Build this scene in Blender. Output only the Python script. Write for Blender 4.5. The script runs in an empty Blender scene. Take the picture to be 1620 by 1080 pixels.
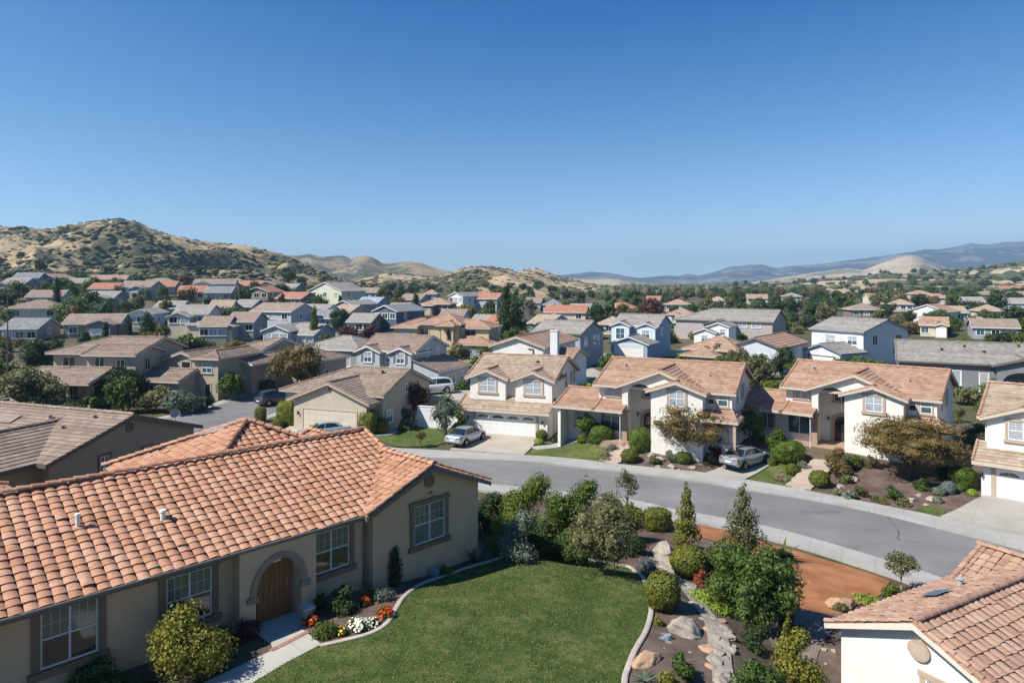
import bpy, bmesh, math, random
import numpy as np
from mathutils import Vector, noise, geometry
SC = bpy.context.scene
COL = SC.collection
R = math.radians
F, H = 1080.0, 11.0            # focal length in photo pixels, camera height
rng = random.Random(7)

# ------------------------------------------------------------------ helpers
def tag(o, label=None, cat=None, group=None, kind=None):
    if label: o['label'] = label
    if cat: o['category'] = cat
    if group: o['group'] = group
    if kind: o['kind'] = kind
    return o

def empty(name, loc=(0, 0, 0), rz=0.0, label=None, cat=None, group=None):
    o = bpy.data.objects.new(name, None); COL.objects.link(o)
    o.empty_display_size = .3
    o.location = loc; o.rotation_euler = (0, 0, rz)
    return tag(o, label, cat, group)

def link(name, me, parent=None, loc=(0, 0, 0), rz=0.0):
    o = bpy.data.objects.new(name, me); COL.objects.link(o)
    o.location = loc; o.rotation_euler = (0, 0, rz)
    if parent: o.parent = parent
    return o

def copy_tree(o, parent=None):
    c = o.copy(); COL.objects.link(c)
    c.parent = parent
    for ch in list(o.children): copy_tree(ch, c)
    return c

class MB:
    """collects faces, builds ONE mesh"""
    def __init__(s): s.v = []; s.f = []; s.uv = []; s.mi = []; s.cur = 0
    def face(s, pts, uv=None):
        n = len(s.v); s.v.extend([tuple(p) for p in pts]); s.f.append(tuple(range(n, n + len(pts))))
        s.uv.append(uv if uv else [(p[0], p[1]) for p in pts]); s.mi.append(s.cur)
    def grid(s, rows, closed=False, uv=None):
        """rows of points, shared vertices; smooth surface"""
        n = len(s.v); w = len(rows[0])
        for r in rows: s.v.extend([tuple(p) for p in r])
        for i in range(len(rows) - 1):
            for j in range(w if closed else w - 1):
                k = (j + 1) % w
                s.f.append((n + i * w + j, n + i * w + k, n + (i + 1) * w + k, n + (i + 1) * w + j))
                s.uv.append([(0, 0)] * 4); s.mi.append(s.cur)
    def box(s, x0, x1, y0, y1, z0, z1):
        p = [(x0, y0, z0), (x1, y0, z0), (x1, y1, z0), (x0, y1, z0), (x0, y0, z1), (x1, y0, z1), (x1, y1, z1), (x0, y1, z1)]
        n = len(s.v); s.v.extend(p)
        for f in ((0, 3, 2, 1), (4, 5, 6, 7), (0, 1, 5, 4), (1, 2, 6, 5), (2, 3, 7, 6), (3, 0, 4, 7)):
            s.f.append(tuple(n + i for i in f)); s.uv.append([(p[i][0] + p[i][1], p[i][2]) for i in f]); s.mi.append(s.cur)
    def prism(s, poly, fn, a0, a1):
        """poly: list of 2-d points; fn(p, a) -> 3-d; extruded a0..a1"""
        A = [fn(p, a0) for p in poly]; B = [fn(p, a1) for p in poly]
        n = len(s.v); m = len(poly); s.v.extend(A + B)
        s.f.append(tuple(n + i for i in range(m))); s.uv.append([p for p in poly]); s.mi.append(s.cur)
        s.f.append(tuple(n + m + i for i in reversed(range(m)))); s.uv.append([p for p in reversed(poly)]); s.mi.append(s.cur)
        for i in range(m):
            j = (i + 1) % m
            s.f.append((n + i, n + j, n + m + j, n + m + i)); s.uv.append([(0, 0)] * 4); s.mi.append(s.cur)
    def tube(s, path, rad, n=8, cap=True):
        path = [Vector(p) for p in path]
        if not hasattr(rad, '__len__'): rad = [rad] * len(path)
        rows = []
        for i, p in enumerate(path):
            d = (path[min(i + 1, len(path) - 1)] - path[max(i - 1, 0)]).normalized()
            a = d.cross(Vector((0, 0, 1)))
            if a.length < 1e-3: a = Vector((1, 0, 0))
            a.normalize(); b = d.cross(a)
            rows.append([p + (a * math.cos(t) + b * math.sin(t)) * rad[i] for t in [2 * math.pi * k / n for k in range(n)]])
        s.grid(rows, True)
        if cap:
            s.face(rows[0]); s.face(rows[-1])
    def build(s, name, mats, parent=None, smooth=False, loc=(0, 0, 0), rz=0.0):
        return link(name, s.mesh(name, mats, smooth), parent, loc, rz)
    def mesh(s, name, mats, smooth=False):
        me = bpy.data.meshes.new(name)
        me.from_pydata(s.v, [], s.f)
        ul = me.uv_layers.new(name='UVMap')
        flat = [c for f in s.uv for uv in f for c in uv]
        ul.data.foreach_set('uv', flat)
        if not isinstance(mats, (list, tuple)): mats = [mats]
        for m in mats: me.materials.append(m)
        if len(mats) > 1: me.polygons.foreach_set('material_index', s.mi)
        if smooth: me.polygons.foreach_set('use_smooth', [True] * len(me.polygons))
        me.update()
        return me

def quads_mesh(name, V, mats, nq, mi=None):
    """numpy (4*nq,3) -> mesh of separate quads"""
    me = bpy.data.meshes.new(name)
    me.vertices.add(4 * nq); me.vertices.foreach_set('co', V.astype(np.float32).ravel())
    me.loops.add(4 * nq); me.loops.foreach_set('vertex_index', np.arange(4 * nq, dtype=np.int32))
    me.polygons.add(nq); me.polygons.foreach_set('loop_start', np.arange(0, 4 * nq, 4, dtype=np.int32))
    for m in (mats if isinstance(mats, (list, tuple)) else [mats]): me.materials.append(m)
    if mi is not None: me.polygons.foreach_set('material_index', np.asarray(mi, dtype=np.int32))
    me.update(calc_edges=True)
    return me

# ------------------------------------------------------------------ materials
def mk(name):
    m = bpy.data.materials.new(name); m.use_nodes = True
    nt = m.node_tree; nt.nodes.clear()
    out = nt.nodes.new('ShaderNodeOutputMaterial')
    return m, nt, out
def nd(nt, t, **kw):
    n = nt.nodes.new(t)
    for k, v in kw.items():
        if k in n.inputs.keys(): n.inputs[k].default_value = v
        else: setattr(n, k, v)
    return n
def c4(c): return (c[0], c[1], c[2], 1.0)
def ramp(nt, fac, stops):
    r = nt.nodes.new('ShaderNodeValToRGB'); e = r.color_ramp.elements
    while len(e) < len(stops): e.new(.5)
    for el, (p, c) in zip(e, stops): el.position = p; el.color = c4(c)
    nt.links.new(fac, r.inputs[0]); return r.outputs[0]
def mixc(nt, fac, a, b, mode='MIX'):
    m = nt.nodes.new('ShaderNodeMix'); m.data_type = 'RGBA'; m.blend_type = mode
    for s, v in ((m.inputs[0], fac), (m.inputs[6], a), (m.inputs[7], b)):
        if hasattr(v, 'is_output'): nt.links.new(v, s)
        else: s.default_value = v if not isinstance(v, tuple) else c4(v)
    return m.outputs[2]
def mth(nt, op, a, b=0.0, clamp=False):
    m = nt.nodes.new('ShaderNodeMath'); m.operation = op; m.use_clamp = clamp
    for s, v in ((m.inputs[0], a), (m.inputs[1], b)):
        if hasattr(v, 'is_output'): nt.links.new(v, s)
        else: s.default_value = v
    return m.outputs[0]
def nz(nt, scale, detail=3, rough=.55, coord='Object', vec=None, stretch=None):
    if vec is None:
        tc = nt.nodes.new('ShaderNodeTexCoord'); vec = tc.outputs[coord]
    if stretch:
        mp = nt.nodes.new('ShaderNodeMapping'); mp.inputs['Scale'].default_value = stretch
        nt.links.new(vec, mp.inputs[0]); vec = mp.outputs[0]
    n = nt.nodes.new('ShaderNodeTexNoise'); n.inputs['Scale'].default_value = scale
    n.inputs['Detail'].default_value = detail; n.inputs['Roughness'].default_value = rough
    nt.links.new(vec, n.inputs['Vector']); return n.outputs[0]
def bump(nt, h, strength, dist=.02):
    b = nt.nodes.new('ShaderNodeBump'); b.inputs['Strength'].default_value = strength; b.inputs['Distance'].default_value = dist
    nt.links.new(h, b.inputs['Height']); return b.outputs[0]
def prin(nt, out, col, rough=.8, spec=.3, normal=None, metal=0.0, coat=0.0):
    p = nt.nodes.new('ShaderNodeBsdfPrincipled')
    if hasattr(col, 'is_output'): nt.links.new(col, p.inputs['Base Color'])
    else: p.inputs['Base Color'].default_value = c4(col)
    if hasattr(rough, 'is_output'): nt.links.new(rough, p.inputs['Roughness'])
    else: p.inputs['Roughness'].default_value = rough
    p.inputs['Specular IOR Level'].default_value = spec
    p.inputs['Metallic'].default_value = metal
    p.inputs['Coat Weight'].default_value = coat
    if normal is not None: nt.links.new(normal, p.inputs['Normal'])
    nt.links.new(p.outputs[0], out.inputs[0]); return p
def sc(c, k): return tuple(x * k for x in c)

_mc = {}
def cached(fn):
    def w(*a):
        k = (fn.__name__,) + a
        if k not in _mc: _mc[k] = fn(*a)
        return _mc[k]
    return w
@cached
def paint(c, rough=.6, var=.12, name='painted_surface'):
    m, nt, out = mk(name)
    n = nz(nt, 3.0, 4)
    col = ramp(nt, n, [(.3, sc(c, 1 - var)), (.7, sc(c, 1 + var * .6))])
    prin(nt, out, col, rough, .3); return m
@cached
def stucco(c):
    m, nt, out = mk('stucco')
    n = nz(nt, .9, 5); n2 = nz(nt, 45, 2); n3 = nz(nt, 2.2, 4, .6, stretch=(1, 1, .18))
    col = ramp(nt, n, [(.3, sc(c, .9)), (.7, sc(c, 1.05))])
    col = mixc(nt, mth(nt, 'MULTIPLY', ramp(nt, n3, [(.5, (0, 0, 0)), (.8, (1, 1, 1))]), .14), col, sc(c, .55))
    prin(nt, out, col, .92, .15, bump(nt, n2, .35, .01)); return m
@cached
def tile_strip(c1, c2, c3):
    """concrete roof tiles laid in courses: UV in metres"""
    c1, c2, c3 = sc(c1, 1.36), sc(c2, 1.36), sc(c3, 1.36)
    m, nt, out = mk('roof_tiles')
    tc = nt.nodes.new('ShaderNodeTexCoord')
    def brick(w, h, off):
        b = nt.nodes.new('ShaderNodeTexBrick'); b.offset = off
        b.inputs['Scale'].default_value = 1; b.inputs['Brick Width'].default_value = w; b.inputs['Row Height'].default_value = h
        b.inputs['Mortar Size'].default_value = .012; b.inputs['Mortar Smooth'].default_value = .3
        b.inputs['Color1'].default_value = (0, 0, 0, 1); b.inputs['Color2'].default_value = (1, 1, 1, 1); b.inputs['Mortar'].default_value = (.3, .3, .3, 1)
        nt.links.new(tc.outputs['UV'], b.inputs['Vector']); return b
    b = brick(.34, .36, .5)
    g = nt.nodes.new('ShaderNodeNewGeometry')
    n = nz(nt, .55, 4); n2 = nz(nt, .25, 3, .5, 'UV', stretch=(.5, 9, 1)); n4 = nz(nt, 9, 3)
    f = mth(nt, 'ADD', mth(nt, 'MULTIPLY', b.outputs['Color'], .34), mth(nt, 'MULTIPLY', n, .36))
    f = mth(nt, 'ADD', f, mth(nt, 'MULTIPLY', n2, .36))
    f = mth(nt, 'ADD', f, mth(nt, 'MULTIPLY', mth(nt, 'SUBTRACT', g.outputs['Random Per Island'], .5), .14))
    f = mth(nt, 'ADD', f, mth(nt, 'MULTIPLY', mth(nt, 'SUBTRACT', n4, .5), .22))
    col = ramp(nt, f, [(.25, c1), (.52, c2), (.8, c3)])
    col = mixc(nt, mth(nt, 'MULTIPLY', b.outputs['Fac'], .3), col, sc(c1, .6))
    prin(nt, out, col, .85, .2, bump(nt, mth(nt, 'SUBTRACT', 1.0, b.outputs['Fac']), .25, .02)); return m
@cached
def tile_clay(c1, c2, c3):
    """separate clay tiles: each its own island"""
    m, nt, out = mk('clay_tile')
    g = nt.nodes.new('ShaderNodeNewGeometry')
    n = nz(nt, 1.1, 4); n2 = nz(nt, 14, 4, .65)
    f = mth(nt, 'ADD', mth(nt, 'ADD', mth(nt, 'MULTIPLY', g.outputs['Random Per Island'], .46), mth(nt, 'MULTIPLY', n, .5)), .06)
    col = ramp(nt, f, [(.15, c1), (.5, c2), (.95, c3)])
    col = mixc(nt, ramp(nt, n2, [(.5, (0, 0, 0)), (.75, (.55, .55, .55))]), col, sc(c3, .9))
    n5 = nz(nt, 5, 5, .7)
    col = mixc(nt, ramp(nt, n5, [(.53, (0, 0, 0)), (.72, (.7, .7, .7))]), col, sc(c1, .62))
    prin(nt, out, col, .85, .2, bump(nt, n2, .2, .01)); return m
@cached
def leafm(c1, c2, c3, trans=.3):
    m, nt, out = mk('leaves')
    g = nt.nodes.new('ShaderNodeNewGeometry')
    c1, c2, c3 = [(c[0] * 1.52, c[1] * 1.46, c[2] * 1.32) for c in (c1, c2, c3)]
    n = nz(nt, 1.3, 3)
    f = mth(nt, 'ADD', mth(nt, 'MULTIPLY', g.outputs['Random Per Island'], .6), mth(nt, 'MULTIPLY', n, .4))
    oi = nt.nodes.new('ShaderNodeObjectInfo')
    f = mth(nt, 'ADD', f, mth(nt, 'MULTIPLY', mth(nt, 'SUBTRACT', oi.outputs['Random'], .5), .22))
    col = ramp(nt, f, [(.15, c1), (.5, c2), (.88, c3)])
    p = prin(nt, out, col, .6, .25)
    t = nt.nodes.new('ShaderNodeBsdfTranslucent'); nt.links.new(col, t.inputs[0])
    mx = nt.nodes.new('ShaderNodeMixShader'); mx.inputs[0].default_value = trans
    nt.links.new(p.outputs[0], mx.inputs[1]); nt.links.new(t.outputs[0], mx.inputs[2]); nt.links.new(mx.outputs[0], out.inputs[0])
    return m
@cached
def speckle(c1, c2, c3, s1=1.2, s2=30., rough=.95, bs=.4):
    """ground stuff: soil, concrete, mulch, asphalt"""
    m, nt, out = mk('ground_surface')
    a = nz(nt, s1, 5, .6); b = nz(nt, s2, 3, .6)
    f = mth(nt, 'ADD', mth(nt, 'MULTIPLY', a, .6), mth(nt, 'MULTIPLY', b, .4))
    col = ramp(nt, f, [(.32, c1), (.5, c2), (.68, c3)])
    prin(nt, out, col, rough, .2, bump(nt, b, bs, .02)); return m

M = {}
def glassm(name, c, rough=.06):
    m, nt, out = mk(name)
    n = nz(nt, 1.5, 2)
    col = ramp(nt, n, [(.35, sc(c, .75)), (.65, sc(c, 1.2))])
    prin(nt, out, col, rough, .9, coat=.4); return m
M['glass_dark'] = glassm('window_glass_dark', (.018, .024, .03))
M['glass_teal'] = glassm('window_glass_teal', (.05, .10, .125))
M['glass_pale'] = glassm('window_glass_pale', (.33, .38, .42), .15)
def blinds(name, c, d, s):
    m, nt, out = mk(name)
    tc = nt.nodes.new('ShaderNodeTexCoord'); w = nt.nodes.new('ShaderNodeTexWave'); w.bands_direction = 'Z'
    w.inputs['Scale'].default_value = s; w.inputs['Distortion'].default_value = .15; nt.links.new(tc.outputs['Object'], w.inputs[0])
    col = ramp(nt, w.outputs[1], [(.25, d), (.6, c)])
    prin(nt, out, col, .12, .8, coat=.5); return m
M['blind'] = blinds('glass_over_blinds', (.15, .15, .125), (.06, .065, .058), 4.2)
M['blind_pale'] = blinds('glass_over_pale_blinds', (.42, .46, .50), (.24, .27, .30), 2.2)
M['white'] = paint((.72, .72, .70), .5, .05)
M['dark'] = paint((.03, .03, .033), .5, .1)
M['black'] = paint((.012, .012, .013), .6, .1)
M['bark'] = speckle((.07, .045, .03), (.12, .085, .06), (.2, .15, .11), 4, 25)
M['bark_pale'] = speckle((.16, .13, .10), (.26, .22, .18), (.36, .31, .26), 4, 25)
M['metal'] = paint((.35, .36, .37), .4, .1)
def woodm():
    m, nt, out = mk('stained_wood')
    n = nz(nt, 6, 5, .6, stretch=(6, 6, .5))
    col = ramp(nt, n, [(.3, (.11, .048, .018)), (.7, (.26, .115, .045))])
    prin(nt, out, col, .45, .4); return m
M['wood'] = woodm()
M['rock'] = speckle((.20, .17, .14), (.33, .29, .24), (.46, .42, .36), 2.5, 18, .9, .8)
M['rock_orange'] = speckle((.30, .18, .11), (.42, .27, .17), (.5, .36, .25), 2.5, 18, .9, .6)
M['rock_blue'] = speckle((.12, .15, .18), (.2, .24, .28), (.3, .34, .38), 3, 18, .9, .6)

# ------------------------------------------------------------------ terrain
def at(px, py, z):
    d = F * (H - z) / (py - 450.0); return ((px - 810) / F * d, d)
SW_FAR = [(480, 690), (560, 702), (620, 710), (690, 714), (827, 722), (900, 727), (985, 737), (1123, 751), (1180, 761), (1253, 774), (1446, 812), (1487, 821), (1620, 850), (1760, 884), (1960, 937), (2250, 1030)]
RD_FAR = [(480, 700), (560, 713), (620, 721), (690, 726), (844, 733), (900, 739), (1010, 751), (1113, 764), (1180, 776), (1343, 803), (1517, 845), (1620, 872), (1760, 912), (1960, 970), (2250, 1075)]
RD_NEAR = [(480, 742), (600, 752), (757, 766), (876, 779), (997, 793), (1065, 808), (1143, 822), (1240, 842), (1381, 883), (1476, 913), (1560, 945), (1680, 1000), (1820, 1080), (2040, 1240)]
SW_NEAR = [(480, 752), (600, 763), (757, 778), (876, 791), (997, 805), (1065, 824), (1143, 838), (1240, 861), (1330, 888), (1450, 929), (1530, 961), (1650, 1020), (1790, 1103), (2000, 1262)]
ZST = -3.2
CTRL = [(-8, 15, 0), (-4, 18, 0), (0, 17, 0), (3, 17, -.1), (5, 17, -.1), (0, 22, -.1), (-3, 22, 0), (1.5, 25, -.35), (4, 25.5, -.4), (-1.2, 28.5, -.55),
        (5, 20, -.15), (-12, 14, 0), (-14, 22, 0), (-8, 30, -.2), (-16, 30, -.2), (-4, 34, -1.0), (0, 8, 0), (8, 8, -.2), (-8, 6, 0), (0, -10, 0), (-20, 10, 0), (-22, 22, -.2), (25, 5, -2.6),
        (6.5, 22, -.35), (7.6, 18, -.5), (8.8, 21.5, -1.2), (7.2, 32, -1.4), (9, 30, -1.3), (11, 26, -1.7), (5, 32, -1.6), (1, 33, -1.6),
        (10.3, 16, -2.5), (14, 16, -2.6), (12.2, 20.3, -2.6), (10.8, 22.4, -2.4), (18, 22, -2.7), (20, 27, -2.8), (9.2, 13, -2.2), (12, 12, -2.4), (10.2, 19, -2.4), (3.2, 61.7, -3), (-4, 64.4, -3), (3, 56, -3.1), (11.2, 57.5, -2), (8, 60, -2.1), (16, 56, -2.2), (12, 62, -2), (13, 66, -2),
        (26.5, 55.5, -2.2), (24, 60, -2.2), (31, 53, -2.4), (31, 60, -2.4), (31, 45.1, -3), (36, 44, -3), (40, 50, -3), (-13.4, 63, -3), (-20, 66, -3), (-13, 56, -3.05),
        (-23, 34, -.6), (-30, 38, -.8), (-19, 44, -1.5), (-30, 30, -.5), (-25, 55, -2.7), (-35, 60, -2.7), (-10, 45, -2.6), (-20, 50, -2.5), (-32, 47, -1.8), (-45, 50, -2), (50, 50, -3), (45, 35, -3), (60, 30, -3)]
for L in (SW_FAR, RD_FAR, RD_NEAR, SW_NEAR):
    for (px, py) in L:
        x, y = at(px, py, ZST); CTRL.append((x, y, ZST))
for a, b in zip(RD_FAR[:-1], RD_FAR[1:]):
    x, y = at((a[0] + b[0]) / 2, (a[1] + b[1]) / 2, ZST); CTRL.append((x, y, ZST))
for px, py, z in ((1300, 912, -2.75), (1150, 838, -2.85), (1300, 955, -2.2), (1395, 932, -2.7), (1240, 900, -2.3), (1100, 835, -2.5), (1050, 830, -2.4), (950, 790, -2.9), (800, 800, -2.7)):
    x, y = at(px, py, z); CTRL.append((x, y, z))
CTRL = np.array(CTRL, dtype=float)
TT = [(-.95, [(40, -2), (80, -2.6), (100, -2.2), (130, -1), (160, .6), (190, 3.1), (215, 6), (240, 7.7), (280, 10), (400, 16), (900, 20)]),
      (-.45, [(40, -3), (80, -2.8), (100, -2.2), (130, -1), (160, .6), (190, 2.8), (215, 5), (240, 7), (280, 9), (400, 14), (900, 16)]),
      (-.12, [(40, -3), (80, -3), (100, -2.7), (125, -1.9), (150, -.3), (200, 1.75), (250, 4), (320, 6.5), (450, 8), (900, 10)]),
      (.15, [(40, -3), (100, -3), (130, -3), (160, -2), (200, -.8), (280, .8), (400, 3), (600, 4), (900, 4)]),
      (.75, [(40, -3), (116, -3), (156, -2.2), (230, .2), (330, 2.5), (450, 4), (600, 5), (900, 6)])]
def terr_np(x, y):
    x = np.asarray(x, float); y = np.asarray(y, float)
    sh = x.shape; x = x.ravel(); y = y.ravel()
    out = np.zeros(len(x))
    for i in range(0, len(x), 20000):
        X = x[i:i + 20000, None]; Y = y[i:i + 20000, None]
        r2 = (X - CTRL[None, :, 0]) ** 2 + (Y - CTRL[None, :, 1]) ** 2
        w = 1.0 / (r2 + 2.2) ** 2
        out[i:i + 20000] = (w * CTRL[None, :, 2]).sum(1) / w.sum(1)
    d = np.hypot(x, y); yy = np.maximum(y, 1.0); t = np.where(y > 1, x / yy, np.sign(x) * 3)
    vals = np.array([np.interp(d, [p[0] for p in tb], [p[1] for p in tb]) for _, tb in TT])
    ts = [q[0] for q in TT]
    far = np.zeros(len(x))
    tcl = np.clip(t, ts[0], ts[-1])
    for k in range(len(ts) - 1):
        mk_ = (tcl >= ts[k]) & (tcl <= ts[k + 1]); f = (tcl - ts[k]) / (ts[k + 1] - ts[k]); f = f * f * (3 - 2 * f)
        far = np.where(mk_, vals[k] * (1 - f) + vals[k + 1] * f, far)
    s = np.clip((d - 66) / 22, 0, 1); s = s * s * (3 - 2 * s)
    s = np.where(y < 1, np.clip((d - 20) / 40, 0, 1), s)
    return (out * (1 - s) + far * s).reshape(sh)
def terr(x, y): return float(terr_np(np.array([x]), np.array([y]))[0])
def ground(px, py):
    """where the pixel's ray meets the ground"""
    z = -2.5
    for _ in range(40):
        x, y = at(px, py, min(z, 10.5)); z2 = terr(x, y); z = z * .5 + z2 * .5
    x, y = at(px, py, z); return (x, y, terr(x, y))
def at_d(px, d):
    x = (px - 810) / F * d; return (x, d, terr(x, d))
def gpoly(L): return [ground(*p)[:2] for p in L]

def sheet(name, poly, off, mat, step=.8, skirt=0.0, parent=None, jitter=0):
    """a sheet on the ground inside poly (world xy), off metres above the terrain"""
    if jitter: poly = wob(poly, jitter)
    dense = []
    n = len(poly)
    for i in range(n):
        a = Vector(poly[i]); b = Vector(poly[(i + 1) % n]); k = max(1, int((b - a).length / step))
        dense += [a.lerp(b, j / k) for j in range(k)]
    xs = [p.x for p in dense]; ys = [p.y for p in dense]
    ins = []
    ed = [(i, (i + 1) % len(dense)) for i in range(len(dense))]
    P = np.array([(p.x, p.y) for p in dense])
    gx = np.arange(min(xs) + step / 2, max(xs), step); gy = np.arange(min(ys) + step / 2, max(ys), step)
    if len(gx) and len(gy):
        GX, GY = np.meshgrid(gx, gy); q = np.stack([GX.ravel(), GY.ravel()], 1)
        inside = np.zeros(len(q), bool); j = len(P) - 1
        for i in range(len(P)):
            c = (P[i, 1] > q[:, 1]) != (P[j, 1] > q[:, 1])
            with np.errstate(divide='ignore', invalid='ignore'):
                xc = (P[j, 0] - P[i, 0]) * (q[:, 1] - P[i, 1]) / (P[j, 1] - P[i, 1]) + P[i, 0]
            inside ^= c & (q[:, 0] < xc); j = i
        q = q[inside]
        if len(q):
            dm = np.min(((q[:, None, :] - P[None]) ** 2).sum(2), 1); q = q[dm > (step * .35) ** 2]
        ins = [Vector(v) for v in q]
    vs, es, fs, *_ = geometry.delaunay_2d_cdt(dense + ins, ed, [list(range(len(dense)))], 1, 1e-5)
    X = np.array([v.x for v in vs]); Y = np.array([v.y for v in vs]); Z = terr_np(X, Y) + off
    mb = MB(); mb.v = list(zip(X, Y, Z)); mb.f = [tuple(f) for f in fs]; mb.uv = [[(X[i], Y[i]) for i in f] for f in fs]; mb.mi = [0] * len(fs)
    if skirt:
        zz = terr_np(P[:, 0], P[:, 1])
        for i in range(len(P)):
            j = (i + 1) % len(P)
            mb.face([(P[i, 0], P[i, 1], zz[i] + off), (P[j, 0], P[j, 1], zz[j] + off), (P[j, 0], P[j, 1], zz[j] + off - skirt), (P[i, 0], P[i, 1], zz[i] + off - skirt)])
    o = mb.build(name, mat, parent)
    return o
def wob(poly, amp):
    out = []; n = len(poly)
    for i in range(n):
        a = Vector(poly[i]); b = Vector(poly[(i + 1) % n]); k = max(1, int((b - a).length / .5))
        for j in range(k):
            p = a.lerp(b, j / k); q = noise.noise_vector((p.x * .9, p.y * .9, 3.1)); out.append((p.x + q.x * amp, p.y + q.y * amp))
    return out
def smoothline(L, k=6):
    """Catmull-Rom through points"""
    out = []; P = [Vector(p) for p in L]
    for i in range(len(P) - 1):
        p0 = P[max(i - 1, 0)]; p1 = P[i]; p2 = P[i + 1]; p3 = P[min(i + 2, len(P) - 1)]
        for j in range(k):
            t = j / k
            out.append(.5 * ((2 * p1) + (p2 - p0) * t + (2 * p0 - 5 * p1 + 4 * p2 - p3) * t * t + (3 * p1 - p0 - 3 * p2 + p3) * t ** 3))
    out.append(P[-1]); return [tuple(p) for p in out]
# ------------------------------------------------------------------ plants
LG = {}   # leaf palettes (albedo)
LG['mid'] = leafm((.022, .045, .010), (.048, .085, .020), (.095, .135, .035))
LG['bright'] = leafm((.035, .075, .012), (.075, .135, .022), (.14, .20, .04))
LG['dark'] = leafm((.013, .027, .011), (.028, .05, .018), (.055, .085, .03))
LG['olive'] = leafm((.05, .055, .022), (.095, .10, .045), (.16, .155, .075))
LG['yellow'] = leafm((.05, .065, .012), (.12, .125, .022), (.22, .20, .04))
LG['lime'] = leafm((.08, .13, .015), (.15, .22, .03), (.24, .31, .06))
LG['grey'] = leafm((.055, .075, .055), (.10, .13, .10), (.17, .20, .16))
LG['blue'] = leafm((.06, .08, .09), (.11, .14, .155), (.18, .21, .23))
LG['rust'] = leafm((.055, .045, .016), (.105, .082, .03), (.17, .115, .05))
LG['plum'] = leafm((.035, .016, .016), (.07, .03, .028), (.12, .055, .045))
LG['red'] = leafm((.10, .02, .015), (.2, .05, .03), (.28, .10, .05))
LG['boxwood'] = leafm((.042, .058, .010), (.088, .105, .017), (.15, .155, .03))
LG['hedge'] = leafm((.028, .055, .009), (.062, .098, .016), (.115, .145, .026))
LG['pale'] = leafm((.11, .10, .06), (.19, .17, .11), (.28, .25, .17))
PET = {'orange_red': leafm((.45, .05, .015), (.6, .08, .02), (.75, .16, .04)), 'white': leafm((.6, .6, .55), (.72, .72, .68), (.8, .8, .78)), 'yellow': leafm((.6, .38, .04), (.7, .48, .06), (.8, .6, .1))}

def rdir(g, n):
    v = g.normal(size=(n, 3)); return v / np.linalg.norm(v, axis=1, keepdims=True)
def leaf_quads(g, P, N, size, asp=.55):
    n = len(P); t = np.cross(N, rdir(g, n)); t /= np.linalg.norm(t, axis=1, keepdims=True) + 1e-9
    b = np.cross(N, t); L = size * g.uniform(.6, 1.3, (n, 1)); W = L * asp
    V = np.empty((n, 4, 3)); V[:, 0] = P - t * L; V[:, 1] = P - b * W + N * L * .15; V[:, 2] = P + t * L; V[:, 3] = P + b * W + N * L * .15
    return V.reshape(-1, 3)
ICO = {}
def ico(sub):
    if sub not in ICO:
        bm = bmesh.new(); bmesh.ops.create_icosphere(bm, subdivisions=sub, radius=1)
        bm.verts.ensure_lookup_table()
        ICO[sub] = (np.array([v.co for v in bm.verts]), np.array([[v.index for v in f.verts] for f in bm.faces])); bm.free()
    return ICO[sub]
def core_quads(c, r, g, sub=2):
    V, Fc = ico(sub)
    V = V * (1 + g.uniform(-.12, .12, (len(V), 1))) * np.asarray(r) + np.asarray(c)
    T = V[Fc]; return np.concatenate([T, T[:, 2:3]], 1).reshape(-1, 3)   # degenerate 4th corner
def crown_mesh(name, mat, clumps, n, leaf, seed, core=.55, up=.25, inner=.55):
    """clumps: list of (centre, (rx,ry,rz)); n leaves in all"""
    g = np.random.default_rng(seed)
    wt = np.array([c[1][0] * c[1][1] * c[1][2] for c in clumps]) ** .667; wt /= wt.sum()
    idx = g.choice(len(clumps), n, p=wt)
    C = np.array([c[0] for c in clumps])[idx]; Rr = np.array([c[1] for c in clumps])[idx]
    D = rdir(g, n); D[:, 2] += up * g.random(n); D /= np.linalg.norm(D, axis=1, keepdims=True)
    rad = inner + (1.08 - inner) * g.random((n, 1)) ** .55
    P = C + D * Rr * rad
    N = D + .75 * rdir(g, n); N /= np.linalg.norm(N, axis=1, keepdims=True)
    V = [leaf_quads(g, P, N, leaf)]
    if core:
        for c in clumps: V.append(core_quads(c[0], np.array(c[1]) * core, g, 2 if n > 1500 else 1))
    V = np.concatenate(V); nq = len(V) // 4
    # merge the cores' repeated corners away: build as quads, degenerate ones become triangles
    me = bpy.data.meshes.new(name)
    nl = n
    tri = V[4 * nl:].reshape(-1, 4, 3)[:, :3].reshape(-1, 3)
    nt_ = len(tri) // 3
    co = np.concatenate([V[:4 * nl], tri]).astype(np.float32)
    me.vertices.add(len(co)); me.vertices.foreach_set('co', co.ravel())
    me.loops.add(len(co)); me.loops.foreach_set('vertex_index', np.arange(len(co), dtype=np.int32))
    me.polygons.add(nl + nt_); me.polygons.foreach_set('loop_start', np.concatenate([np.arange(nl) * 4, 4 * nl + np.arange(nt_) * 3]).astype(np.int32))
    me.materials.append(mat); me.update(calc_edges=True)
    return me
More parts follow.
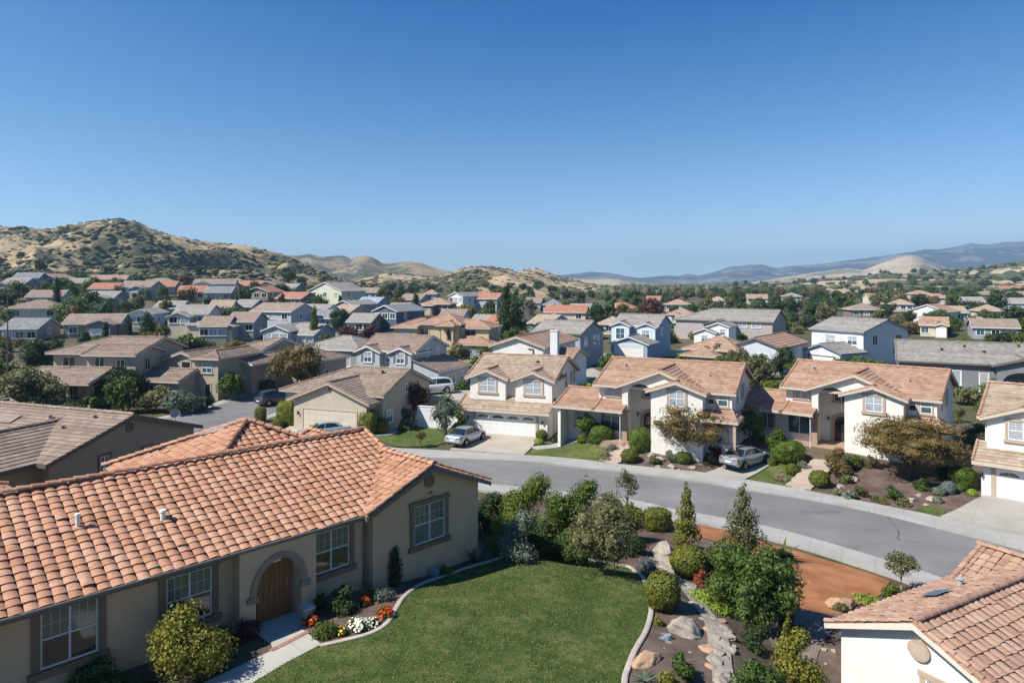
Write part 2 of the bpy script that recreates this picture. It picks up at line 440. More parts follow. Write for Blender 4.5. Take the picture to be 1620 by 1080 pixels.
def blob_clumps(g, w, h, z0, k, r=.38, flat=1.0, skew=0, top=.75):
    """clump centres spread through an ellipsoid w wide, h high with its bottom at z0"""
    out = []
    for i in range(k):
        d = rdir(g, 1)[0]; q = g.random() ** .28
        c = d * q * np.array([w / 2 * (1.04 - r * .7), w / 2 * (1.04 - r * .7), h / 2 * (1.04 - r * .8)]) + np.array([0, 0, z0 + h / 2])
        f = (c[2] - z0) / h; sh = 1 - (1 - top) * max(0, f - .4) / .6
        c[0] *= sh; c[1] *= sh
        rr = r * w / 2 * g.uniform(.7, 1.25); out.append((c, (rr, rr, rr * min(1.15, max(.6, h / w)) * flat)))
    return out
def trunk_mesh(name, mat, h, r, limbs, g, spread=1.0, fork=.5, lean=0.0):
    mb = MB()
    top = Vector((lean, 0, h)); pts = [Vector((lean * t * t + .06 * h * .15 * math.sin(5 * t), .03 * h * math.sin(4 * t + 1) * t, h * t)) for t in (0, .2, .45, .7, 1)]
    mb.tube(pts, [r * 1.35, r, r * .85, r * .65, r * .35], 8)
    for i in range(limbs):
        a = 2 * math.pi * i / limbs + g.uniform(-.4, .4); z = h * (fork + (1 - fork) * .7 * i / max(1, limbs))
        b = Vector((lean * (z / h) ** 2, 0, z)); L = spread * g.uniform(.7, 1.1)
        e = b + Vector((math.cos(a) * L, math.sin(a) * L, L * g.uniform(.5, .95)))
        m = b.lerp(e, .5) + Vector((0, 0, -.06 * L))
        mb.tube([b, m, e], [r * .55, r * .38, r * .14], 6)
    return mb.mesh(name, mat, True)
_pm = {}
def plant(kind, crown_name, pal, x, y, z, w, h, label, cat, n=900, leaf=.09, seed=None, k=14, trunk=0.25, stems=4, group=None, shape='blob', core=.55, top=.75, bark='bark', rz=None, lean=0, key=None):
    """one plant: crown and trunk (sizes in metres); meshes of equal key are shared and scaled"""
    root = empty(kind, (x, y, z - .03), rng.uniform(0, 6.28) if rz is None else rz, label, cat, group)
    kk = key
    if kk and kk in _pm: cm, tm, w0, h0 = _pm[kk]
    else:
        g = np.random.default_rng(seed if seed is not None else rng.randrange(10 ** 6))
        z0 = h * trunk
        if shape == 'blob': cl = blob_clumps(g, w, h - z0, z0, k, top=top)
        elif shape == 'rag': cl = blob_clumps(g, w * 1.04, h - z0, z0, k, r=.25, top=1.0)
        elif shape == 'ball': cl = blob_clumps(g, w, h - z0, z0, k, r=.36, top=top)
        elif shape == 'umbrella': cl = blob_clumps(g, w * 1.08, (h - z0), z0, k, r=.34, flat=.8, top=.95)
        elif shape == 'bush':
            cl = []
            for i in range(k):
                a = i * 2.39996 + g.uniform(-.3, .3); f = ((i * .618) % 1.0); rm = w / 2 * (1 - .45 * f * f); q = rm * (g.random() ** .4) * .70; rr = w * .225 * g.uniform(.75, 1.2) * (1 - .3 * f)
                cl.append((np.array([math.cos(a) * q, math.sin(a) * q, h * (.14 + .70 * f)]), (rr, rr, min(rr * 1.15, h * .34))))
        elif shape == 'cone':
            cl = []
            for i in range(k):
                f = (i + .5) / k; rr = w / 2 * (1 - f) ** .7 * .62 + .04 * w; a = i * 2.4; o = w / 2 * (1 - f) ** .8 * .45
                cl.append((np.array([math.cos(a) * o, math.sin(a) * o, z0 + (h - z0) * f]), (rr, rr, max(rr * 1.0, (h - z0) / k * 1.3))))
        elif shape == 'column':
            cl = []
            for i in range(k):
                f = (i + .5) / k; rr = w / 2 * (.82 * math.sin(math.pi * min(1, f * .75 + .22)) ** .6 + .1); a = i * 2.4
                cl.append((np.array([math.cos(a) * w * .1, math.sin(a) * w * .1, z0 + (h - z0) * f]), (rr, rr, (h - z0) / k * 1.5)))
        elif shape == 'mound':
            cl = []
            for i in range(k):
                a = i * 2.4; q = (i / k) ** .5 * .36 * w; zz = h * .42 * (1 - (q / (w * .5)) ** 2)
                cl.append((np.array([math.cos(a) * q, math.sin(a) * q, zz]), (w * .26, w * .26, h * .42)))
        cm = crown_mesh(crown_name, LG[pal] if isinstance(pal, str) else pal, cl, n, leaf, int(g.integers(1e6)), core=core)
        tm = trunk_mesh('trunk', M[bark], max(.15, z0 + (h - z0) * .55), max(.02, .035 * min(h, 7) * (.6 + .4 * trunk)), stems, g, spread=w * .3, fork=min(.75, max(.25, trunk)), lean=lean)
        w0, h0 = w, h
        if kk: _pm[kk] = (cm, tm, w0, h0)
    c = link(crown_name, cm, root); t = link('trunk' if trunk > .12 else 'stem', tm, root)
    if kk and (abs(w - w0) > 1e-6 or abs(h - h0) > 1e-6):
        for o in (c, t): o.scale = (w / w0, w / w0, h / h0)
    return root
def clipped(kind, pal, x, y, z, w, dpt, h, label, group=None, n=1500, leaf=.06, e=2.6, rz=0, seed=None, cat='hedge'):
    """clipped bush: superellipsoid shell of small leaves"""
    g = np.random.default_rng(seed if seed is not None else rng.randrange(10 ** 6))
    root = empty(kind, (x, y, z - .04), rz, label, cat, group)
    D = rdir(g, n); D = D / (np.sum(np.abs(D) ** e, 1, keepdims=True) ** (1 / e))
    S = np.array([w / 2, dpt / 2, h / 2])
    lump = np.array([1 + .11 * noise.noise(Vector(d * 2.2) + Vector((seed or 0, w, h))) for d in D])[:, None]
    P = D * S * lump * g.uniform(.9, 1.05, (n, 1)) + np.array([0, 0, h / 2])
    N = np.sign(D) * np.abs(D) ** (e - 1); N /= np.linalg.norm(N, axis=1, keepdims=True); N = N + .6 * rdir(g, n); N /= np.linalg.norm(N, axis=1, keepdims=True)
    V = leaf_quads(g, P, N, leaf)
    iv, fc = ico(3); iv = iv / (np.sum(np.abs(iv) ** e, 1, keepdims=True) ** (1 / e)); l2 = np.array([1 + .11 * noise.noise(Vector(d * 2.2) + Vector((seed or 0, w, h))) for d in iv])[:, None]
    T = (iv * S * l2 * .94 + np.array([0, 0, h / 2]))[fc].reshape(-1, 3); nt_ = len(T) // 3
    me = bpy.data.meshes.new('foliage'); co = np.concatenate([V, T]).astype(np.float32)
    me.vertices.add(len(co)); me.vertices.foreach_set('co', co.ravel()); me.loops.add(len(co)); me.loops.foreach_set('vertex_index', np.arange(len(co), dtype=np.int32))
    me.polygons.add(n + nt_); me.polygons.foreach_set('loop_start', np.concatenate([np.arange(n) * 4, 4 * n + np.arange(nt_) * 3]).astype(np.int32))
    me.materials.append(LG[pal]); me.update(calc_edges=True)
    link('foliage', me, root)
    mb = MB(); mb.tube([(0, 0, -.1), (.01, .01, h * .6)], [.05, .03], 6); mb.build('stem', M['bark'], root)
    return root
def blades(kind, pal, x, y, z, r, n, w, up, label, cat='plant', droop=.5, seed=3):
    """rosette of strap leaves (agave, fern, lily)"""
    g = random.Random(seed); root = empty(kind, (x, y, z - .02), 0, label, cat); mb = MB()
    for i in range(n):
        a = i * 2.4 + g.uniform(-.2, .2); L = r * g.uniform(.75, 1.15); el = up * g.uniform(.4, 1.3); rows = []
        for t in (0, .3, .65, 1):
            q = L * t; zz = q * el - droop * q * q / r; ww = w * (1 - .92 * t) if t > .3 else w * (.7 + t)
            p = Vector((math.cos(a) * q, math.sin(a) * q, .03 + zz)); s = Vector((-math.sin(a), math.cos(a), 0)) * ww
            rows.append([p - s, p + Vector((0, 0, -.25 * ww)), p + s])
        mb.grid(rows)
    mb.build('leaves', LG[pal], root); return root
def flowers(kind, x, y, z, w, h, petals, label, n=160, seed=1, pal='mid'):
    g = np.random.default_rng(seed); root = empty(kind, (x, y, z - .02), 0, label, 'flowers')
    cl = [(np.array([math.cos(i * 2.4) * w * .3 * (i / 7) ** .5, math.sin(i * 2.4) * w * .3 * (i / 7) ** .5, h * .4]), (w * .24, w * .24, h * .45)) for i in range(7)]
    link('foliage', crown_mesh('foliage', LG[pal], cl, 500, .045, seed), root)
    D = rdir(g, n); D[:, 2] = np.abs(D[:, 2]) + .12; D /= np.linalg.norm(D, axis=1, keepdims=True); ct = rdir(g, 9); ct[:, 2] = np.abs(ct[:, 2]) + .15; ct /= np.linalg.norm(ct, axis=1, keepdims=True); D = np.where((g.random((n, 1)) < .72), ct[g.integers(0, 9, n)] + .26 * rdir(g, n), D); D[:, 2] = np.abs(D[:, 2]); D /= np.linalg.norm(D, axis=1, keepdims=True)
    P = np.concatenate([D * np.array([w / 2, w / 2, h * .75]) * g.uniform(.8, 1.12, (n, 1)) + np.array([0, 0, h * .2])] * 2); N = np.concatenate([D, D]) + .5 * rdir(g, 2 * n); N /= np.linalg.norm(N, axis=1, keepdims=True)
    link('blossoms', quads_mesh('blossoms', leaf_quads(g, P, N, .038, .85), PET[petals], 2 * n), root); return root
def boulder(x, y, z, w, d, h, mat, label, rz=0, seed=1, kind='boulder', group=None):
    V, fc = ico(4); mb = MB(); vs = []
    for v in V:
        v = Vector(v); q = v.copy()
        for c in range(10):   # cut flat facets
            rr = random.Random(seed * 31 + c); nrm = Vector((rr.uniform(-1, 1), rr.uniform(-1, 1), rr.uniform(-.3, 1))).normalized(); o = rr.uniform(.52, .80); e = q.dot(nrm) - o
            if e > 0: q -= nrm * e * .9
        q *= 1 + .14 * noise.noise(v * 1.9 + Vector((seed, 0, 0))) + .09 * noise.noise(v * 5 + Vector((0, seed, 0))) + .035 * noise.noise(v * 13)
        vs.append((q.x * w / 2 * 1.15, q.y * d / 2 * 1.15, q.z * h * .62 + h * .38))
    mb.v = vs; mb.f = [tuple(f) for f in fc]; mb.uv = [[(0, 0)] * 3 for _ in fc]; mb.mi = [0] * len(fc)
    o = mb.build(kind, mat, None, True, (x, y, z), rz); return tag(o, label, 'rock', group)

# ------------------------------------------------------------------ houses
FACE = {'front': 0.0, 'right': R(90), 'left': R(-90), 'back': R(180)}
_wm = {}
def window(par, u, v, z, w, h, face='front', style='plain', casing=None, sill=True, frame=None, upper=None, lower=None, muntin=0, cas_w=.14, name='window', depth=.05):
    """window in a wall plane: frame mesh, panes, casing; z = bottom"""
    frame = frame or M['white']; upper = upper or M['blind']; lower = lower or M['glass_dark']
    key = (round(w, 2), round(h, 2), style, muntin, casing.name if casing else '', frame.name, upper.name, lower.name, sill, cas_w, depth)
    if key not in _wm:
        f = MB(); b = .05; y0, y1 = -.035, .03
        f.box(-w / 2, -w / 2 + b, y0, y1, 0, h); f.box(w / 2 - b, w / 2, y0, y1, 0, h)
        f.box(-w / 2 + b, w / 2 - b, y0, y1, 0, b); f.box(-w / 2 + b, w / 2 - b, y0, y1, h - b, h)
        mid = h * .5
        if style in ('double', 'slider'): f.box(-b * .6, b * .6, y0 - .004, y1, b, h - b)
        if style in ('double', 'hung'):
            for s in ((-w / 2 + b, -b * .6), (b * .6, w / 2 - b)) if style == 'double' else ((-w / 2 + b, w / 2 - b),):
                f.box(s[0], s[1], y0, y1, mid - b * .5, mid + b * .5)
        halves = ((-w / 2 + b, -b * .6), (b * .6, w / 2 - b)) if style in ('double', 'slider') else ((-w / 2 + b, w / 2 - b),)
        zt0 = mid + b * .5 if style in ('double', 'hung') else b
        for (a0, a1) in halves:
            for k in range(1, muntin + 1):
                xx = a0 + (a1 - a0) * k / (muntin + 1); f.box(xx - .006, xx + .006, y0 + .014, y1, zt0, h - b)
            if muntin:
                zz = (zt0 + h - b) / 2; f.box(a0, a1, y0 + .016, y1, zz - .006, zz + .006)
        fm = f.mesh('window', frame)
        p = MB(); p.box(-w / 2 + .02, w / 2 - .02, -.012, .02, zt0, h - .02); pu = p.mesh('pane', upper)
        p2 = MB(); p2.box(-w / 2 + .02, w / 2 - .02, -.010, .02, .02, zt0); pl = p2.mesh('pane', lower)
        cm = sm = None
        if casing:
            c = MB(); cw = cas_w; e = .03
            c.box(-w / 2 - cw, -w / 2, -depth, .02, -e, h); c.box(w / 2, w / 2 + cw, -depth, .02, -e, h); c.box(-w / 2 - cw - .05, w / 2 + cw + .05, -depth - .02, .02, h, h + cw)
            cm = c.mesh('casing', casing)
            if sill:
                c = MB(); c.box(-w / 2 - cw - .08, w / 2 + cw + .08, -depth - .07, .02, -cw - e, -e); sm = c.mesh('sill', casing)
        _wm[key] = (fm, pu, pl, cm, sm, zt0)
    fm, pu, pl, cm, sm, zt0 = _wm[key]
    o = link(name, fm, par, (u, v, z), FACE[face])
    link('pane', pu, o)
    if zt0 > .2: link('pane', pl, o)
    if cm: link('casing', cm, o)
    if sm: link('sill', sm, o)
    return o
_gm = {}
def garage_door(par, u, v, z, w, h, face='front', mat=None, lites=0, trim=None, tw=.22):
    mat = mat or M['white']
    mb = MB(); rows, cols = 4, 8
    mb.box(-w / 2, w / 2, -.01, .05, 0, h)
    for r in range(rows):
        for c in range(cols):
            if r == rows - 1 and lites: continue
            x0 = -w / 2 + w * c / cols + .06; x1 = -w / 2 + w * (c + 1) / cols - .06; z0 = h * r / rows + .06; z1 = h * (r + 1) / rows - .06
            mb.box(x0, x1, -.022, -.01, z0, z1)
        mb.box(-w / 2, w / 2, -.014, -.01, h * r / rows - .008, h * r / rows + .008) if r else None
    o = mb.build('garage_door', mat, par, loc=(u, v, z), rz=FACE[face])
    for k in range(lites):
        f = MB(); cx = -w / 2 + w * (k + .5) / lites; rr = w / lites * .38; zb = h - .42; n = 10
        pts = [(cx + rr * math.cos(math.pi * i / n), zb + rr * .42 * math.sin(math.pi * i / n)) for i in range(n + 1)]
        f.prism(pts, lambda p, a: (p[0], a, p[1]), -.026, -.012)
        g = f.build('window', M['glass_dark'], o)
        f2 = MB()
        for a in (.25, .5, .75):
            t = math.pi * a; e = Vector((cx + rr * math.cos(t), 0, zb + rr * .42 * math.sin(t))); b0 = Vector((cx, 0, zb)); s = Vector((.012, 0, 0))
            f2.face([(b0.x - .012, -.03, b0.z), (b0.x + .012, -.03, b0.z), (e.x + .012, -.03, e.z), (e.x - .012, -.03, e.z)])
        f2.build('muntin', M['white'], g)
    if trim:
        t = MB(); t.box(-w / 2 - tw, -w / 2, -.06, .05, 0, h + tw); t.box(w / 2, w / 2 + tw, -.06, .05, 0, h + tw); t.box(-w / 2, w / 2, -.06, .05, h, h + tw)
        t.build('door_trim', trim, o)
    return o
def strip_plane(mb, e0, e1, r1, r0, course=.36, lift=.035, thick=.1, under=True):
    """tiled roof plane in stepped courses; e = eave, r = ridge"""
    e0, e1, r1, r0 = map(Vector, (e0, e1, r1, r0))
    ax = (e1 - e0).normalized(); mid_r = (r0 + r1) / 2; t = (mid_r - e0); sd = t - ax * t.dot(ax); L = sd.length; sd.normalize()
    n = ax.cross(sd)
    if n.z < 0: n = -n
    k = max(1, int(round(L / course)))
    def uvp(p): q = p - e0; return (q.dot(ax) + e0.x * .37, q.dot(sd) + e0.y * .71)
    for i in range(k):
        a, b = i / k, (i + 1) / k
        p0, p1, q1, q0 = e0.lerp(r0, a), e1.lerp(r1, a), e1.lerp(r1, b), e0.lerp(r0, b)
        up = n * lift
        pts = [p0 + up, p1 + up, q1, q0]
        if (q1 - q0).length < 1e-4: pts = pts[:3]
        mb.face(pts, [uvp(p) for p in pts])
        if lift > 0: mb.face([p0, p1, p1 + up, p0 + up], [uvp(p0)] * 4)
    if under:
        dn = -n * thick; B = [e0 + dn, e1 + dn, r1 + dn, r0 + dn]
        mb.face(B, [(0, 0)] * 4)
        for a, b, c, d in ((e0, e1, B[1], B[0]), (e1, r1, B[2], B[1]), (r0, e0, B[0], B[3])): mb.face([a, b, c, d], [(0.1, 0.1)] * 4)
def barrel_plane(mb, e0, e1, r1, r0, tw=.335, course=.30, hgt=.054, seed=1, inside=None, pan=True, lip=.024):
    e0, e1, r1, r0 = map(Vector, (e0, e1, r1, r0)); g = random.Random(seed)
    ax = (e1 - e0).normalized(); t = (r0 + r1) / 2 - e0; sd = t - ax * t.dot(ax); L = sd.length; sd.normalize(); n = ax.cross(sd)
    if n.z < 0: n = -n
    W = (e1 - e0).length; rows = int(L / course) + 1; cols = int(W / tw) + 1
    l0 = (r0 - e0).dot(ax) / L; l1 = (r1 - e1).dot(ax) / L; S = 7
    for i in range(rows):
        for j in range(cols):
            s0 = i * course; s1 = s0 + course * 1.12; c0 = j * tw + tw / 2
            sm = min(s0 + course * .5, L)
            if c0 < l0 * sm + tw * .2 or c0 > W + l1 * sm - tw * .2 or s0 > L - .05: continue
            if inside and not inside(e0 + ax * c0 + sd * sm): continue
            s1 = min(s1, L + .02); jx = g.uniform(-.012, .012); jz = g.uniform(-.006, .009) + (.03 if g.random() < .008 else 0); jr = g.uniform(-.016, .016); js = g.uniform(-.022, .022) - (.06 if g.random() < .012 else 0)
            rows_ = []
            for (s, k, zo) in ((s0 + js, 1.0, lip), (s0 + js + .05, .985, lip - .006), (s1, .86, -.008)):
                r_ = []
                for q in range(S + 1):
                    f = q / S; x = (f - .5) * tw * 1.0 * k; hh = hgt * k * (math.sin(math.pi * f) ** .9)
                    r_.append(e0 + ax * (c0 + x + jx) + sd * (s - .035 * math.sin(math.pi * f) * (1 if s < s1 else 0)) + n * (hh + zo + jz + jr * (f - .5)))
                rows_.append(r_)
            mb.grid(rows_)
            mb.grid([[p - n * .022 for p in rows_[0]], rows_[0]])
    if not pan: return
    mb.cur = 1; d = -n * .02
    mb.face([e0 + d, e1 + d, r1 + d, r0 + d]); mb.face([e0 - n * .12, e1 - n * .12, r1 - n * .12, r0 - n * .12]); mb.face([e0 + d, e1 + d, e1 - n * .12, e0 - n * .12]); mb.cur = 0
def caps(mb, p0, p1, r=.13, seg=.38, seed=1):
    """row of half-round cap tiles from p0 to p1"""
    p0, p1 = Vector(p0), Vector(p1); d = p1 - p0; L = d.length; d.normalize(); a = d.cross(Vector((0, 0, 1))).normalized(); b = a.cross(d); k = max(1, int(L / seg)); g = random.Random(seed)
    for i in range(k):
        rows = []; j = g.uniform(-.008, .008)
        for (t, rr, zo) in ((i * L / k - .03, r * 1.06, .02), ((i + 1) * L / k, r * .9, -.01)):
            c = p0 + d * t + b * (zo + j)
            rows.append([c + a * rr * math.cos(q) + b * rr * .8 * math.sin(q) for q in [math.pi * x / 6 for x in range(7)]])
        mb.grid(rows); mb.grid([[p - d * .0 - b * .03 for p in rows[0]], rows[0]])
class House:
    def __init__(s, name, label, cat, loc, yaw, wall, roof, fascia, cap=None, lod=0, group=None, base=-1.2):
        s.o = empty(name, loc, R(yaw), label, cat, group)
        s.w, s.r, s.c, s.fa = MB(), MB(), MB(), MB(); s.m = (wall, roof, cap or roof, fascia); s.lod = lod; s.base = base
        s.course = (.36, .72, 3.0)[lod]; s.lift = (.035, .05, 0)[lod]
    def block(s, u0, u1, v0, v1, ze, pitch, axis='u', oh=.4, rk=.3, hip=(0, 0), z0=None, caps_=True, walls=True, tile=None, fas=.2, rakecap=True, capz=.0, fasend=None):
        """ze: top of the roof at the wall line; ridge along axis"""
        z0 = s.base if z0 is None else z0
        if axis == 'u': T = lambda a, b, z: (a, b, z); a0, a1, b0, b1 = u0, u1, v0, v1
        else: T = lambda a, b, z: (b, a, z); a0, a1, b0, b1 = v0, v1, u0, u1
        half = (b1 - b0) / 2; bm = (b0 + b1) / 2; zr = ze + pitch * half; th = .12
        if walls:
            if hip == (0, 0) or hip == [0, 0]:
                poly = [(b0, z0), (b1, z0), (b1, ze - th), (bm, zr - th), (b0, ze - th)]
                s.w.prism(poly, lambda p, a: T(a, p[0], p[1]), a0, a1)
            else:
                s.w.box(*((a0, a1, b0, b1) if axis == 'u' else (b0, b1, a0, a1)), z0, ze - th)
                for e, h in ((0, hip[0]), (1, hip[1])):
                    if not h:
                        aa = a0 if e == 0 else a1; a_in = aa + (.15 if e == 0 else -.15)
                        s.w.prism([(b0, ze - th), (b1, ze - th), (bm, zr - th)], lambda p, a: T(a, p[0], p[1]), min(aa, a_in), max(aa, a_in))
        zo = ze - pitch * oh
        A0 = a0 - (oh if hip[0] else rk); A1 = a1 + (oh if hip[1] else rk)
        R0 = a0 + half if hip[0] else A0; R1 = a1 - half if hip[1] else A1
        if R0 > R1: R0 = R1 = (R0 + R1) / 2
        rr0, rr1 = T(R0, bm, zr), T(R1, bm, zr)
        put = tile or (lambda mb, *q: strip_plane(mb, *q, course=s.course, lift=s.lift))
        put(s.r, T(A0, b0 - oh, zo), T(A1, b0 - oh, zo), rr1, rr0)
        put(s.r, T(A1, b1 + oh, zo), T(A0, b1 + oh, zo), rr0, rr1)
        if hip[0]: put(s.r, T(A0, b1 + oh, zo), T(A0, b0 - oh, zo), rr0, rr0)
        if hip[1]: put(s.r, T(A1, b0 - oh, zo), T(A1, b1 + oh, zo), rr1, rr1)
        # fascia along the eaves, rake boards along the gable ends
        def bx(aa0, aa1, bb0, bb1, zz0, zz1):
            if axis == 'u': s.fa.box(aa0, aa1, bb0, bb1, zz0, zz1)
            else: s.fa.box(bb0, bb1, aa0, aa1, zz0, zz1)
        g = .012
        bx(A0, A1 if fasend is None else fasend, b0 - oh - .03, b0 - oh + g, zo - fas, zo - .005); bx(A0, A1, b1 + oh - g, b1 + oh + .03, zo - fas, zo - .005)
        for e in (0, 1):
            aa = (A0, A1)[e]; q0, q1 = (aa - .03, aa + .012) if e == 0 else (aa - .012, aa + .03)
            if hip[e]: bx(q0, q1, b0 - oh + .02, b1 + oh - .02, zo - fas, zo - .005)
            else:
                for sg in (-1, 1):
                    be = b0 - oh if sg < 0 else b1 + oh
                    s.fa.prism([(be, zo - .004), (bm, zr - .004), (bm, zr - fas - .05), (be, zo - fas)], lambda p, a: T(a, p[0], p[1]), q0, q1)
                    if caps_ and rakecap and s.lod == 0: caps(s.c, T(aa + (.08 if e == 0 else -.08), be, zo + .03 + capz), T(aa + (.08 if e == 0 else -.08), bm, zr + .03 + capz), .10, .38, 3 + e)
        if caps_ and s.lod < 2:
            if (Vector(rr1) - Vector(rr0)).length > .3: caps(s.c, Vector(rr0) + Vector((0, 0, .02 + capz)), Vector(rr1) + Vector((0, 0, .02 + capz)), .13, .38 if s.lod == 0 else 1.0, 5)
            for e, (aa, rr) in enumerate(((A0, rr0), (A1, rr1))):
                if hip[e]:
                    for be in (b0 - oh, b1 + oh): caps(s.c, Vector(T(aa, be, zo)) + Vector((0, 0, .03 + capz)), Vector(rr) + Vector((0, 0, .03 + capz)), .12, .38 if s.lod == 0 else 1.0, 7)
        return zr
    def shed(s, e0, e1, r1, r0, fas=.18, cap=False):
        strip_plane(s.r, e0, e1, r1, r0, course=s.course, lift=s.lift)
        a, b = Vector(e0), Vector(e1); d = (b - a).normalized(); n = Vector((-d.y, d.x, 0)); 
        if (Vector(r0) - a).dot(n) < 0: n = -n
        lo = [a - n * .03, b - n * .03, b + n * .012, a + n * .012]
        P = [p + Vector((0, 0, -.005)) for p in lo]; Q = [p + Vector((0, 0, -fas)) for p in lo]
        for q in ((P[0], P[1], P[2], P[3]), (Q[3], Q[2], Q[1], Q[0]), (P[0], Q[0], Q[1], P[1]), (P[2], Q[2], Q[3], P[3]), (P[1], Q[1], Q[2], P[2]), (P[3], Q[3], Q[0], P[0])): s.fa.face(q)
        if cap and s.lod == 0:
            for e, r in ((e0, r0), (e1, r1)): caps(s.c, Vector(e) + Vector((0, 0, .03)), Vector(r) + Vector((0, 0, .03)), .09)
    def vent(s, u, v, z, kind='roof_vent', mat=None, rr=.07, h=.3):
        mb = MB(); mb.tube([(0, 0, -.1), (0, 0, h)], rr, 10); mb.tube([(0, 0, h), (0, 0, h + .05)], [rr * 1.5, rr * 1.3], 10)
        return mb.build(kind, mat or M['metal'], s.o, True, (u, v, z))
    def lamp(s, u, v, z, face='front'):
        mb = MB(); mb.box(-.05, .05, -.04, 0, -.1, .1); mb.tube([(0, -.04, .05), (0, -.14, .1)], .012, 6); mb.tube([(0, -.14, -.2), (0, -.14, .08), (0, -.14, .13)], [.055, .085, .02], 8)
        return mb.build('wall_lantern', M['dark'], s.o, False, (u, v, z), FACE[face])
    def chimney(s, u, v, z0, z1, w, d, mat):
        mb = MB(); mb.box(-w / 2, w / 2, -d / 2, d / 2, z0, z1); mb.box(-w / 2 - .06, w / 2 + .06, -d / 2 - .06, d / 2 + .06, z1 + .002, z1 + .12)
        return mb.build('chimney', mat, s.o, False, (u, v, 0))
    def done(s):
        if s.w.f: s.w.build('wall', s.m[0], s.o)
        if s.c.f:
            k = len(s.r.v); s.r.v += s.c.v; s.r.f += [tuple(i + k for i in f) for f in s.c.f]; s.r.uv += s.c.uv; s.r.mi += [2] * len(s.c.f)
        s.r.build('roof', [s.m[1], M['roof_dark'], s.m[2]], s.o)
        if s.fa.f: s.fa.build('fascia', s.m[3], s.o)
        return s.o
M['roof_dark'] = paint((.045, .03, .022), .9, .2)
def arch_wall(mb, u0, u1, o0, o1, zs, rise, v0, v1, z0, top, N=14):
    """wall u0..u1, v0..v1 with an arched opening o0..o1 springing at zs; top(u) = wall top"""
    def quad(a, b, c, d):   # (u,z) corners -> front, back
        mb.face([(p[0], v0, p[1]) for p in (a, b, c, d)]); mb.face([(p[0], v1, p[1]) for p in (d, c, b, a)])
    def strip(ua, ub, za, zb, k=4):
        for i in range(k):
            x, y = ua + (ub - ua) * i / k, ua + (ub - ua) * (i + 1) / k; f = i / k; g = (i + 1) / k
            quad((x, za + (zb - za) * f), (y, za + (zb - za) * g), (y, top(y)), (x, top(x)))
    strip(u0, o0, z0, z0, 6); strip(o1, u1, z0, z0, 6)
    c = (o0 + o1) / 2; hw = (o1 - o0) / 2
    pts = [(c - hw * math.cos(math.pi * i / N), zs + rise * math.sin(math.pi * i / N)) for i in range(N + 1)]
    for a, b in zip(pts[:-1], pts[1:]):
        quad(a, b, (b[0], top(b[0])), (a[0], top(a[0])))
        mb.face([(a[0], v0, a[1]), (a[0], v1, a[1]), (b[0], v1, b[1]), (b[0], v0, b[1])])
    for u in (o0, o1): mb.face([(u, v0, z0), (u, v1, z0), (u, v1, zs), (u, v0, zs)])
    for u in (u0, u1): mb.face([(u, v0, z0), (u, v1, z0), (u, v1, top(u)), (u, v0, top(u))])
def arch_trim(mb, c, hw, zs, rise, w, v0, v1, zb=None, N=16):
    def P(r, t): return (c - (hw + r) * math.cos(t), zs + (rise + r) * math.sin(t))
    ring = [(P(0, math.pi * i / N), P(w, math.pi * i / N)) for i in range(N + 1)]
    if zb is not None: ring = [((c - hw, zb), (c - hw - w, zb))] + ring + [((c + hw, zb), (c + hw + w, zb))]
    for (a, b), (d, e) in zip(ring[:-1], ring[1:]):
        mb.face([(a[0], v0, a[1]), (d[0], v0, d[1]), (e[0], v0, e[1]), (b[0], v0, b[1])])
        mb.face([(b[0], v0, b[1]), (e[0], v0, e[1]), (e[0], v1, e[1]), (b[0], v1, b[1])])
        mb.face([(a[0], v0, a[1]), (d[0], v0, d[1]), (d[0], v1, d[1]), (a[0], v1, a[1])])

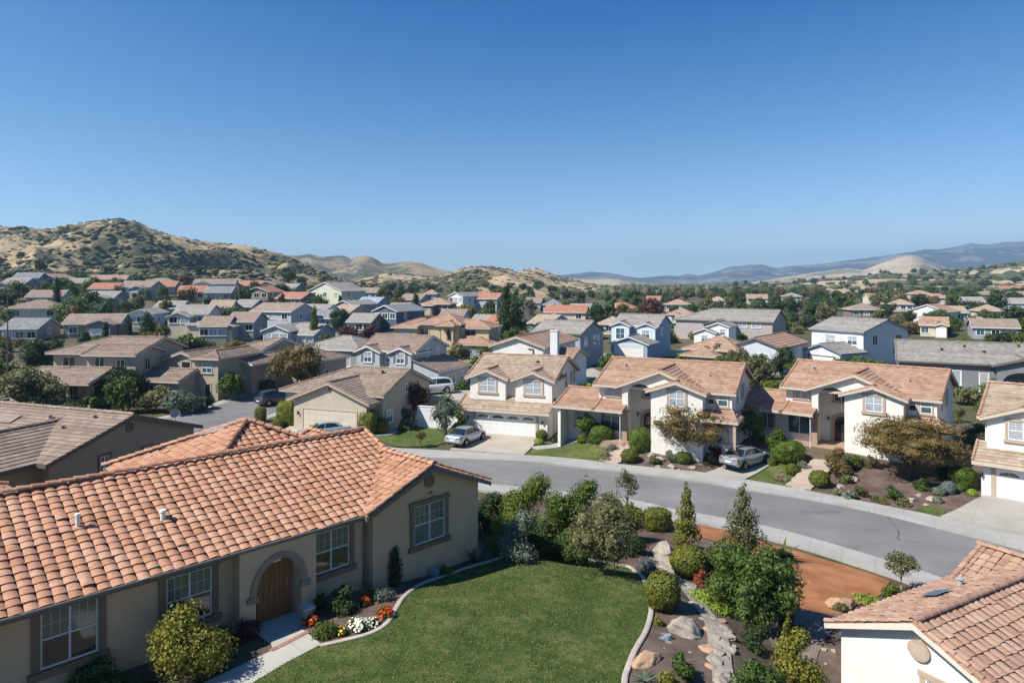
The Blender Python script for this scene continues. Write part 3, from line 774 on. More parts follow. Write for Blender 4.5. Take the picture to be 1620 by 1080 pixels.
# ------------------------------------------------------------------ cars
def carpaint(name, c, metal=.5):
    m, nt, out = mk(name); prin(nt, out, c, .32, .5, metal=metal, coat=.6); return m
M['tyre'] = paint((.018, .018, .018), .85, .1); M['rim'] = carpaint('alloy', (.42, .43, .45), .8)
M['lamp_red'] = glassm('tail_lamp', (.35, .015, .012), .15); M['lamp_clear'] = glassm('head_lamp', (.55, .57, .6), .1); M['car_glass'] = glassm('car_glass', (.012, .02, .022), .04)
def sect(x, prof):
    return [(x, y, z) for (y, z) in prof]
def car(kind, x, y, z, heading, col, label, suv=False, group=None, cat='car'):
    """heading: direction the nose points, degrees; body centred on its wheelbase"""
    root = empty(kind, (x, y, z), R(heading), label, cat, group)
    L = 4.75; W = .91
    if suv:
        st = [(-2.28, .42, .80, .74), (-2.2, .30, 1.02, .84), (-1.9, .24, 1.06, .89), (-1.0, .24, 1.04, .91), (0.3, .24, 1.02, .91), (1.0, .24, 1.02, .90), (1.45, .24, .98, .88), (2.0, .28, .88, .84), (2.25, .34, .76, .74), (2.34, .42, .62, .60)]
        gh = [(-2.12, 1.02, .78, .80), (-1.88, 1.58, .62, .66), (-1.2, 1.69, .62, .70), (.0, 1.70, .63, .71), (.62, 1.58, .60, .68), (1.32, 1.02, .72, .80)]; wr = .36; wx = (-1.42, 1.42)
    else:
        st = [(-2.36, .44, .72, .70), (-2.3, .34, .90, .80), (-2.05, .26, .97, .86), (-1.3, .22, .97, .90), (-.4, .22, .94, .91), (.5, .22, .92, .91), (1.05, .22, .90, .89), (1.6, .24, .83, .86), (2.1, .28, .73, .78), (2.3, .34, .62, .66), (2.36, .42, .54, .54)]
        gh = [(-1.72, .95, .74, .80), (-1.0, 1.36, .56, .66), (-.45, 1.43, .57, .68), (.15, 1.41, .57, .68), (.55, 1.32, .56, .67), (1.28, .91, .70, .80)]; wr = .33; wx = (-1.40, 1.42)
    b = MB(); rows = []
    fine = []
    for i in range(len(st) - 1):
        for t in (0, .34, .67): fine.append(tuple(st[i][q] * (1 - t) + st[i + 1][q] * t for q in range(4)))
    fine.append(st[-1])
    for (xx, zb, zt, hw) in fine:
        lift = 0
        for w0 in wx:
            dd = abs(xx - w0)
            if dd < wr + .08: lift = max(lift, math.sqrt((wr + .08) ** 2 - dd * dd) + wr - .02)
        zs = max(zb, lift) if lift else zb
        zs = min(zs, zt - .14)
        half = [(.55 * hw, zb), (hw * .93, min(zs, zt - .16)), (hw * 1.0, zs + .3 * (zt - zs)), (hw * 1.0, zs + .62 * (zt - zs)), (hw * .94, zt - .03), (hw * .80, zt), (hw * .4, zt + .025)]
        rows.append([(xx, -yy, zz) for yy, zz in half] + [(xx, yy, zz) for yy, zz in reversed(half)])
    b.grid(rows, True); b.face(rows[0]); b.face(rows[-1])
    body = b.build('body', col, root, True)
    g = MB(); gr = []
    for (xx, zz, hw, hb) in gh:
        base = gh[0][1] if zz == gh[0][1] else .9
        gr.append([(xx, -hb - .02, .86 if zz > .96 else zz - .06), (xx, -hw * 1.02, zz - .06), (xx, -hw * .8, zz), (xx, hw * .8, zz), (xx, hw * 1.02, zz - .06), (xx, hb + .02, .86 if zz > .96 else zz - .06)])
    g.grid(gr); g.build('window', M['car_glass'], root, True)
    r = MB(); top = [q for q in gh[1:-1]]; rr = []
    for (xx, zz, hw, hb) in top: rr.append([(xx, -hw * 1.04, zz - .085), (xx, -hw * 1.03, zz - .02), (xx, -hw * .75, zz + .015), (xx, hw * .75, zz + .015), (xx, hw * 1.03, zz - .02), (xx, hw * 1.04, zz - .085)])
    r.grid(rr)
    def pillar(p, q, w):   # strip from roof to belt on both sides
        for sg in (-1, 1):
            a = Vector((p[0], sg * p[1], p[2])); c = Vector((q[0], sg * q[1], q[2])); r.grid([[a + Vector((-w, sg * .018, 0)), a + Vector((w, sg * .018, 0))], [c + Vector((-w, sg * .018, 0)), c + Vector((w, sg * .018, 0))]])
    T = gh
    pillar((T[1][0] + .03, T[1][2] * 1.03, T[1][1] - .05), (T[0][0] + .05, T[0][3] + .0, T[0][1] - .06), .10)
    pillar((T[4][0] - .02, T[4][2] * 1.03, T[4][1] - .05), (T[5][0] - .05, T[5][3] + .0, T[5][1] - .06), .05)
    pillar((T[3][0] - .2, T[3][2] * 1.04, T[3][1] - .07), (T[3][0] - .15, T[3][3] + .03, .88), .045)
    r.build('roof_panel', col, root, True)
    for w0 in wx:
        for sg in (-1, 1):
            t = MB(); yy = sg * .80
            prof = [(.10, wr * .62), (.11, wr * .9), (.085, wr), (-.085, wr), (-.11, wr * .9), (-.10, wr * .62)]
            t.grid([[(math.cos(q) * rr_, o, math.sin(q) * rr_) for q in [2 * math.pi * k / 20 for k in range(20)]] for o, rr_ in prof], True)
            wh = t.build('wheel', M['tyre'], root, True, (w0, yy, wr))
            t = MB(); ys = sg * .095
            t.grid([[(math.cos(q) * rr_, o * sg, math.sin(q) * rr_) for q in [2 * math.pi * k / 20 for k in range(20)]] for o, rr_ in ((.10, wr * .64), (.085, wr * .58), (.04, wr * .56))], True)
            for k in range(5):
                q = 2 * math.pi * k / 5; a = Vector((math.cos(q), 0, math.sin(q))); s = Vector((-math.sin(q), 0, math.cos(q))) * .035
                t.face([a * .03 - s + Vector((0, ys, 0)), a * .03 + s + Vector((0, ys, 0)), a * wr * .6 + s + Vector((0, ys - sg * .01, 0)), a * wr * .6 - s + Vector((0, ys - sg * .01, 0))])
            t.build('rim', M['rim'], wh)
    f = MB(); f.box(-wr * .0 - 2.0, 2.0, -.7, .7, .2, .45); f.build('underbody', M['black'], root)
    zt = .80 if suv else .76; xb = st[1][0]; 
    for sg in (-1, 1):
        t = MB(); rws = [[(xb + .05 + .10, sg * .855, zt - .02), (xb + .15, sg * .86, zt + .14)], [(xb - .0, sg * .80, zt - .02), (xb + .02, sg * .79, zt + .13)], [(xb - .075, sg * .55, zt + .0), (xb - .05, sg * .54, zt + .11)], [(xb - .08, sg * .42, zt + .01), (xb - .055, sg * .42, zt + .09)]]
        t.grid(rws); t.build('tail_light', M['lamp_red'], root)
        t = MB(); xf = st[-2][0]; hz = .62 if not suv else .76
        t.grid([[(xf - .38, sg * .80, hz + .02), (xf - .42, sg * .79, hz + .14)], [(xf - .08, sg * .70, hz - .02), (xf - .16, sg * .68, hz + .10)], [(xf + .04, sg * .46, hz - .04), (xf - .03, sg * .45, hz + .05)]]); t.build('headlight', M['lamp_clear'], root)
        t = MB(); t.box(.95, 1.1, *sorted((sg * .90, sg * 1.05)), .92, 1.04); t.build('side_mirror', col, root)
    t = MB(); t.box(st[0][0] - .02, st[0][0] + .04, -.26, .26, .56, .68); t.build('number_plate', M['white'], root)
    t = MB(); t.box(st[0][0] - .01, st[0][0] + .1, -.68, .68, .34, .44); t.build('rear_bumper', M['dark'], root)
    t = MB(); t.box(st[-1][0] - .06, st[-1][0] + .015, -.4, .4, .40, .52); t.build('grille', M['dark'], root)
    return root
# ------------------------------------------------------------------ camera, light, sky
cam = bpy.data.cameras.new('Camera'); co = bpy.data.objects.new('Camera', cam); COL.objects.link(co)
cam.lens = 24; cam.sensor_width = 36; cam.shift_y = -90 / 1620; cam.clip_end = 20000; cam.clip_start = .1
co.location = (0, 0, H); co.rotation_euler = (R(90), 0, 0); SC.camera = co
SUN = Vector((-.82, -.35, .95)).normalized()
sun = bpy.data.lights.new('Sun', 'SUN'); so = bpy.data.objects.new('Sun', sun); COL.objects.link(so)
sun.energy = 5.0; sun.angle = R(.5); sun.color = (1, .94, .84)
so.rotation_euler = SUN.to_track_quat('Z', 'Y').to_euler(); so.location = (-40, -20, 60)
w = bpy.data.worlds.new('World'); SC.world = w; w.use_nodes = True
nt = w.node_tree; nt.nodes.clear()
sky = nt.nodes.new('ShaderNodeTexSky'); sky.sky_type = 'NISHITA'; sky.sun_disc = False
sky.sun_elevation = math.asin(SUN.z); sky.sun_rotation = math.atan2(SUN.x, SUN.y)
sky.altitude = 300; sky.air_density = 1.0; sky.dust_density = 0.0; sky.ozone_density = 6.0
SKS = .13
v1 = nt.nodes.new('ShaderNodeVectorMath'); v1.operation = 'SCALE'; v1.inputs[3].default_value = SKS; nt.links.new(sky.outputs[0], v1.inputs[0])
cv = nt.nodes.new('ShaderNodeRGBCurve'); nt.links.new(v1.outputs[0], cv.inputs[1])
for ci, pts in enumerate(([(0, 0), (.13, .004), (.246, .145), (.418, .37), (.62, .68), (1, .86)], [(0, 0), (.246, .13), (.44, .36), (.658, .63), (.889, .90), (1, .98)], [(0, 0), (.485, .43), (.738, .67), (.863, .86), (1, 1.0)])):
    c = cv.mapping.curves[ci]
    while len(c.points) < len(pts): c.points.new(.5, .5)
    for q, p in zip(c.points, pts): q.location = p; q.handle_type = 'VECTOR'
cv.mapping.update()
v2 = nt.nodes.new('ShaderNodeVectorMath'); v2.operation = 'SCALE'; v2.inputs[3].default_value = 1 / SKS; nt.links.new(cv.outputs[0], v2.inputs[0])
bg = nt.nodes.new('ShaderNodeBackground'); bg.inputs[1].default_value = SKS / 1.57
wo = nt.nodes.new('ShaderNodeOutputWorld'); nt.links.new(v2.outputs[0], bg.inputs[0]); nt.links.new(bg.outputs[0], wo.inputs[0])
SC.view_settings.view_transform = 'Standard'; SC.view_settings.look = 'None'; SC.view_settings.exposure = .65; SC.view_settings.gamma = 1
SC.render.engine = 'CYCLES'
SC.cycles.max_bounces = 6; SC.cycles.diffuse_bounces = 3; SC.cycles.glossy_bounces = 2; SC.cycles.transmission_bounces = 4; SC.cycles.transparent_max_bounces = 6; SC.cycles.volume_bounces = 1
SC.cycles.use_denoising = True; SC.cycles.sample_clamp_indirect = 6

# ------------------------------------------------------------------ ground sheet
def ground_material():
    m, nt, out = mk('ground')
    a = nz(nt, .03, 5, .6); b = nz(nt, .35, 5, .65); c = nz(nt, 6, 4, .6)
    soil = ramp(nt, b, [(.3, (.07, .055, .04)), (.5, (.135, .108, .078)), (.7, (.24, .195, .14))])
    green = ramp(nt, c, [(.3, (.03, .045, .014)), (.7, (.085, .10, .035))])
    f = ramp(nt, mth(nt, 'ADD', mth(nt, 'MULTIPLY', a, .45), mth(nt, 'MULTIPLY', b, .55)), [(.455, (0, 0, 0)), (.575, (1, 1, 1))])
    col = mixc(nt, f, soil, green)
    prin(nt, out, col, .95, .1, bump(nt, c, .5, .05)); return m
def build_ground():
    ang = np.concatenate([np.arange(-50, 50.01, .45), np.arange(55, 310, 5.0)])
    rr = [0.0, 2.5, 5.0]; r = 7.0
    while r < 7500: rr.append(r); r *= 1.017 if r < 130 else 1.05
    A = np.radians(ang); RR = np.array(rr)
    X = RR[:, None] * np.sin(A)[None]; Y = RR[:, None] * np.cos(A)[None]
    Z = terr_np(X, Y)
    d = np.hypot(X, Y); Z = np.where(d > 900, Z - (d - 900) * .01, Z)
    na = len(ang); mb = MB(); mb.v = list(zip(X.ravel(), Y.ravel(), Z.ravel()))
    for i in range(len(rr) - 1):
        for j in range(na):
            k = (j + 1) % na
            mb.f.append((i * na + j, i * na + k, (i + 1) * na + k, (i + 1) * na + j))
    mb.uv = [[(0, 0)] * 4] * len(mb.f); mb.mi = [0] * len(mb.f)
    tag(mb.build('ground', ground_material(), None, True), kind='structure')
build_ground()

# ------------------------------------------------------------------ streets, pavements, drives
M['asphalt'] = None
def asphalt():
    m, nt, out = mk('asphalt')
    a = nz(nt, .25, 4, .6); b = nz(nt, 90, 2); c = nz(nt, .12, 4, .65, stretch=(.5, 2.5, 1))
    v = nt.nodes.new('ShaderNodeTexVoronoi'); v.feature = 'DISTANCE_TO_EDGE'; v.inputs['Scale'].default_value = .17
    tc = nt.nodes.new('ShaderNodeTexCoord'); w2 = nt.nodes.new('ShaderNodeTexNoise'); w2.inputs['Scale'].default_value = .8; w2.inputs['Detail'].default_value = 5
    nt.links.new(tc.outputs['Object'], w2.inputs[0]); wm = mixc(nt, .28, tc.outputs['Object'], w2.outputs[1]); nt.links.new(wm, v.inputs['Vector'])
    f = mth(nt, 'ADD', mth(nt, 'ADD', mth(nt, 'MULTIPLY', a, .45), mth(nt, 'MULTIPLY', b, .25)), mth(nt, 'MULTIPLY', c, .3))
    col = ramp(nt, f, [(.36, (.138, .136, .136)), (.5, (.178, .176, .175)), (.64, (.225, .223, .22))])
    n4 = nz(nt, .5, 2); crack = mth(nt, 'LESS_THAN', v.outputs[0], .0026); crack = mth(nt, 'MULTIPLY', crack, ramp(nt, n4, [(.45, (0, 0, 0)), (.6, (.7, .7, .7))]))
    n6 = nz(nt, .3, 3, .6, stretch=(.6, 1.4, 1)); stain = ramp(nt, n6, [(.60, (0, 0, 0)), (.72, (.35, .35, .35))])
    col = mixc(nt, stain, col, (.07, .07, .072)); col = mixc(nt, crack, col, (.05, .05, .05))
    prin(nt, out, col, .9, .2, bump(nt, b, .3, .01)); return m
M['asphalt'] = asphalt()
def concrete(c, joint=1.5, name='concrete', rot=0.0):
    m, nt, out = mk(name)
    a = nz(nt, .6, 5, .6); b = nz(nt, 40, 3); s = nz(nt, .25, 4, .6)
    f = mth(nt, 'ADD', mth(nt, 'MULTIPLY', a, .6), mth(nt, 'MULTIPLY', b, .4))
    col = ramp(nt, f, [(.33, sc(c, .8)), (.5, c), (.67, sc(c, 1.12))])
    col = mixc(nt, ramp(nt, s, [(.52, (0, 0, 0)), (.75, (.45, .45, .45))]), col, (c[0] * .72, c[1] * .62, c[2] * .52))
    tc = nt.nodes.new('ShaderNodeTexCoord'); mp = nt.nodes.new('ShaderNodeMapping'); mp.inputs['Rotation'].default_value = (0, 0, rot); nt.links.new(tc.outputs['Object'], mp.inputs[0])
    sx = nt.nodes.new('ShaderNodeSeparateXYZ'); nt.links.new(mp.outputs[0], sx.inputs[0])
    def line(o):
        q = mth(nt, 'FRACT', mth(nt, 'DIVIDE', o, joint)); return mth(nt, 'LESS_THAN', q, .016 * 1.5 / joint)
    j = mth(nt, 'MULTIPLY', mth(nt, 'MAXIMUM', line(sx.outputs[0]), line(sx.outputs[1])), .5)
    col = mixc(nt, j, col, sc(c, .35))
    prin(nt, out, col, .9, .2, bump(nt, b, .2, .01)); return m
M['walk'] = concrete((.34, .335, .315), 1.55, 'pavement_concrete', R(28))
M['drive'] = concrete((.40, .355, .295), 3.0, 'drive_concrete', R(25))
M['drive2'] = concrete((.355, .335, .295), 2.6, 'drive_concrete_grey', R(40))
M['landing'] = concrete((.40, .385, .35), 1.3, 'entry_concrete', R(-46))
def structure(o): return tag(o, kind='structure')
road = gpoly(smoothline(RD_FAR, 4)) + gpoly(smoothline(RD_NEAR, 4))[::-1]
structure(sheet('road', road, .03, M['asphalt'], 1.0))
structure(sheet('pavement', gpoly(smoothline(SW_FAR, 4)) + gpoly(smoothline(RD_FAR, 4))[::-1], .15, M['walk'], .7, .3))
structure(sheet('pavement', gpoly(smoothline(RD_NEAR, 4)) + gpoly(smoothline(SW_NEAR, 4))[::-1], .15, M['walk'], .7, .3))
def ribbon(name, pts, w, off, mat, step=1.6):
    P = [Vector(p) for p in smoothline(pts, 6)]; Lf, Rt = [], []
    for i, p in enumerate(P):
        d = (P[min(i + 1, len(P) - 1)] - P[max(i - 1, 0)]).normalized(); n = Vector((-d.y, d.x)); Lf.append(tuple(p + n * w / 2)); Rt.append(tuple(p - n * w / 2))
    return structure(sheet(name, Lf + Rt[::-1], off, mat, step))
br = [(-52, 38), (-40, 55), (-33, 66), (-29, 78), (-28, 92), (-31, 112), (-35, 135), (-37, 160)]
ribbon('pavement', br, 10.6, .05, M['walk']); ribbon('road', br, 8.0, .09, M['asphalt'])
st2 = [(20.0, 96), (13, 92), (10.5, 104), (9, 118), (14, 128), (40, 138), (80, 138)]
ribbon('road', st2, 9, .06, M['drive2'])

# ------------------------------------------------------------------ main lawn and beds
def lawn_material(c1, c2, c3):
    m, nt, out = mk('lawn')
    a = nz(nt, .55, 4, .6); b = nz(nt, 60, 3, .7); d = nz(nt, 2.2, 5, .75); e = nz(nt, 6, 4, .7)
    f = mth(nt, 'ADD', mth(nt, 'ADD', mth(nt, 'MULTIPLY', a, .38), mth(nt, 'MULTIPLY', b, .17)), mth(nt, 'ADD', mth(nt, 'MULTIPLY', d, .27), mth(nt, 'MULTIPLY', e, .18)))
    col = ramp(nt, f, [(.41, c1), (.5, c2), (.585, c3)])
    n9 = nz(nt, .9, 5, .7); col = mixc(nt, ramp(nt, n9, [(.6, (0, 0, 0)), (.78, (.6, .6, .6))]), col, (c3[0] * 1.12, c3[1] * .98, c3[2] * 1.1))
    prin(nt, out, col, .9, .15, bump(nt, b, .8, .05)); return m
M['lawn'] = lawn_material((.040, .070, .017), (.072, .107, .026), (.135, .15, .05))
M['lawn2'] = lawn_material((.055, .085, .02), (.09, .12, .032), (.16, .16, .06))
M['mulch'] = speckle((.055, .038, .03), (.115, .082, .066), (.2, .155, .13), 1.1, 38, .95, .8)
M['gravel'] = speckle((.10, .08, .066), (.18, .15, .125), (.28, .25, .215), 1.5, 32, .95, .8)
M['orange'] = speckle((.22, .085, .035), (.33, .14, .065), (.42, .21, .11), .8, 30, .95, .7)
LAWN_PX = [(395, 1080), (455, 1047), (505, 1024), (545, 1015), (585, 1004), (612, 988), (626, 965), (640, 945), (668, 925), (705, 912), (745, 898), (785, 886), (820, 879), (870, 879), (920, 884), (965, 894), (1000, 901), (1018, 918), (1028, 945), (1030, 970), (1022, 1000), (1005, 1030), (993, 1060), (988, 1082), (985, 1180), (940, 1400), (300, 1400), (280, 1180)]
lawn_xy = smoothline(gpoly(LAWN_PX), 5)
BED_PX = [(300, 1130), (385, 1050), (440, 1010), (500, 985), (560, 935), (600, 915), (760, 862), (770, 800), (800, 778), (990, 806), (1065, 828), (1140, 842), (1240, 866), (1330, 893), (1450, 936), (1440, 985), (1390, 1010), (1345, 1080), (1340, 1500), (200, 1500)]
structure(sheet('garden_bed', gpoly(BED_PX), .02, M['mulch'], .6))
structure(sheet('lawn', lawn_xy, .05, M['lawn'], .5))
def grass_blades():
    P = np.array(lawn_xy); g = np.random.default_rng(4)
    n = 34000; lo = P.min(0); hi = P.max(0); hi[1] = min(hi[1], 28.5); lo[1] = max(lo[1], 13); q = g.uniform(lo, hi, (n, 2))
    ins = np.zeros(n, bool); j = len(P) - 1
    for i in range(len(P)):
        c = (P[i, 1] > q[:, 1]) != (P[j, 1] > q[:, 1])
        with np.errstate(divide='ignore', invalid='ignore'): xc = (P[j, 0] - P[i, 0]) * (q[:, 1] - P[i, 1]) / (P[j, 1] - P[i, 1]) + P[i, 0]
        ins ^= c & (q[:, 0] < xc); j = i
    q = q[ins]; n = len(q); z = terr_np(q[:, 0], q[:, 1]) + .05
    B = np.stack([q[:, 0], q[:, 1], z], 1); a = g.uniform(0, 6.28, n); h = g.uniform(.012, .032, n); t = np.stack([np.cos(a), np.sin(a), 0 * a], 1)
    ln = g.normal(0, .028, (n, 3)); ln[:, 2] = 0; up = np.array([0, 0, 1.]) * h[:, None] + ln
    V = np.stack([B - t * .022, B + t * .022, B + t * .012 + up, B - t * .012 + up], 1).reshape(-1, 3)
    tag(link('grass', quads_mesh('grass', V, LG['lawn'], n)), 'short mown grass blades covering the main lawn', 'grass', None, 'stuff')
LG['lawn'] = leafm((.045, .075, .016), (.075, .10, .026), (.135, .14, .05))
grass_blades()
M['edging'] = speckle((.30, .25, .21), (.42, .36, .31), (.52, .46, .41), 2, 30)
def curb_line(name, pts, r, label, mat, h=.10):
    mb = MB(); P = [Vector((p[0], p[1], terr(p[0], p[1]))) for p in pts]; rows = []
    for i, p in enumerate(P):
        d = (P[min(i + 1, len(P) - 1)] - P[max(i - 1, 0)]); d.z = 0; d.normalize(); n = Vector((-d.y, d.x, 0))
        rows.append([p - n * r + Vector((0, 0, -.1)), p - n * r + Vector((0, 0, h * .8)), p - n * r * .6 + Vector((0, 0, h)), p + n * r * .6 + Vector((0, 0, h)), p + n * r + Vector((0, 0, h * .8)), p + n * r + Vector((0, 0, -.1))])
    mb.grid(rows); return tag(mb.build(name, mat), label, 'edging')
e_xy = smoothline(gpoly(LAWN_PX[2:25]), 6)
curb_line('lawn_edging', e_xy, .085, 'curving pinkish concrete kerb between the main lawn and its beds', M['edging'])
# entry walk
walk = [(505, 1022), (448, 975), (395, 1000), (420, 1032), (330, 1075), (250, 1125), (330, 1125), (395, 1085), (455, 1050)]
structure(sheet('path', gpoly([(508, 1021), (462, 985), (425, 1003), (432, 1030), (330, 1078), (230, 1135), (300, 1200), (330, 1128), (398, 1083), (455, 1049)]), .06, M['landing'], .5, .1))
structure(sheet('brick_border', gpoly([(431, 1033), (424, 1031), (486, 1000), (490, 1003)]), .075, speckle((.22, .10, .075), (.32, .16, .12), (.4, .24, .19), 6, 30), .4))
# orange slope by the street
structure(sheet('slope', gpoly([(1085, 822), (1135, 836), (1170, 845), (1240, 868), (1300, 884), (1370, 906), (1408, 920), (1400, 936), (1350, 962), (1300, 975), (1255, 962), (1248, 930), (1210, 905), (1190, 880), (1150, 862), (1100, 850)]), .06, M['orange'], .5, 0, None, .12))
structure(sheet('slope', gpoly([(1235, 940), (1300, 962), (1345, 965), (1330, 985), (1305, 1010), (1290, 1060), (1230, 1060), (1215, 1000)]), .055, M['gravel'], .5, 0, None, .15))
# far side lots
structure(sheet('driveway', gpoly([(712, 713), (742, 684), (750, 680), (868, 688), (850, 700), (829, 722)]), .17, M['drive'], .8, .3))
structure(sheet('lawn', gpoly([(829, 721), (850, 706), (880, 703), (925, 692), (960, 700), (975, 712), (965, 734), (900, 727)]), .09, M['lawn2'], .8, 0, None, .1))
structure(sheet('driveway', gpoly([(1118, 750), (1160, 728), (1200, 712), (1240, 716), (1222, 735), (1178, 761)]), .17, M['drive2'], .8, .3))
structure(sheet('lawn', gpoly([(1180, 760), (1225, 733), (1262, 738), (1268, 750), (1250, 773)]), .09, M['lawn2'], .8, 0, None, .1))
structure(sheet('driveway', gpoly([(1488, 820), (1560, 786), (1580, 780), (1720, 815), (1720, 872), (1620, 849)]), .17, M['drive2'], .8, .3))
structure(sheet('garden_bed', gpoly([(958, 735), (990, 700), (1030, 700), (1130, 718), (1175, 700), (1160, 728), (1118, 750)]), .07, M['mulch'], .8))
structure(sheet('garden_bed', gpoly([(1270, 776), (1300, 735), (1345, 738), (1450, 750), (1530, 750), (1560, 786), (1488, 820), (1446, 811)]), .07, M['mulch'], .8))
structure(sheet('lawn', gpoly([(1446, 811), (1470, 800), (1497, 808), (1488, 820)]), .10, M['lawn2'], .8, 0, None, .1))
structure(sheet('lawn', gpoly([(592, 692), (640, 680), (668, 668), (690, 668), (702, 683), (706, 700), (680, 708), (625, 708)]), .09, M['lawn'], .8, 0, None, .1))
structure(sheet('driveway', gpoly([(420, 712), (440, 688), (465, 672), (565, 672), (560, 690), (530, 712)]), .17, M['drive'], 1.0, .3))
structure(sheet('path', gpoly([(590, 692), (612, 680), (640, 672), (668, 665), (672, 668), (645, 678), (618, 690)]), .13, M['walk'], .8, .2))
structure(sheet('path', gpoly([(836, 708), (868, 706), (905, 694), (928, 684), (934, 688), (912, 700), (880, 710), (850, 713)]), .13, M['walk'], .8, .2))
structure(sheet('path', gpoly([(990, 704), (955, 735), (972, 738), (1003, 708)]), .12, M['walk'], .6, .2))
structure(sheet('path', gpoly([(1300, 728), (1252, 772), (1272, 778), (1318, 733)]), .12, M['walk'], .6, .2))
# ------------------------------------------------------------------ the tile-roofed house with the arched entry
CL = tile_clay((.31, .15, .09), (.45, .235, .145), (.53, .325, .225))
CAPM = CL
TAUPE = stucco((.55, .375, .24)); TRIM = stucco((.20, .138, .09)); GUT = paint((.14, .125, .11), .5, .1)
FRM = paint((.50, .50, .49), .5, .06)
def F0():
    h = House('tile_roofed_house', 'taupe stucco bungalow under orange clay barrel tiles, with an arched wooden entry', 'house', (-5.41, 24.85, 0), 46, TAUPE, CL, GUT, CL)
    sd = [0]
    def bar(mb, *q):
        sd[0] += 1
        if sd[0] > 1: barrel_plane(mb, *q, seed=sd[0]); return
        barrel_plane(mb, *q, seed=1, inside=lambda p: p.y > p.x - .1, pan=False)   # front slope stops at the valley of the wing
        zf = lambda v: 2.78 + .41 * (v - .45) - .02
        mb.cur = 1
        for dz in (0, -.1): mb.face([(q[0][0], 0, zf(0) + dz), (.2, 0, zf(0) + dz), (3.2, 3.1, zf(3.1) + dz), (3.25, 4.7, zf(4.7) + dz), (q[0][0], 4.7, zf(4.7) + dz)])
        mb.face([(q[0][0], 0, zf(0)), (.2, 0, zf(0)), (.2, 0, zf(0) - .1), (q[0][0], 0, zf(0) - .1)]); mb.cur = 0
    h.block(-17, 3.0, .45, 8.95, 2.78, .41, 'u', oh=.45, rk=.25, tile=bar, fas=.16, capz=.06, fasend=.1)
    h.block(.45, 5.76, .05, 9.0, 2.78, .41, 'v', oh=.45, rk=.32, tile=bar, fas=.16, capz=.05)
    h.block(-4.5, 3.6, 4.4, 12.6, 3.06, .45, 'u', oh=.4, rk=.3, hip=(1, 1), tile=bar, fas=.16, capz=.08)
    h.block(-13.5, -9.0, 5.0, 11.0, 3.35, .41, 'v', oh=.3, rk=.3, tile=bar, fas=.16, capz=.05)
    # soffit strip and stucco base
    for (a, wd, zb, ht, dp) in ((-9.11, 1.36, .78, 1.55, 0), (-5.96, 1.36, .72, 1.52, 0), (-1.08, 1.5, .82, 1.46, 0)):
        window(h.o, a, .45, zb, wd, ht, 'front', 'double', TRIM, True, FRM, M['blind'], M['glass_dark'], 2, .20, 'window', .07)
    window(h.o, 3.1, .05, .84, 1.56, 1.52, 'front', 'double', TRIM, True, FRM, M['blind'], M['glass_teal'], 2, .18, 'window', .07)
    # entry: arched wall stands proud of the front, door set back
    mb = MB(); arch_wall(mb, -4.62, -1.94, -4.08, -2.48, 1.02, 1.0, -.06, .46, -.7, lambda u: 2.56)
    mb.build('entry_arch', TAUPE, h.o)
    mb = MB(); arch_trim(mb, -3.28, .80, 1.02, 1.0, .20, -.11, -.0601)
    mb.box(-4.38, -4.02, -.14, .02, .84, 1.015); mb.box(-2.54, -2.18, -.14, .02, .84, 1.015)
    mb.build('arch_trim', stucco((.26, .21, .155)), h.o)
    mb = MB(); mb.box(-4.0, -2.55, .40, .443, -.15, 2.06)
    d = mb.build('door_surround', TRIM, h.o)
    mb = MB(); mb.box(-3.86, -2.68, .34, .399, -.12, 2.04)
    for i in range(6): mb.box(-3.84 + i * .19, -3.84 + i * .19 + .175, .322, .34, -.08, 1.98)
    d = mb.build('door', M['wood'], h.o)
    mb = MB(); mb.tube([(-2.86, .31, .85), (-2.86, .26, .9), (-2.86, .26, 1.1), (-2.86, .31, 1.15)], .018, 6); mb.build('handle', M['metal'], d)
    mb = MB(); mb.box(-3.42, -3.08, .24, .32, 1.80, 1.90); mb.build('porch_lamp', M['white'], h.o)
    mb = MB(); mb.box(-4.1, -2.4, -1.75, .33, -.6, -.10)
    mb.build('entry_step', M['landing'], h.o)
    # gable vent, down pipe, roof pipes
    mb = MB(); n = 20
    pr = [(3.1 + .26 * math.cos(2 * math.pi * k / n), 3.22 + .26 * math.sin(2 * math.pi * k / n)) for k in range(n)]
    mb.prism(pr, lambda p, a: (p[0], a, p[1]), .0, .06); mb.build('gable_vent', TRIM, h.o)
    mb = MB(); mb.tube([(.30, .0, 2.45), (.30, .36, 2.2), (.30, .36, -.6)], .04, 8); mb.build('down_pipe', GUT, h.o)
    mb = MB(); mb.tube([(-17, -.07, 2.56), (.0, -.07, 2.56)], .065, 8); mb.build('gutter', GUT, h.o)
    mb = MB(); mb.box(-17, 0, -.45 + .46, .45, 2.42, 2.45); mb.build('soffit', TAUPE, h.o)
    h.vent(-8.4, 2.6, 3.75, 'roof_vent', M['white'], .06, .3); h.vent(-6.15, 2.1, 3.5, 'roof_vent', M['white'], .08, .24)
    h.lod = 0; h.done()
F0()
# corner pedestal light by the entry
mb = MB(); x, y, z = ground(486, 985); tx = empty('light_pillar', (x, y, z), R(46), 'short stone pillar with a flat grey cap beside the arched entry', 'pillar light')
mb.box(-.13, .13, -.13, .13, -.1, .5); mb.build('pillar', M['rock'], tx); mb = MB(); mb.box(-.2, .2, -.2, .2, .502, .56); mb.box(-.12, .12, -.12, .12, .56, .6); mb.build('cap', M['metal'], tx)

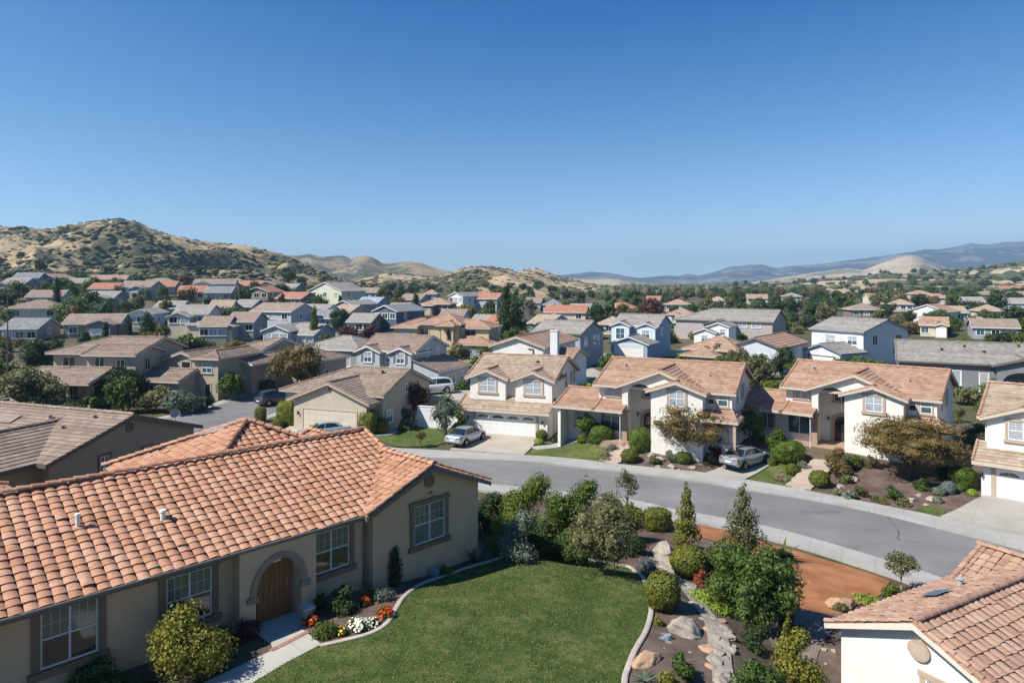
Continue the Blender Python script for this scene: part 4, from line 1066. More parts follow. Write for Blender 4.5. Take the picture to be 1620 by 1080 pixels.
# ------------------------------------------------------------------ white gabled house in the corner
CREAM = stucco((.71, .685, .63)); WHITE = stucco((.70, .675, .63)); TANTRIM = stucco((.42, .33, .25)); FASC = paint((.50, .43, .35), .6, .08)
T_PINK = tile_strip((0.17, 0.11, 0.08), (0.25, 0.165, 0.12), (0.32, 0.23, 0.175))
T_SAND = tile_strip((0.17, 0.125, 0.09), (0.25, 0.195, 0.145), (0.33, 0.27, 0.21))
T_TERRA = tile_strip((0.18, 0.108, 0.075), (0.26, 0.165, 0.118), (0.33, 0.225, 0.165))
T_BROWN = tile_strip((0.11, 0.08, 0.06), (0.175, 0.13, 0.1), (0.24, 0.19, 0.155))
T_GREY = tile_strip((.13, .12, .108), (.20, .186, .168), (.265, .25, .23))
T_TAUPE = tile_strip((0.13, 0.098, 0.078), (0.19, 0.145, 0.115), (0.26, 0.205, 0.17))
T_RED = tile_strip((0.18, 0.08, 0.05), (0.26, 0.12, 0.08), (0.33, 0.18, 0.125))
T_SLATE = tile_strip((.09, .09, .095), (.15, .15, .16), (.23, .23, .24))
C_PINK = tile_clay((.25, .145, .10), (.37, .225, .16), (.46, .32, .245)); C_TERRA = tile_clay((.27, .14, .085), (.40, .225, .14), (.48, .31, .215)); C_BROWN = tile_clay((.17, .12, .09), (.26, .195, .15), (.36, .28, .225))
def R0():
    h = House('corner_house', 'white stucco house with pinkish tile gable and round louvred vent', 'house', (11.87, 20.2, -2.5), -60.8, WHITE, C_PINK, paint((.62, .56, .47), .6, .08), C_PINK)
    sd = [50]
    def bar(mb, *q): sd[0] += 1; barrel_plane(mb, *q, tw=.31, course=.36, hgt=.034, seed=sd[0], lip=.034)
    h.block(-2.55, 2.55, .3, 8.0, 2.39, .435, 'v', oh=.39, rk=.3, fas=.16, tile=bar, capz=.03)
    h.block(-2.3, 7, 6.5, 11.2, 2.28, .435, 'u', oh=.3, rk=.3, fas=.16, tile=bar, capz=.03)
    mb = MB(); n = 24
    mb.prism([(.02 + .33 * math.cos(2 * math.pi * k / n), 2.62 + .30 * math.sin(2 * math.pi * k / n)) for k in range(n)], lambda p, a: (p[0], a, p[1]), .22, .31)
    v = mb.build('gable_vent', TANTRIM, h.o)
    mb = MB(); [mb.box(-.22, .26, .205, .215, 2.44 + i * .075, 2.475 + i * .075) for i in range(5)]; mb.build('louvre', paint((.5, .42, .34)), v)
    window(h.o, .95, .3, .55, 1.5, 1.35, 'front', 'double', TANTRIM, True, None, M['blind_pale'], M['blind_pale'], 1, .16)
    h.vent(-1.5, 5.4, 2.9, 'roof_vent', M['metal'], .09, .2); h.vent(-.6, 8.3, 3.1, 'roof_vent', M['rock'], .13, .16)
    mb = MB()
    for (a, b, c, d) in ((-1.75, 3.4, .55, .9),): mb.grid([[(a, b, 2.85), (a + c, b, 3.09)], [(a, b + d, 2.87), (a + c, b + d, 3.11)]])
    mb.box(-1.75, -1.2, 3.4, 4.3, 2.5, 2.76)
    mb.build('roof_flashing', paint((.10, .14, .19), .5, .3), h.o)
    h.done()
R0()

# ------------------------------------------------------------------ brown neighbour
def N0():
    BR = stucco((.37, .285, .20))
    h = House('brown_house', 'brown gabled house with small square window in shade, beyond the clay-tiled roof', 'house', (-23.27, 34.1, -.4), -20, BR, T_TAUPE, paint((.13, .105, .085), .6, .1), C_BROWN)
    h.block(-16, -.35, .4, 9.8, 2.52, .315, 'u', oh=.4, rk=.35, rakecap=False)
    h.block(-7.6, -1.15, -3.2, 4, 2.52, .33, 'v', oh=.4, rk=.3)
    h.block(-15, -9, -1, 6, 3.0, .33, 'v', oh=.4, rk=.3, hip=(1, 0))
    window(h.o, -.35, 3.5, 1.0, .55, 1.0, 'right', 'double', TRIM, False, None, M['glass_dark'], M['glass_dark'], 1, .12)
    window(h.o, -.35, 6.3, 1.35, .5, .55, 'right', 'plain', TRIM, False, None, M['glass_dark'], M['glass_dark'], 0, .08)
    n = 18; mb = MB(); mb.prism([(5.1 + .28 * math.cos(2 * math.pi * k / n), 3.25 + .28 * math.sin(2 * math.pi * k / n)) for k in range(n)], lambda p, a: (a, p[0], p[1]), -.36, -.31); mb.build('gable_vent', TRIM, h.o)
    mb = MB(); arch_wall(mb, -7.5, -.6, -5.4, -2.4, 1.3, .75, -3.52, -3.22, -1, lambda u: 2.45); mb.build('porch_arch', stucco((.42, .38, .32)), h.o)
    for u, v, z in ((-3.0, 3.1, 3.3), (-5.1, 3.9, 3.6), (-2.2, 4.4, 3.7), (-5.2, 2.2, 3.15)): h.vent(u, v, z, 'roof_vent', M['bark_pale'], .09, .22)
    mb = MB(); mb.tube([(0, 0, -.1), (0, 0, .5)], .03, 6); rows = []
    for i in range(5):
        rr = .3 * i / 4; rows.append([(math.cos(q) * rr, -.05 - .12 * (rr / .3) ** 2, .6 + math.sin(q) * rr) for q in [2 * math.pi * k / 14 for k in range(14)]])
    mb.grid(rows, True); mb.build('satellite_dish', M['metal'], h.o, True, (-.2, 8.2, 2.95), R(40))
    mb = MB(); mb.grid([[(-9.5, 3.0, 3.43), (-7.2, 3.0, 3.43)], [(-9.0, 3.8, 3.72), (-7.4, 3.9, 3.73)]]); mb.build('skylight', M['bark_pale'], h.o)
    h.done()
N0()

# ------------------------------------------------------------------ white house with two dormer gables
def two_dormer(name, label, loc, yaw, wid=8.6, dormers=((-8.0, -4.4), (-3.4, .15)), right_wing=True, door=(-7.0, -1.1)):
    h = House(name, label, 'house', loc, yaw, WHITE, T_SAND, FASC, C_PINK)
    w0 = -wid
    # ground-floor garage front with its lean-to roof, upper floor set back
    h.w.box(w0 + .3, 0, 0, 2.2, -1.5, 2.46)
    strip_plane(h.r, (w0 - .15, -.55, 2.45), (.35, -.55, 2.45), (.35, 1.7, 3.45), (w0 - .15, 1.7, 3.45)); h.fa.box(w0 - .15, .35, -.58, -.538, 2.20, 2.44)
    for e in (w0 - .12, .32): caps(h.c, (e, -.55, 2.50), (e, 1.65, 3.48), .09)
    for e in (w0 - .15, .35): h.fa.prism([(-.55, 2.44), (1.7, 3.44), (1.7, 3.2), (-.55, 2.2)], lambda p, a: (a, p[0], p[1]), e - .02, e + .02)
    h.block(w0 + .3, 0, 1.7, 10.2, 5.30, .38, 'u', oh=.45, rk=.4, z0=-1.5)
    for (a, b) in dormers:
        h.block(a, b, .95, 4.2, 5.28, .40, 'v', oh=.35, rk=.35, z0=2.6)
        c = (a + b) / 2
        window(h.o, c, .95, 3.85, 1.62, 1.22, 'front', 'double', TANTRIM, True, None, M['blind_pale'], M['blind_pale'], 1, .16)
    gd = garage_door(h.o, (door[0] + door[1]) / 2, 0, .0, door[1] - door[0], 2.05, 'front', M['white'], 4, TANTRIM, .26)
    h.lamp(door[0] - .75, 0, 1.55); h.lamp(door[1] + .65, 0, 1.55)
    for v in (6.3, 8.2, 9.4): window(h.o, 0, v, 3.85, .5, 1.35, 'right', 'hung', TANTRIM, False, None, M['glass_dark'], M['glass_dark'], 0, .05)
    window(h.o, 0, 4.3, .7, .6, 1.35, 'right', 'hung', TANTRIM, False, None, M['glass_dark'], M['glass_dark'], 0, .05)
    mb = MB(); mb.box(-.02, .03, 5.85, 6.05, 6.15, 6.6); mb.build('gable_vent', TRIM, h.o)
    h.vent(-2.4, 4.6, 6.3, 'roof_vent', M['dark'], .14, .18); h.vent(-6.5, 6.6, 6.4, 'roof_vent', M['metal'], .07, .35)
    if right_wing:
        mb = MB(); mb.tube([(.06, .25, 2.3), (.06, .25, -1)], .04, 6); mb.build('down_pipe', M['white'], h.o)
    return h
h = two_dormer('garage_house', 'white two-storey house with twin dormer gables and wide white garage door', (3.2, 61.7, -3), -20)
h.done()
yw = R(-42)
h = two_dormer('garage_house', 'white two-storey house half out of frame beside its pale concrete drive', (31.0 + 8.7 * math.cos(yw), 45.1 + 8.7 * math.sin(yw), -3.02), -42, 9.0, ((-8.5, -4.6), (-3.6, 0)), False, (-7.9, -2.2))
h.done()
# ------------------------------------------------------------------ the two big entry-arch houses
ENTRYSTONE = stucco((.36, .25, .19)); CREAM2 = stucco((.60, .55, .45))
def arch_house(name, label, loc, yaw):
    h = House(name, label, 'house', loc, yaw, CREAM, T_TERRA, FASC, C_TERRA, base=-1.8)
    b = -1.8
    h.block(-5, 6.1, 1.5, 10.9, 4.65, .35, 'u', oh=.45, rk=.35, walls=False)
    for (u0, u1, v0) in ((-5, -2.6, 1.7), (-2.6, 0, 3.3), (0, 6.1, 1.3)): h.w.box(u0, u1, v0, 10.8, b, 4.5)
    for u in (-4.98, 6.08): h.w.prism([(1.7, 4.5), (10.7, 4.5), (6.2, 6.12)], lambda p, a: (a, p[0], p[1]), u - .02, u + .02)
    h.block(-2.85, 3.95, .9, 5.2, 4.65, .41, 'v', oh=.35, rk=.35, walls=False)
    top = lambda u: min(4.53 + .41 * max(0, (3.4 - abs(u - .55))), 5.9)
    arch_wall(h.w, -2.7, .02, -2.2, -.12, 4.0, .78, .9, 1.25, 2.55, top)
    h.w.prism([(.0, 4.4)] + [(u, top(u)) for u in (.0, .55, 1.5, 2.5, 3.6)] + [(3.6, 4.4)], lambda p, a: (p[0], a, p[1]), .9, 1.25)
    h.w.box(-2.69, -2.5, 1.25, 1.72, 2.55, 4.5)
    mb = MB(); mb.box(-2.72, -2.28, .88, 1.30, -.3, 2.3); mb.box(-2.80, -2.18, .80, 1.36, 2.3, 2.55); mb.build('entry_column', ENTRYSTONE, h.o)
    h.block(0, 4.1, 0, 4.5, 4.60, .36, 'v', oh=.35, rk=.35, z0=b)
    h.w.box(-.02, .1, .3, 3.3, b, 4.4)
    # single-storey wing and porch roof
    h.block(-8.2, -5.0, .1, 6.8, 2.75, .30, 'u', oh=.4, rk=.3, walls=False); h.w.box(-8.1, -4.9, 1.72, 6.7, b, 2.6); h.w.prism([(.3, 2.62), (6.6, 2.62), (3.45, 3.58)], lambda p, a: (a, p[0], p[1]), -8.1, -8.0)
    h.w.box(-8.1, -7.85, -.1, 1.72, b, 2.6)
    strip_plane(h.r, (-5.0, -.3, 2.63), (-2.3, -.3, 2.63), (-2.3, 1.7, 3.23), (-5.0, 1.7, 3.23)); h.fa.box(-5.0, -2.3, -.33, -.288, 2.42, 2.625)
    strip_plane(h.r, (4.15, -.3, 2.55), (6.8, -.3, 2.55), (6.2, 1.3, 3.15), (4.15, 1.3, 3.15)); strip_plane(h.r, (6.8, -.3, 2.55), (6.8, 2.6, 2.55), (6.2, 2.6, 2.95), (6.2, 1.3, 3.15)); h.fa.box(4.15, 6.8, -.33, -.288, 2.34, 2.545); h.fa.box(6.788, 6.83, -.3, 2.6, 2.34, 2.545)
    mb = MB(); mb.box(6.4, 6.62, -.2, .02, b, 2.4); mb.build('porch_post', TANTRIM, h.o)
    mb = MB(); mb.box(-5.0, -.1, .2, 3.3, -.8, -.02); mb.build('porch_floor', ENTRYSTONE, h.o)
    window(h.o, 2.1, 0, 3.35, 1.2, 1.2, 'front', 'double', TANTRIM, True, None, M['blind_pale'], M['glass_pale'], 1, .2)
    window(h.o, -3.75, 1.7, 3.55, 1.15, .85, 'front', 'slider', TANTRIM, True, None, M['blind_pale'], M['blind_pale'], 0, .10)
    window(h.o, -3.9, 1.7, .55, 1.9, 1.55, 'front', 'slider', None, False, None, M['glass_teal'], M['glass_teal'], 0)
    window(h.o, -6.6, 1.72, .7, 1.2, 1.3, 'front', 'slider', TANTRIM, True, None, M['glass_teal'], M['glass_teal'], 0, .1)
    window(h.o, 4.5, 1.3, 3.5, .55, .9, 'front', 'hung', TANTRIM, False, None, M['glass_pale'], M['glass_dark'], 0, .08)
    window(h.o, 5.4, 1.3, 3.4, .75, 1.0, 'front', 'hung', TANTRIM, True, None, M['blind_pale'], M['glass_teal'], 0, .10)
    window(h.o, 5.2, 1.3, .6, 1.1, 1.3, 'front', 'double', TANTRIM, True, None, M['glass_pale'], M['glass_pale'], 0, .1)
    window(h.o, -1.0, 3.3, 3.35, 1.1, .85, 'front', 'slider', TANTRIM, True, None, M['glass_dark'], M['glass_dark'], 0, .12)
    for v, z in ((3.9, 3.35), (6.0, 3.35), (7.1, 3.4)): window(h.o, 6.1, v, z, .45, 1.15, 'right', 'hung', TANTRIM, False, None, M['glass_dark'], M['glass_dark'], 0, .05)
    mb = MB(); n = 14; hw, zs, rs = .56, 1.55, .56
    mb.prism([(-.95 - hw, .02), (-.95 + hw, .02)] + [(-.95 + hw * math.cos(math.pi * i / n), zs + rs * math.sin(math.pi * i / n)) for i in range(n + 1)], lambda p, a: (p[0], a, p[1]), 3.22, 3.31)
    d = mb.build('door', paint((.05, .035, .028), .4, .2), h.o)
    mb = MB(); n = 20; mb.prism([(-.95 + .34 * math.cos(2 * math.pi * i / n), 1.3 + .52 * math.sin(2 * math.pi * i / n)) for i in range(n)], lambda p, a: (p[0], a, p[1]), 3.19, 3.225); mb.build('pane', M['glass_dark'], d)
    mb = MB(); arch_trim(mb, -.95, hw, zs, rs, .24, 3.14, 3.3, 0.0); mb.build('door_arch', ENTRYSTONE, h.o)
    h.lamp(-2.0, 3.3, 1.9)
    mb = MB(); mb.box(6.07, 6.13, 6.1, 6.3, 5.3, 5.75); mb.build('gable_vent', TRIM, h.o)
    h.vent(-3.6, 4.6, 5.7, 'roof_vent', M['metal'], .10, .22); h.vent(3.9, 3.6, 5.35, 'roof_vent', M['metal'], .06, .3)
    mb = MB(); mb.tube([(-2.55, -.36, 2.45), (-2.55, -.1, 2.2), (-2.55, -.1, -.1)], .035, 6); mb.build('down_pipe', M['white'], h.o)
    return h.done()
arch_house('arched_entry_house', 'cream house with tall entry arch, beside the white twin-dormer house', (11.2, 55.06, -2.0), -27)
arch_house('arched_entry_house', 'cream house with tall entry arch behind the widest russet tree', (26.3, 54.0, -2.15), -39)
def steps(label, a, b, n, wd):
    A = Vector(ground(*a)); B = Vector(ground(*b)); A.z += .10; root = empty('front_steps', A, 0, label, 'steps'); mb = MB()
    d = (B - A); zt = d.z; d.z = 0; L = d.length; d.normalize(); s = Vector((-d.y, d.x, 0)) * wd / 2
    for i in range(n):
        p = d * (L * i / n); q = d * (L * (i + 1) / n + .05); z = (zt) * i / max(1, n - 1) + .10
        P = [p - s, p + s, q + s, q - s]; mb.face([v + Vector((0, 0, z)) for v in P])
        for k in range(4): a_, b_ = P[k], P[(k + 1) % 4]; mb.face([a_ + Vector((0, 0, z)), b_ + Vector((0, 0, z)), b_ + Vector((0, 0, z - .5)), a_ + Vector((0, 0, z - .5))])
    mb.build('treads', concrete((.42, .34, .28), 9.0, 'step_stone'), root)
steps('pinkish stone steps climbing to the arched house nearest the white garage', (962, 733), (996, 703), 6, 1.7)
steps('pinkish stone steps climbing to the arched house behind the russet tree', (1263, 773), (1306, 730), 6, 1.7)

# ------------------------------------------------------------------ houses of the second row
TAN = stucco((.47, .41, .325)); GREYBLUE = stucco((.40, .43, .46)); BLUE = stucco((.27, .36, .46)); PGREY = stucco((.60, .62, .64)); LTAN = stucco((.40, .345, .27)); YEL = stucco((.53, .43, .28)); WHITEB = stucco((.68, .69, .70)); DARKW = stucco((.16, .16, .165)); DGREY = stucco((.34, .36, .39)); NAVY = stucco((.10, .13, .18)); PINKW = stucco((.5, .40, .33))
DOORT = paint((.56, .50, .40), .6, .05); FW = paint((.62, .62, .60), .6, .05); FD = paint((.16, .14, .125), .6, .1); FB = paint((.2, .24, .3), .6, .1)
WG = dict(upper=None)
def win(h, u, v, z, w, hh, face='front', style='double', cas=None, up=None, lo=None, cw=.1):
    return window(h.o, u, v, z, w, hh, face, style, cas if cas is not None else M['white'], True, None, M[up or 'glass_pale'], M[lo or 'glass_teal'], 0, cw)
def loc(px, d, z=None):
    x = (px - 810) / F * d; return (x, d, terr(x, d) if z is None else z)
h = House('tan_garage_house', 'tan single-storey house with cream double garage door behind the pale sports car', 'house', (-13.45, 63, -3), -20, TAN, T_TAUPE, paint((.42, .33, .26)), C_BROWN)
h.block(-8.04, 0, 0, 8, 3.2, .40, 'v', oh=.5, rk=.35)
h.block(-10.5, .6, 1.9, 11.6, 3.7, .36, 'u', oh=.45, rk=.4, hip=(1, 0))
garage_door(h.o, -4.0, 0, .0, 5.9, 2.15, 'front', DOORT, 0, TAN, .12)
h.lamp(-7.5, 0, 1.75); h.lamp(-.5, 0, 1.75)
mb = MB(); mb.box(-4.1, -3.9, -.09, 0, 3.9, 4.4); mb.build('gable_vent', TRIM, h.o)
win(h, .7, 3.0, .8, 1.0, 1.2, 'right'); win(h, .6, 6.5, 3.2, .3, .8, 'right', 'plain', None, 'glass_dark', 'glass_dark')
h.vent(-8, 5.2, 5.0, 'roof_vent', M['dark'], .12, .2); h.vent(-1.6, 5.6, 5.1, 'roof_vent', M['dark'], .12, .2); h.done()

x, y, z = loc(657, 91, -3)
h = House('dormer_house', 'pale blue two-storey house with two shuttered dormers and low side roof', 'house', (x, y, z), -22, GREYBLUE, T_TAUPE, FW, C_BROWN, lod=0)
h.block(-8.8, 0, 0, 9, 5.2, .37, 'u', oh=.4, rk=.35)
for a, b in ((-8.7, -5.0), (-3.4, -.1)):
    h.block(a, b, -.9, 4, 5.0, .40, 'v', oh=.3, rk=.3)
    w_ = win(h, (a + b) / 2, -.9, 3.5, 1.2, 1.3)
    for sg in (-1, 1):
        mb = MB(); mb.box(-.2, .2, -.05, 0, 0, 1.35); mb.build('shutter', paint((.12, .15, .18)), w_, loc=(sg * .86, 0, 0))
win(h, -4.2, 0, 3.5, .7, 1.2)
strip_plane(h.r, (4.2, -1.0, 2.7), (4.2, 8.4, 2.7), (-.1, 8.4, 4.1), (-.1, -1.0, 4.1)); h.fa.box(4.188, 4.23, -1, 8.4, 2.48, 2.695)
h.w.prism([(0, -1.2), (3.9, -1.2), (3.9, 2.66), (0, 3.93)], lambda p, a: (p[0], a, p[1]), -.7, 8.2)
for v in (1.5, 3.6, 6.0): win(h, 3.9, v, .7, .8, 1.2, 'right', 'hung')
for v in (3.2, 6.2): win(h, 0, v, 4.15, .6, 1.0, 'right', 'hung')
h.lamp(3.2, -.7, 1.9); win(h, 1.6, -.7, .8, 1.0, 1.1); h.done()

x, y, z = loc(779, 88, -3)
h = House('chimney_house', 'white front-gabled house with a plain white chimney stack', 'house', (x, y, z), -22, WHITE, T_PINK, FASC, C_PINK, lod=0)
h.block(0, 6.9, 0, 14, 6.25, .34, 'v', oh=.4, rk=.35); h.block(6, 9.4, 3.5, 11, 4.3, .30, 'u', oh=.3, rk=.3)
h.chimney(8.4, .1, -1.5, 8.2, .95, .7, WHITEB); win(h, 3.2, 0, 4.1, 2.4, 1.1, 'front', 'double', None, 'glass_pale', 'glass_pale')
mb = MB(); mb.tube([(5.6, -.08, 5.9), (5.6, -.08, 3.0)], .07, 6); mb.tube([(4.9, -.08, 5.9), (5.6, -.08, 5.9)], .07, 6); mb.build('flue_pipe', FD, h.o)
win(h, 7.6, 3.5, 2.4, .9, 1.2); h.done()

x, y, z = loc(918, 114, -3)
h = House('grey_house', 'slate grey two-storey house behind the white chimney stack', 'house', (x, y, z), -30, DGREY, T_GREY, FD, None, lod=1)
h.block(-9, 0, 0, 10, 5.9, .35, 'u', oh=.4, rk=.35); h.block(-3.2, -.2, -3.2, 0, 3.0, .3, 'v', oh=.3, rk=.3)
for u in (-5.4, -3.0): win(h, u, 0, 4.0, 1.1, 1.2)
win(h, 0, 2.2, 3.6, 1.2, 1.4, 'right', 'slider'); win(h, 0, 6.0, 3.6, .9, 1.5, 'right', 'hung'); win(h, 0, 7.6, 3.6, .9, 1.5, 'right', 'hung'); h.w.box(-8.8, -.1, -.04, .0, 3.6, 5.6)
h.done()

x, y, z = loc(1040, 128, -2.5)
h = House('blue_house', 'blue two-storey house with small gabled garage in front', 'house', (x, y, z), -27, BLUE, T_GREY, FW, None, lod=1)
h.block(-8.6, 0, 0, 10, 5.9, .36, 'u', oh=.4, rk=.35); h.block(-8.5, -4.9, -1.6, 4, 5.8, .42, 'v', oh=.3, rk=.3); h.block(-3.6, -.05, -1.1, 4, 5.6, .42, 'v', oh=.3, rk=.3); h.block(-6.6, .2, -7.5, 0, 3.0, .36, 'v', oh=.4, rk=.35)
garage_door(h.o, -3.2, -7.5, .0, 5.0, 2.2, 'front', M['white'], 0, M['white'], .2)
win(h, -6.7, -1.66, 3.2, 1.7, 2.0, 'front', 'double', None, 'glass_teal', 'glass_teal', .2); win(h, -1.9, -1.16, 3.5, 1.5, 1.4, 'front', 'double', None, 'glass_pale', 'glass_teal', .2); win(h, 0, 3.0, 3.8, .8, 1.2, 'right', 'hung')
mb = MB(); mb.box(-8.4, -5.0, -1.66, -1.602, -1, 5.55); mb.box(-3.55, -.1, -1.16, -1.102, 2.9, 5.4); mb.box(-6.5, .1, -7.55, -7.502, 2.45, 3.0); mb.build('front_cladding', stucco((.55, .62, .68)), h.o); h.done()

x, y, z = loc(1222, 150)
h = House('long_grey_house', 'long plain house with wide grey roof behind the orange gable', 'house', (x, y, z), -34, stucco((.38, .35, .33)), T_GREY, FD, None, lod=1)
h.block(-22, 0, 0, 13, 4.9, .36, 'u', oh=.4, rk=.35, hip=(1, 0)); h.block(-14, -8, -4, 3, 4.2, .3, 'v', oh=.3, rk=.3)
for u in (-6.5, -3.5): win(h, u, 0, 3.4, 1.8, 1.0, 'front', 'slider')
h.done()
x, y, z = loc(1098, 138)
h = House('white_house', 'small bright white house with stepped gables beside the blue house', 'house', (x, y, z), -30, WHITEB, T_GREY, FW, None, lod=1)
h.block(0, 4.2, 0, 8, 4.0, .4, 'v', oh=.3, rk=.3); h.block(2.2, 6.4, 2, 9, 5.2, .38, 'v', oh=.3, rk=.3); win(h, 2.1, 0, 2.2, 1.2, 1.1); win(h, 5.2, 2, 3.4, 1.0, 1.1); h.done()
x, y, z = loc(1158, 110, -2.8)
h = House('orange_roof_house', 'pale grey gabled house under orange-brown tiles and a long ridge', 'house', (x, y, z), -38, stucco((.52, .56, .60)), T_TERRA, FD, C_TERRA, lod=1)
h.block(0, 7.4, 0, 15, 4.1, .37, 'v', oh=.45, rk=.4); win(h, 5.0, 0, 1.7, 1.5, 1.2, 'front', 'slider'); win(h, 7.4, 2.5, 1.6, .9, 1.6, 'right', 'hung', None, 'glass_dark', 'glass_dark'); h.done()
x, y, z = loc(1085, 112, -2.8)
h = House('hip_roof_house', 'low house whose sagging brown hip roof shows behind the tall hedge', 'house', (x, y, z), -38, LTAN, T_PINK, FASC, C_PINK, lod=1)
h.block(0, 8.5, 0, 8, 3.6, .42, 'u', oh=.5, rk=.3, hip=(1, 1)); h.block(1.0, 6.0, -3, 2, 2.8, .35, 'v', oh=.5, rk=.3, hip=(1, 0)); win(h, 3.2, -3, .8, 1.4, 1.1); h.done()
x, y, z = loc(1366, 113, -3)
h = House('pale_grey_house', 'pale grey two-storey house with white garage and blank gable wall', 'house', (x, y, z), -62, PGREY, T_GREY, FB, None, lod=1)
h.block(-10, 0, 0, 12, 6.3, .30, 'u', oh=.45, rk=.4); h.block(-6.9, .2, -6, 0, 3.0, .36, 'v', oh=.45, rk=.4)
mb = MB(); mb.box(-6.8, .1, -6.05, -6.002, -1, 2.8); mb.build('front_cladding', WHITEB, h.o)
garage_door(h.o, -3.3, -6.05, .0, 4.9, 2.1, 'front', M['white'], 0, FD, .2)
mb = MB(); mb.box(-9.9, -.1, -.06, -.002, 3.3, 5.9); mb.build('front_cladding', WHITEB, h.o)
win(h, -6.2, -.06, 3.9, 1.9, 1.4, 'front', 'double', None, 'glass_pale', 'glass_pale'); win(h, -2.0, -.06, 3.9, 1.8, 1.4, 'front', 'double', None, 'glass_pale', 'glass_teal')
win(h, 0, 3.0, 3.9, 1.3, 1.6, 'right', 'slider', None, 'glass_teal', 'glass_teal'); win(h, 0, 9.4, 3.9, 1.6, 1.5, 'right', 'slider', None, 'glass_dark', 'glass_dark'); h.vent(-3, 4, 7.8); h.done()
x, y, z = loc(1422, 90, -3)
h = House('wide_grey_house', 'wide low house with grey tile roof and dark arched porch', 'house', (x, y, z), -28, stucco((.20, .21, .22)), T_GREY, FD, None, lod=0)
h.block(0, 20, 0, 11, 4.25, .38, 'u', oh=.5, rk=.4, hip=(0, 1)); h.block(10.2, 15.6, -2.6, 4, 4.3, .30, 'v', oh=.4, rk=.35, walls=False)
arch_wall(h.w, 10.3, 15.5, 10.9, 14.9, 2.2, 1.2, -2.5, -2.2, -1.5, lambda u: 4.15 + .3 * (2.6 - abs(u - 12.9)))
win(h, 2.6, 0, 1.2, 3.0, 1.6, 'front', 'slider', None, 'glass_pale', 'glass_pale'); win(h, 6.4, 0, 1.2, .9, 1.8, 'front', 'plain', None, 'blind_pale'); win(h, 9.3, 0, .6, .9, 2.2, 'front', 'plain', None, 'blind_pale'); win(h, 12.4, 0, .3, 1.0, 2.0, 'front', 'plain', FD, 'glass_dark')
for u, v in ((5, 2.8), (7.6, 4.0), (9.6, 2.6), (13.5, 4.6)): h.vent(u, v, 4.25 + .38 * v, 'roof_vent', M['dark'], .13, .25)
h.done()
x, y, z = loc(690, 121)
h = House('yellow_house', 'yellow two-storey house with broken hip roofs and a balcony recess', 'house', (x, y, z), -16, YEL, T_TERRA, FASC, C_TERRA, lod=1)
h.block(-3.6, 4.4, 0, 9, 6.2, .34, 'u', oh=.5, rk=.3, hip=(1, 1)); h.block(-7.6, -3.2, -1.2, 6, 5.6, .36, 'u', oh=.5, rk=.3, hip=(1, 0)); h.block(1.2, 4.0, -2.2, 3, 6.1, .36, 'v', oh=.4, rk=.3, hip=(1, 0), walls=False)
for u in (1.35, 3.7): h.w.box(u, u + .3, -2.1, -1.8, -1.5, 5.7)
h.w.box(1.3, 4.0, -2.1, 0, -1.5, 3.0)
h.block(4.4, 9.6, .6, 7, 5.6, .34, 'u', oh=.5, rk=.3, hip=(0, 1)); h.block(5.4, 11, -3.4, 3, 3.0, .3, 'u', oh=.4, rk=.3, hip=(0, 1))
win(h, -5.6, -1.2, 3.6, 1.7, 1.2, 'front', 'double', TANTRIM); win(h, -2.2, 0, 3.2, 1.6, 1.9, 'front', 'slider', TANTRIM, 'glass_dark', 'glass_dark'); win(h, 2.7, 0, 3.1, 1.3, 2.0, 'front', 'slider', FD, 'glass_dark', 'glass_dark'); win(h, 6.2, .6, 3.6, 2.0, 1.4, 'front', 'slider', FD, 'glass_dark', 'glass_dark'); win(h, 8.0, -3.4, .7, 2.2, 1.3, 'front', 'slider', TANTRIM); h.done()

x, y, z = loc(222, 80)
h = House('brown_roof_house', 'tan two-storey house with a long tiled porch and dark crown tree beside it', 'house', (x, y, z), -6, LTAN, T_TAUPE, FASC, C_BROWN, lod=0)
h.block(-11, 0, 0, 8.5, 5.6, .33, 'u', oh=.6, rk=.4, hip=(1, 0)); h.block(-5.8, 0.2, -1.2, 4, 5.5, .30, 'u', oh=.5, rk=.4)
h.block(-14, -1.6, -6.2, 1.2, 2.9, .30, 'u', oh=.5, rk=.3, hip=(1, 0), walls=False); h.w.box(-13.6, -1.9, -3.6, 0, -1.5, 2.8)
for u in (-13.6, -10.6, -7.6, -4.6, -2.0): h.w.box(u, u + .3, -6.0, -5.7, -1.5, 2.75)
for u in (-11.8, -8.6, -5.6, -3.2): win(h, u, -3.6, .4, 1.8, 1.7, 'front', 'slider', TANTRIM, 'glass_dark', 'glass_dark')
win(h, -9.0, 0, 3.6, 1.6, 1.3, 'front', 'slider', TANTRIM, 'glass_dark', 'glass_dark'); win(h, -4.2, -1.2, 3.4, 1.2, 1.7, 'front', 'slider', TANTRIM, 'glass_dark', 'glass_dark'); win(h, -1.6, -1.2, 3.4, 1.0, 1.4, 'front', 'slider', TANTRIM, 'glass_dark', 'glass_dark'); win(h, .2, 1.0, 3.4, 1.0, 1.4, 'right', 'slider', TANTRIM, 'glass_dark', 'glass_dark'); h.done()
x, y, z = loc(345, 80)
h = House('stepped_house', 'tan house stepping down the bend of the side road', 'house', (x, y, z), -14, LTAN, T_BROWN, FASC, C_BROWN, lod=0)
h.block(-3.2, 0, 0, 8, 5.1, .36, 'v', oh=.45, rk=.35, hip=(1, 0)); h.block(-9, -3.2, 1.5, 8, 4.4, .36, 'v', oh=.4, rk=.35); h.block(-10, -3.0, -2.8, 2.4, 2.7, .36, 'u', oh=.45, rk=.3)
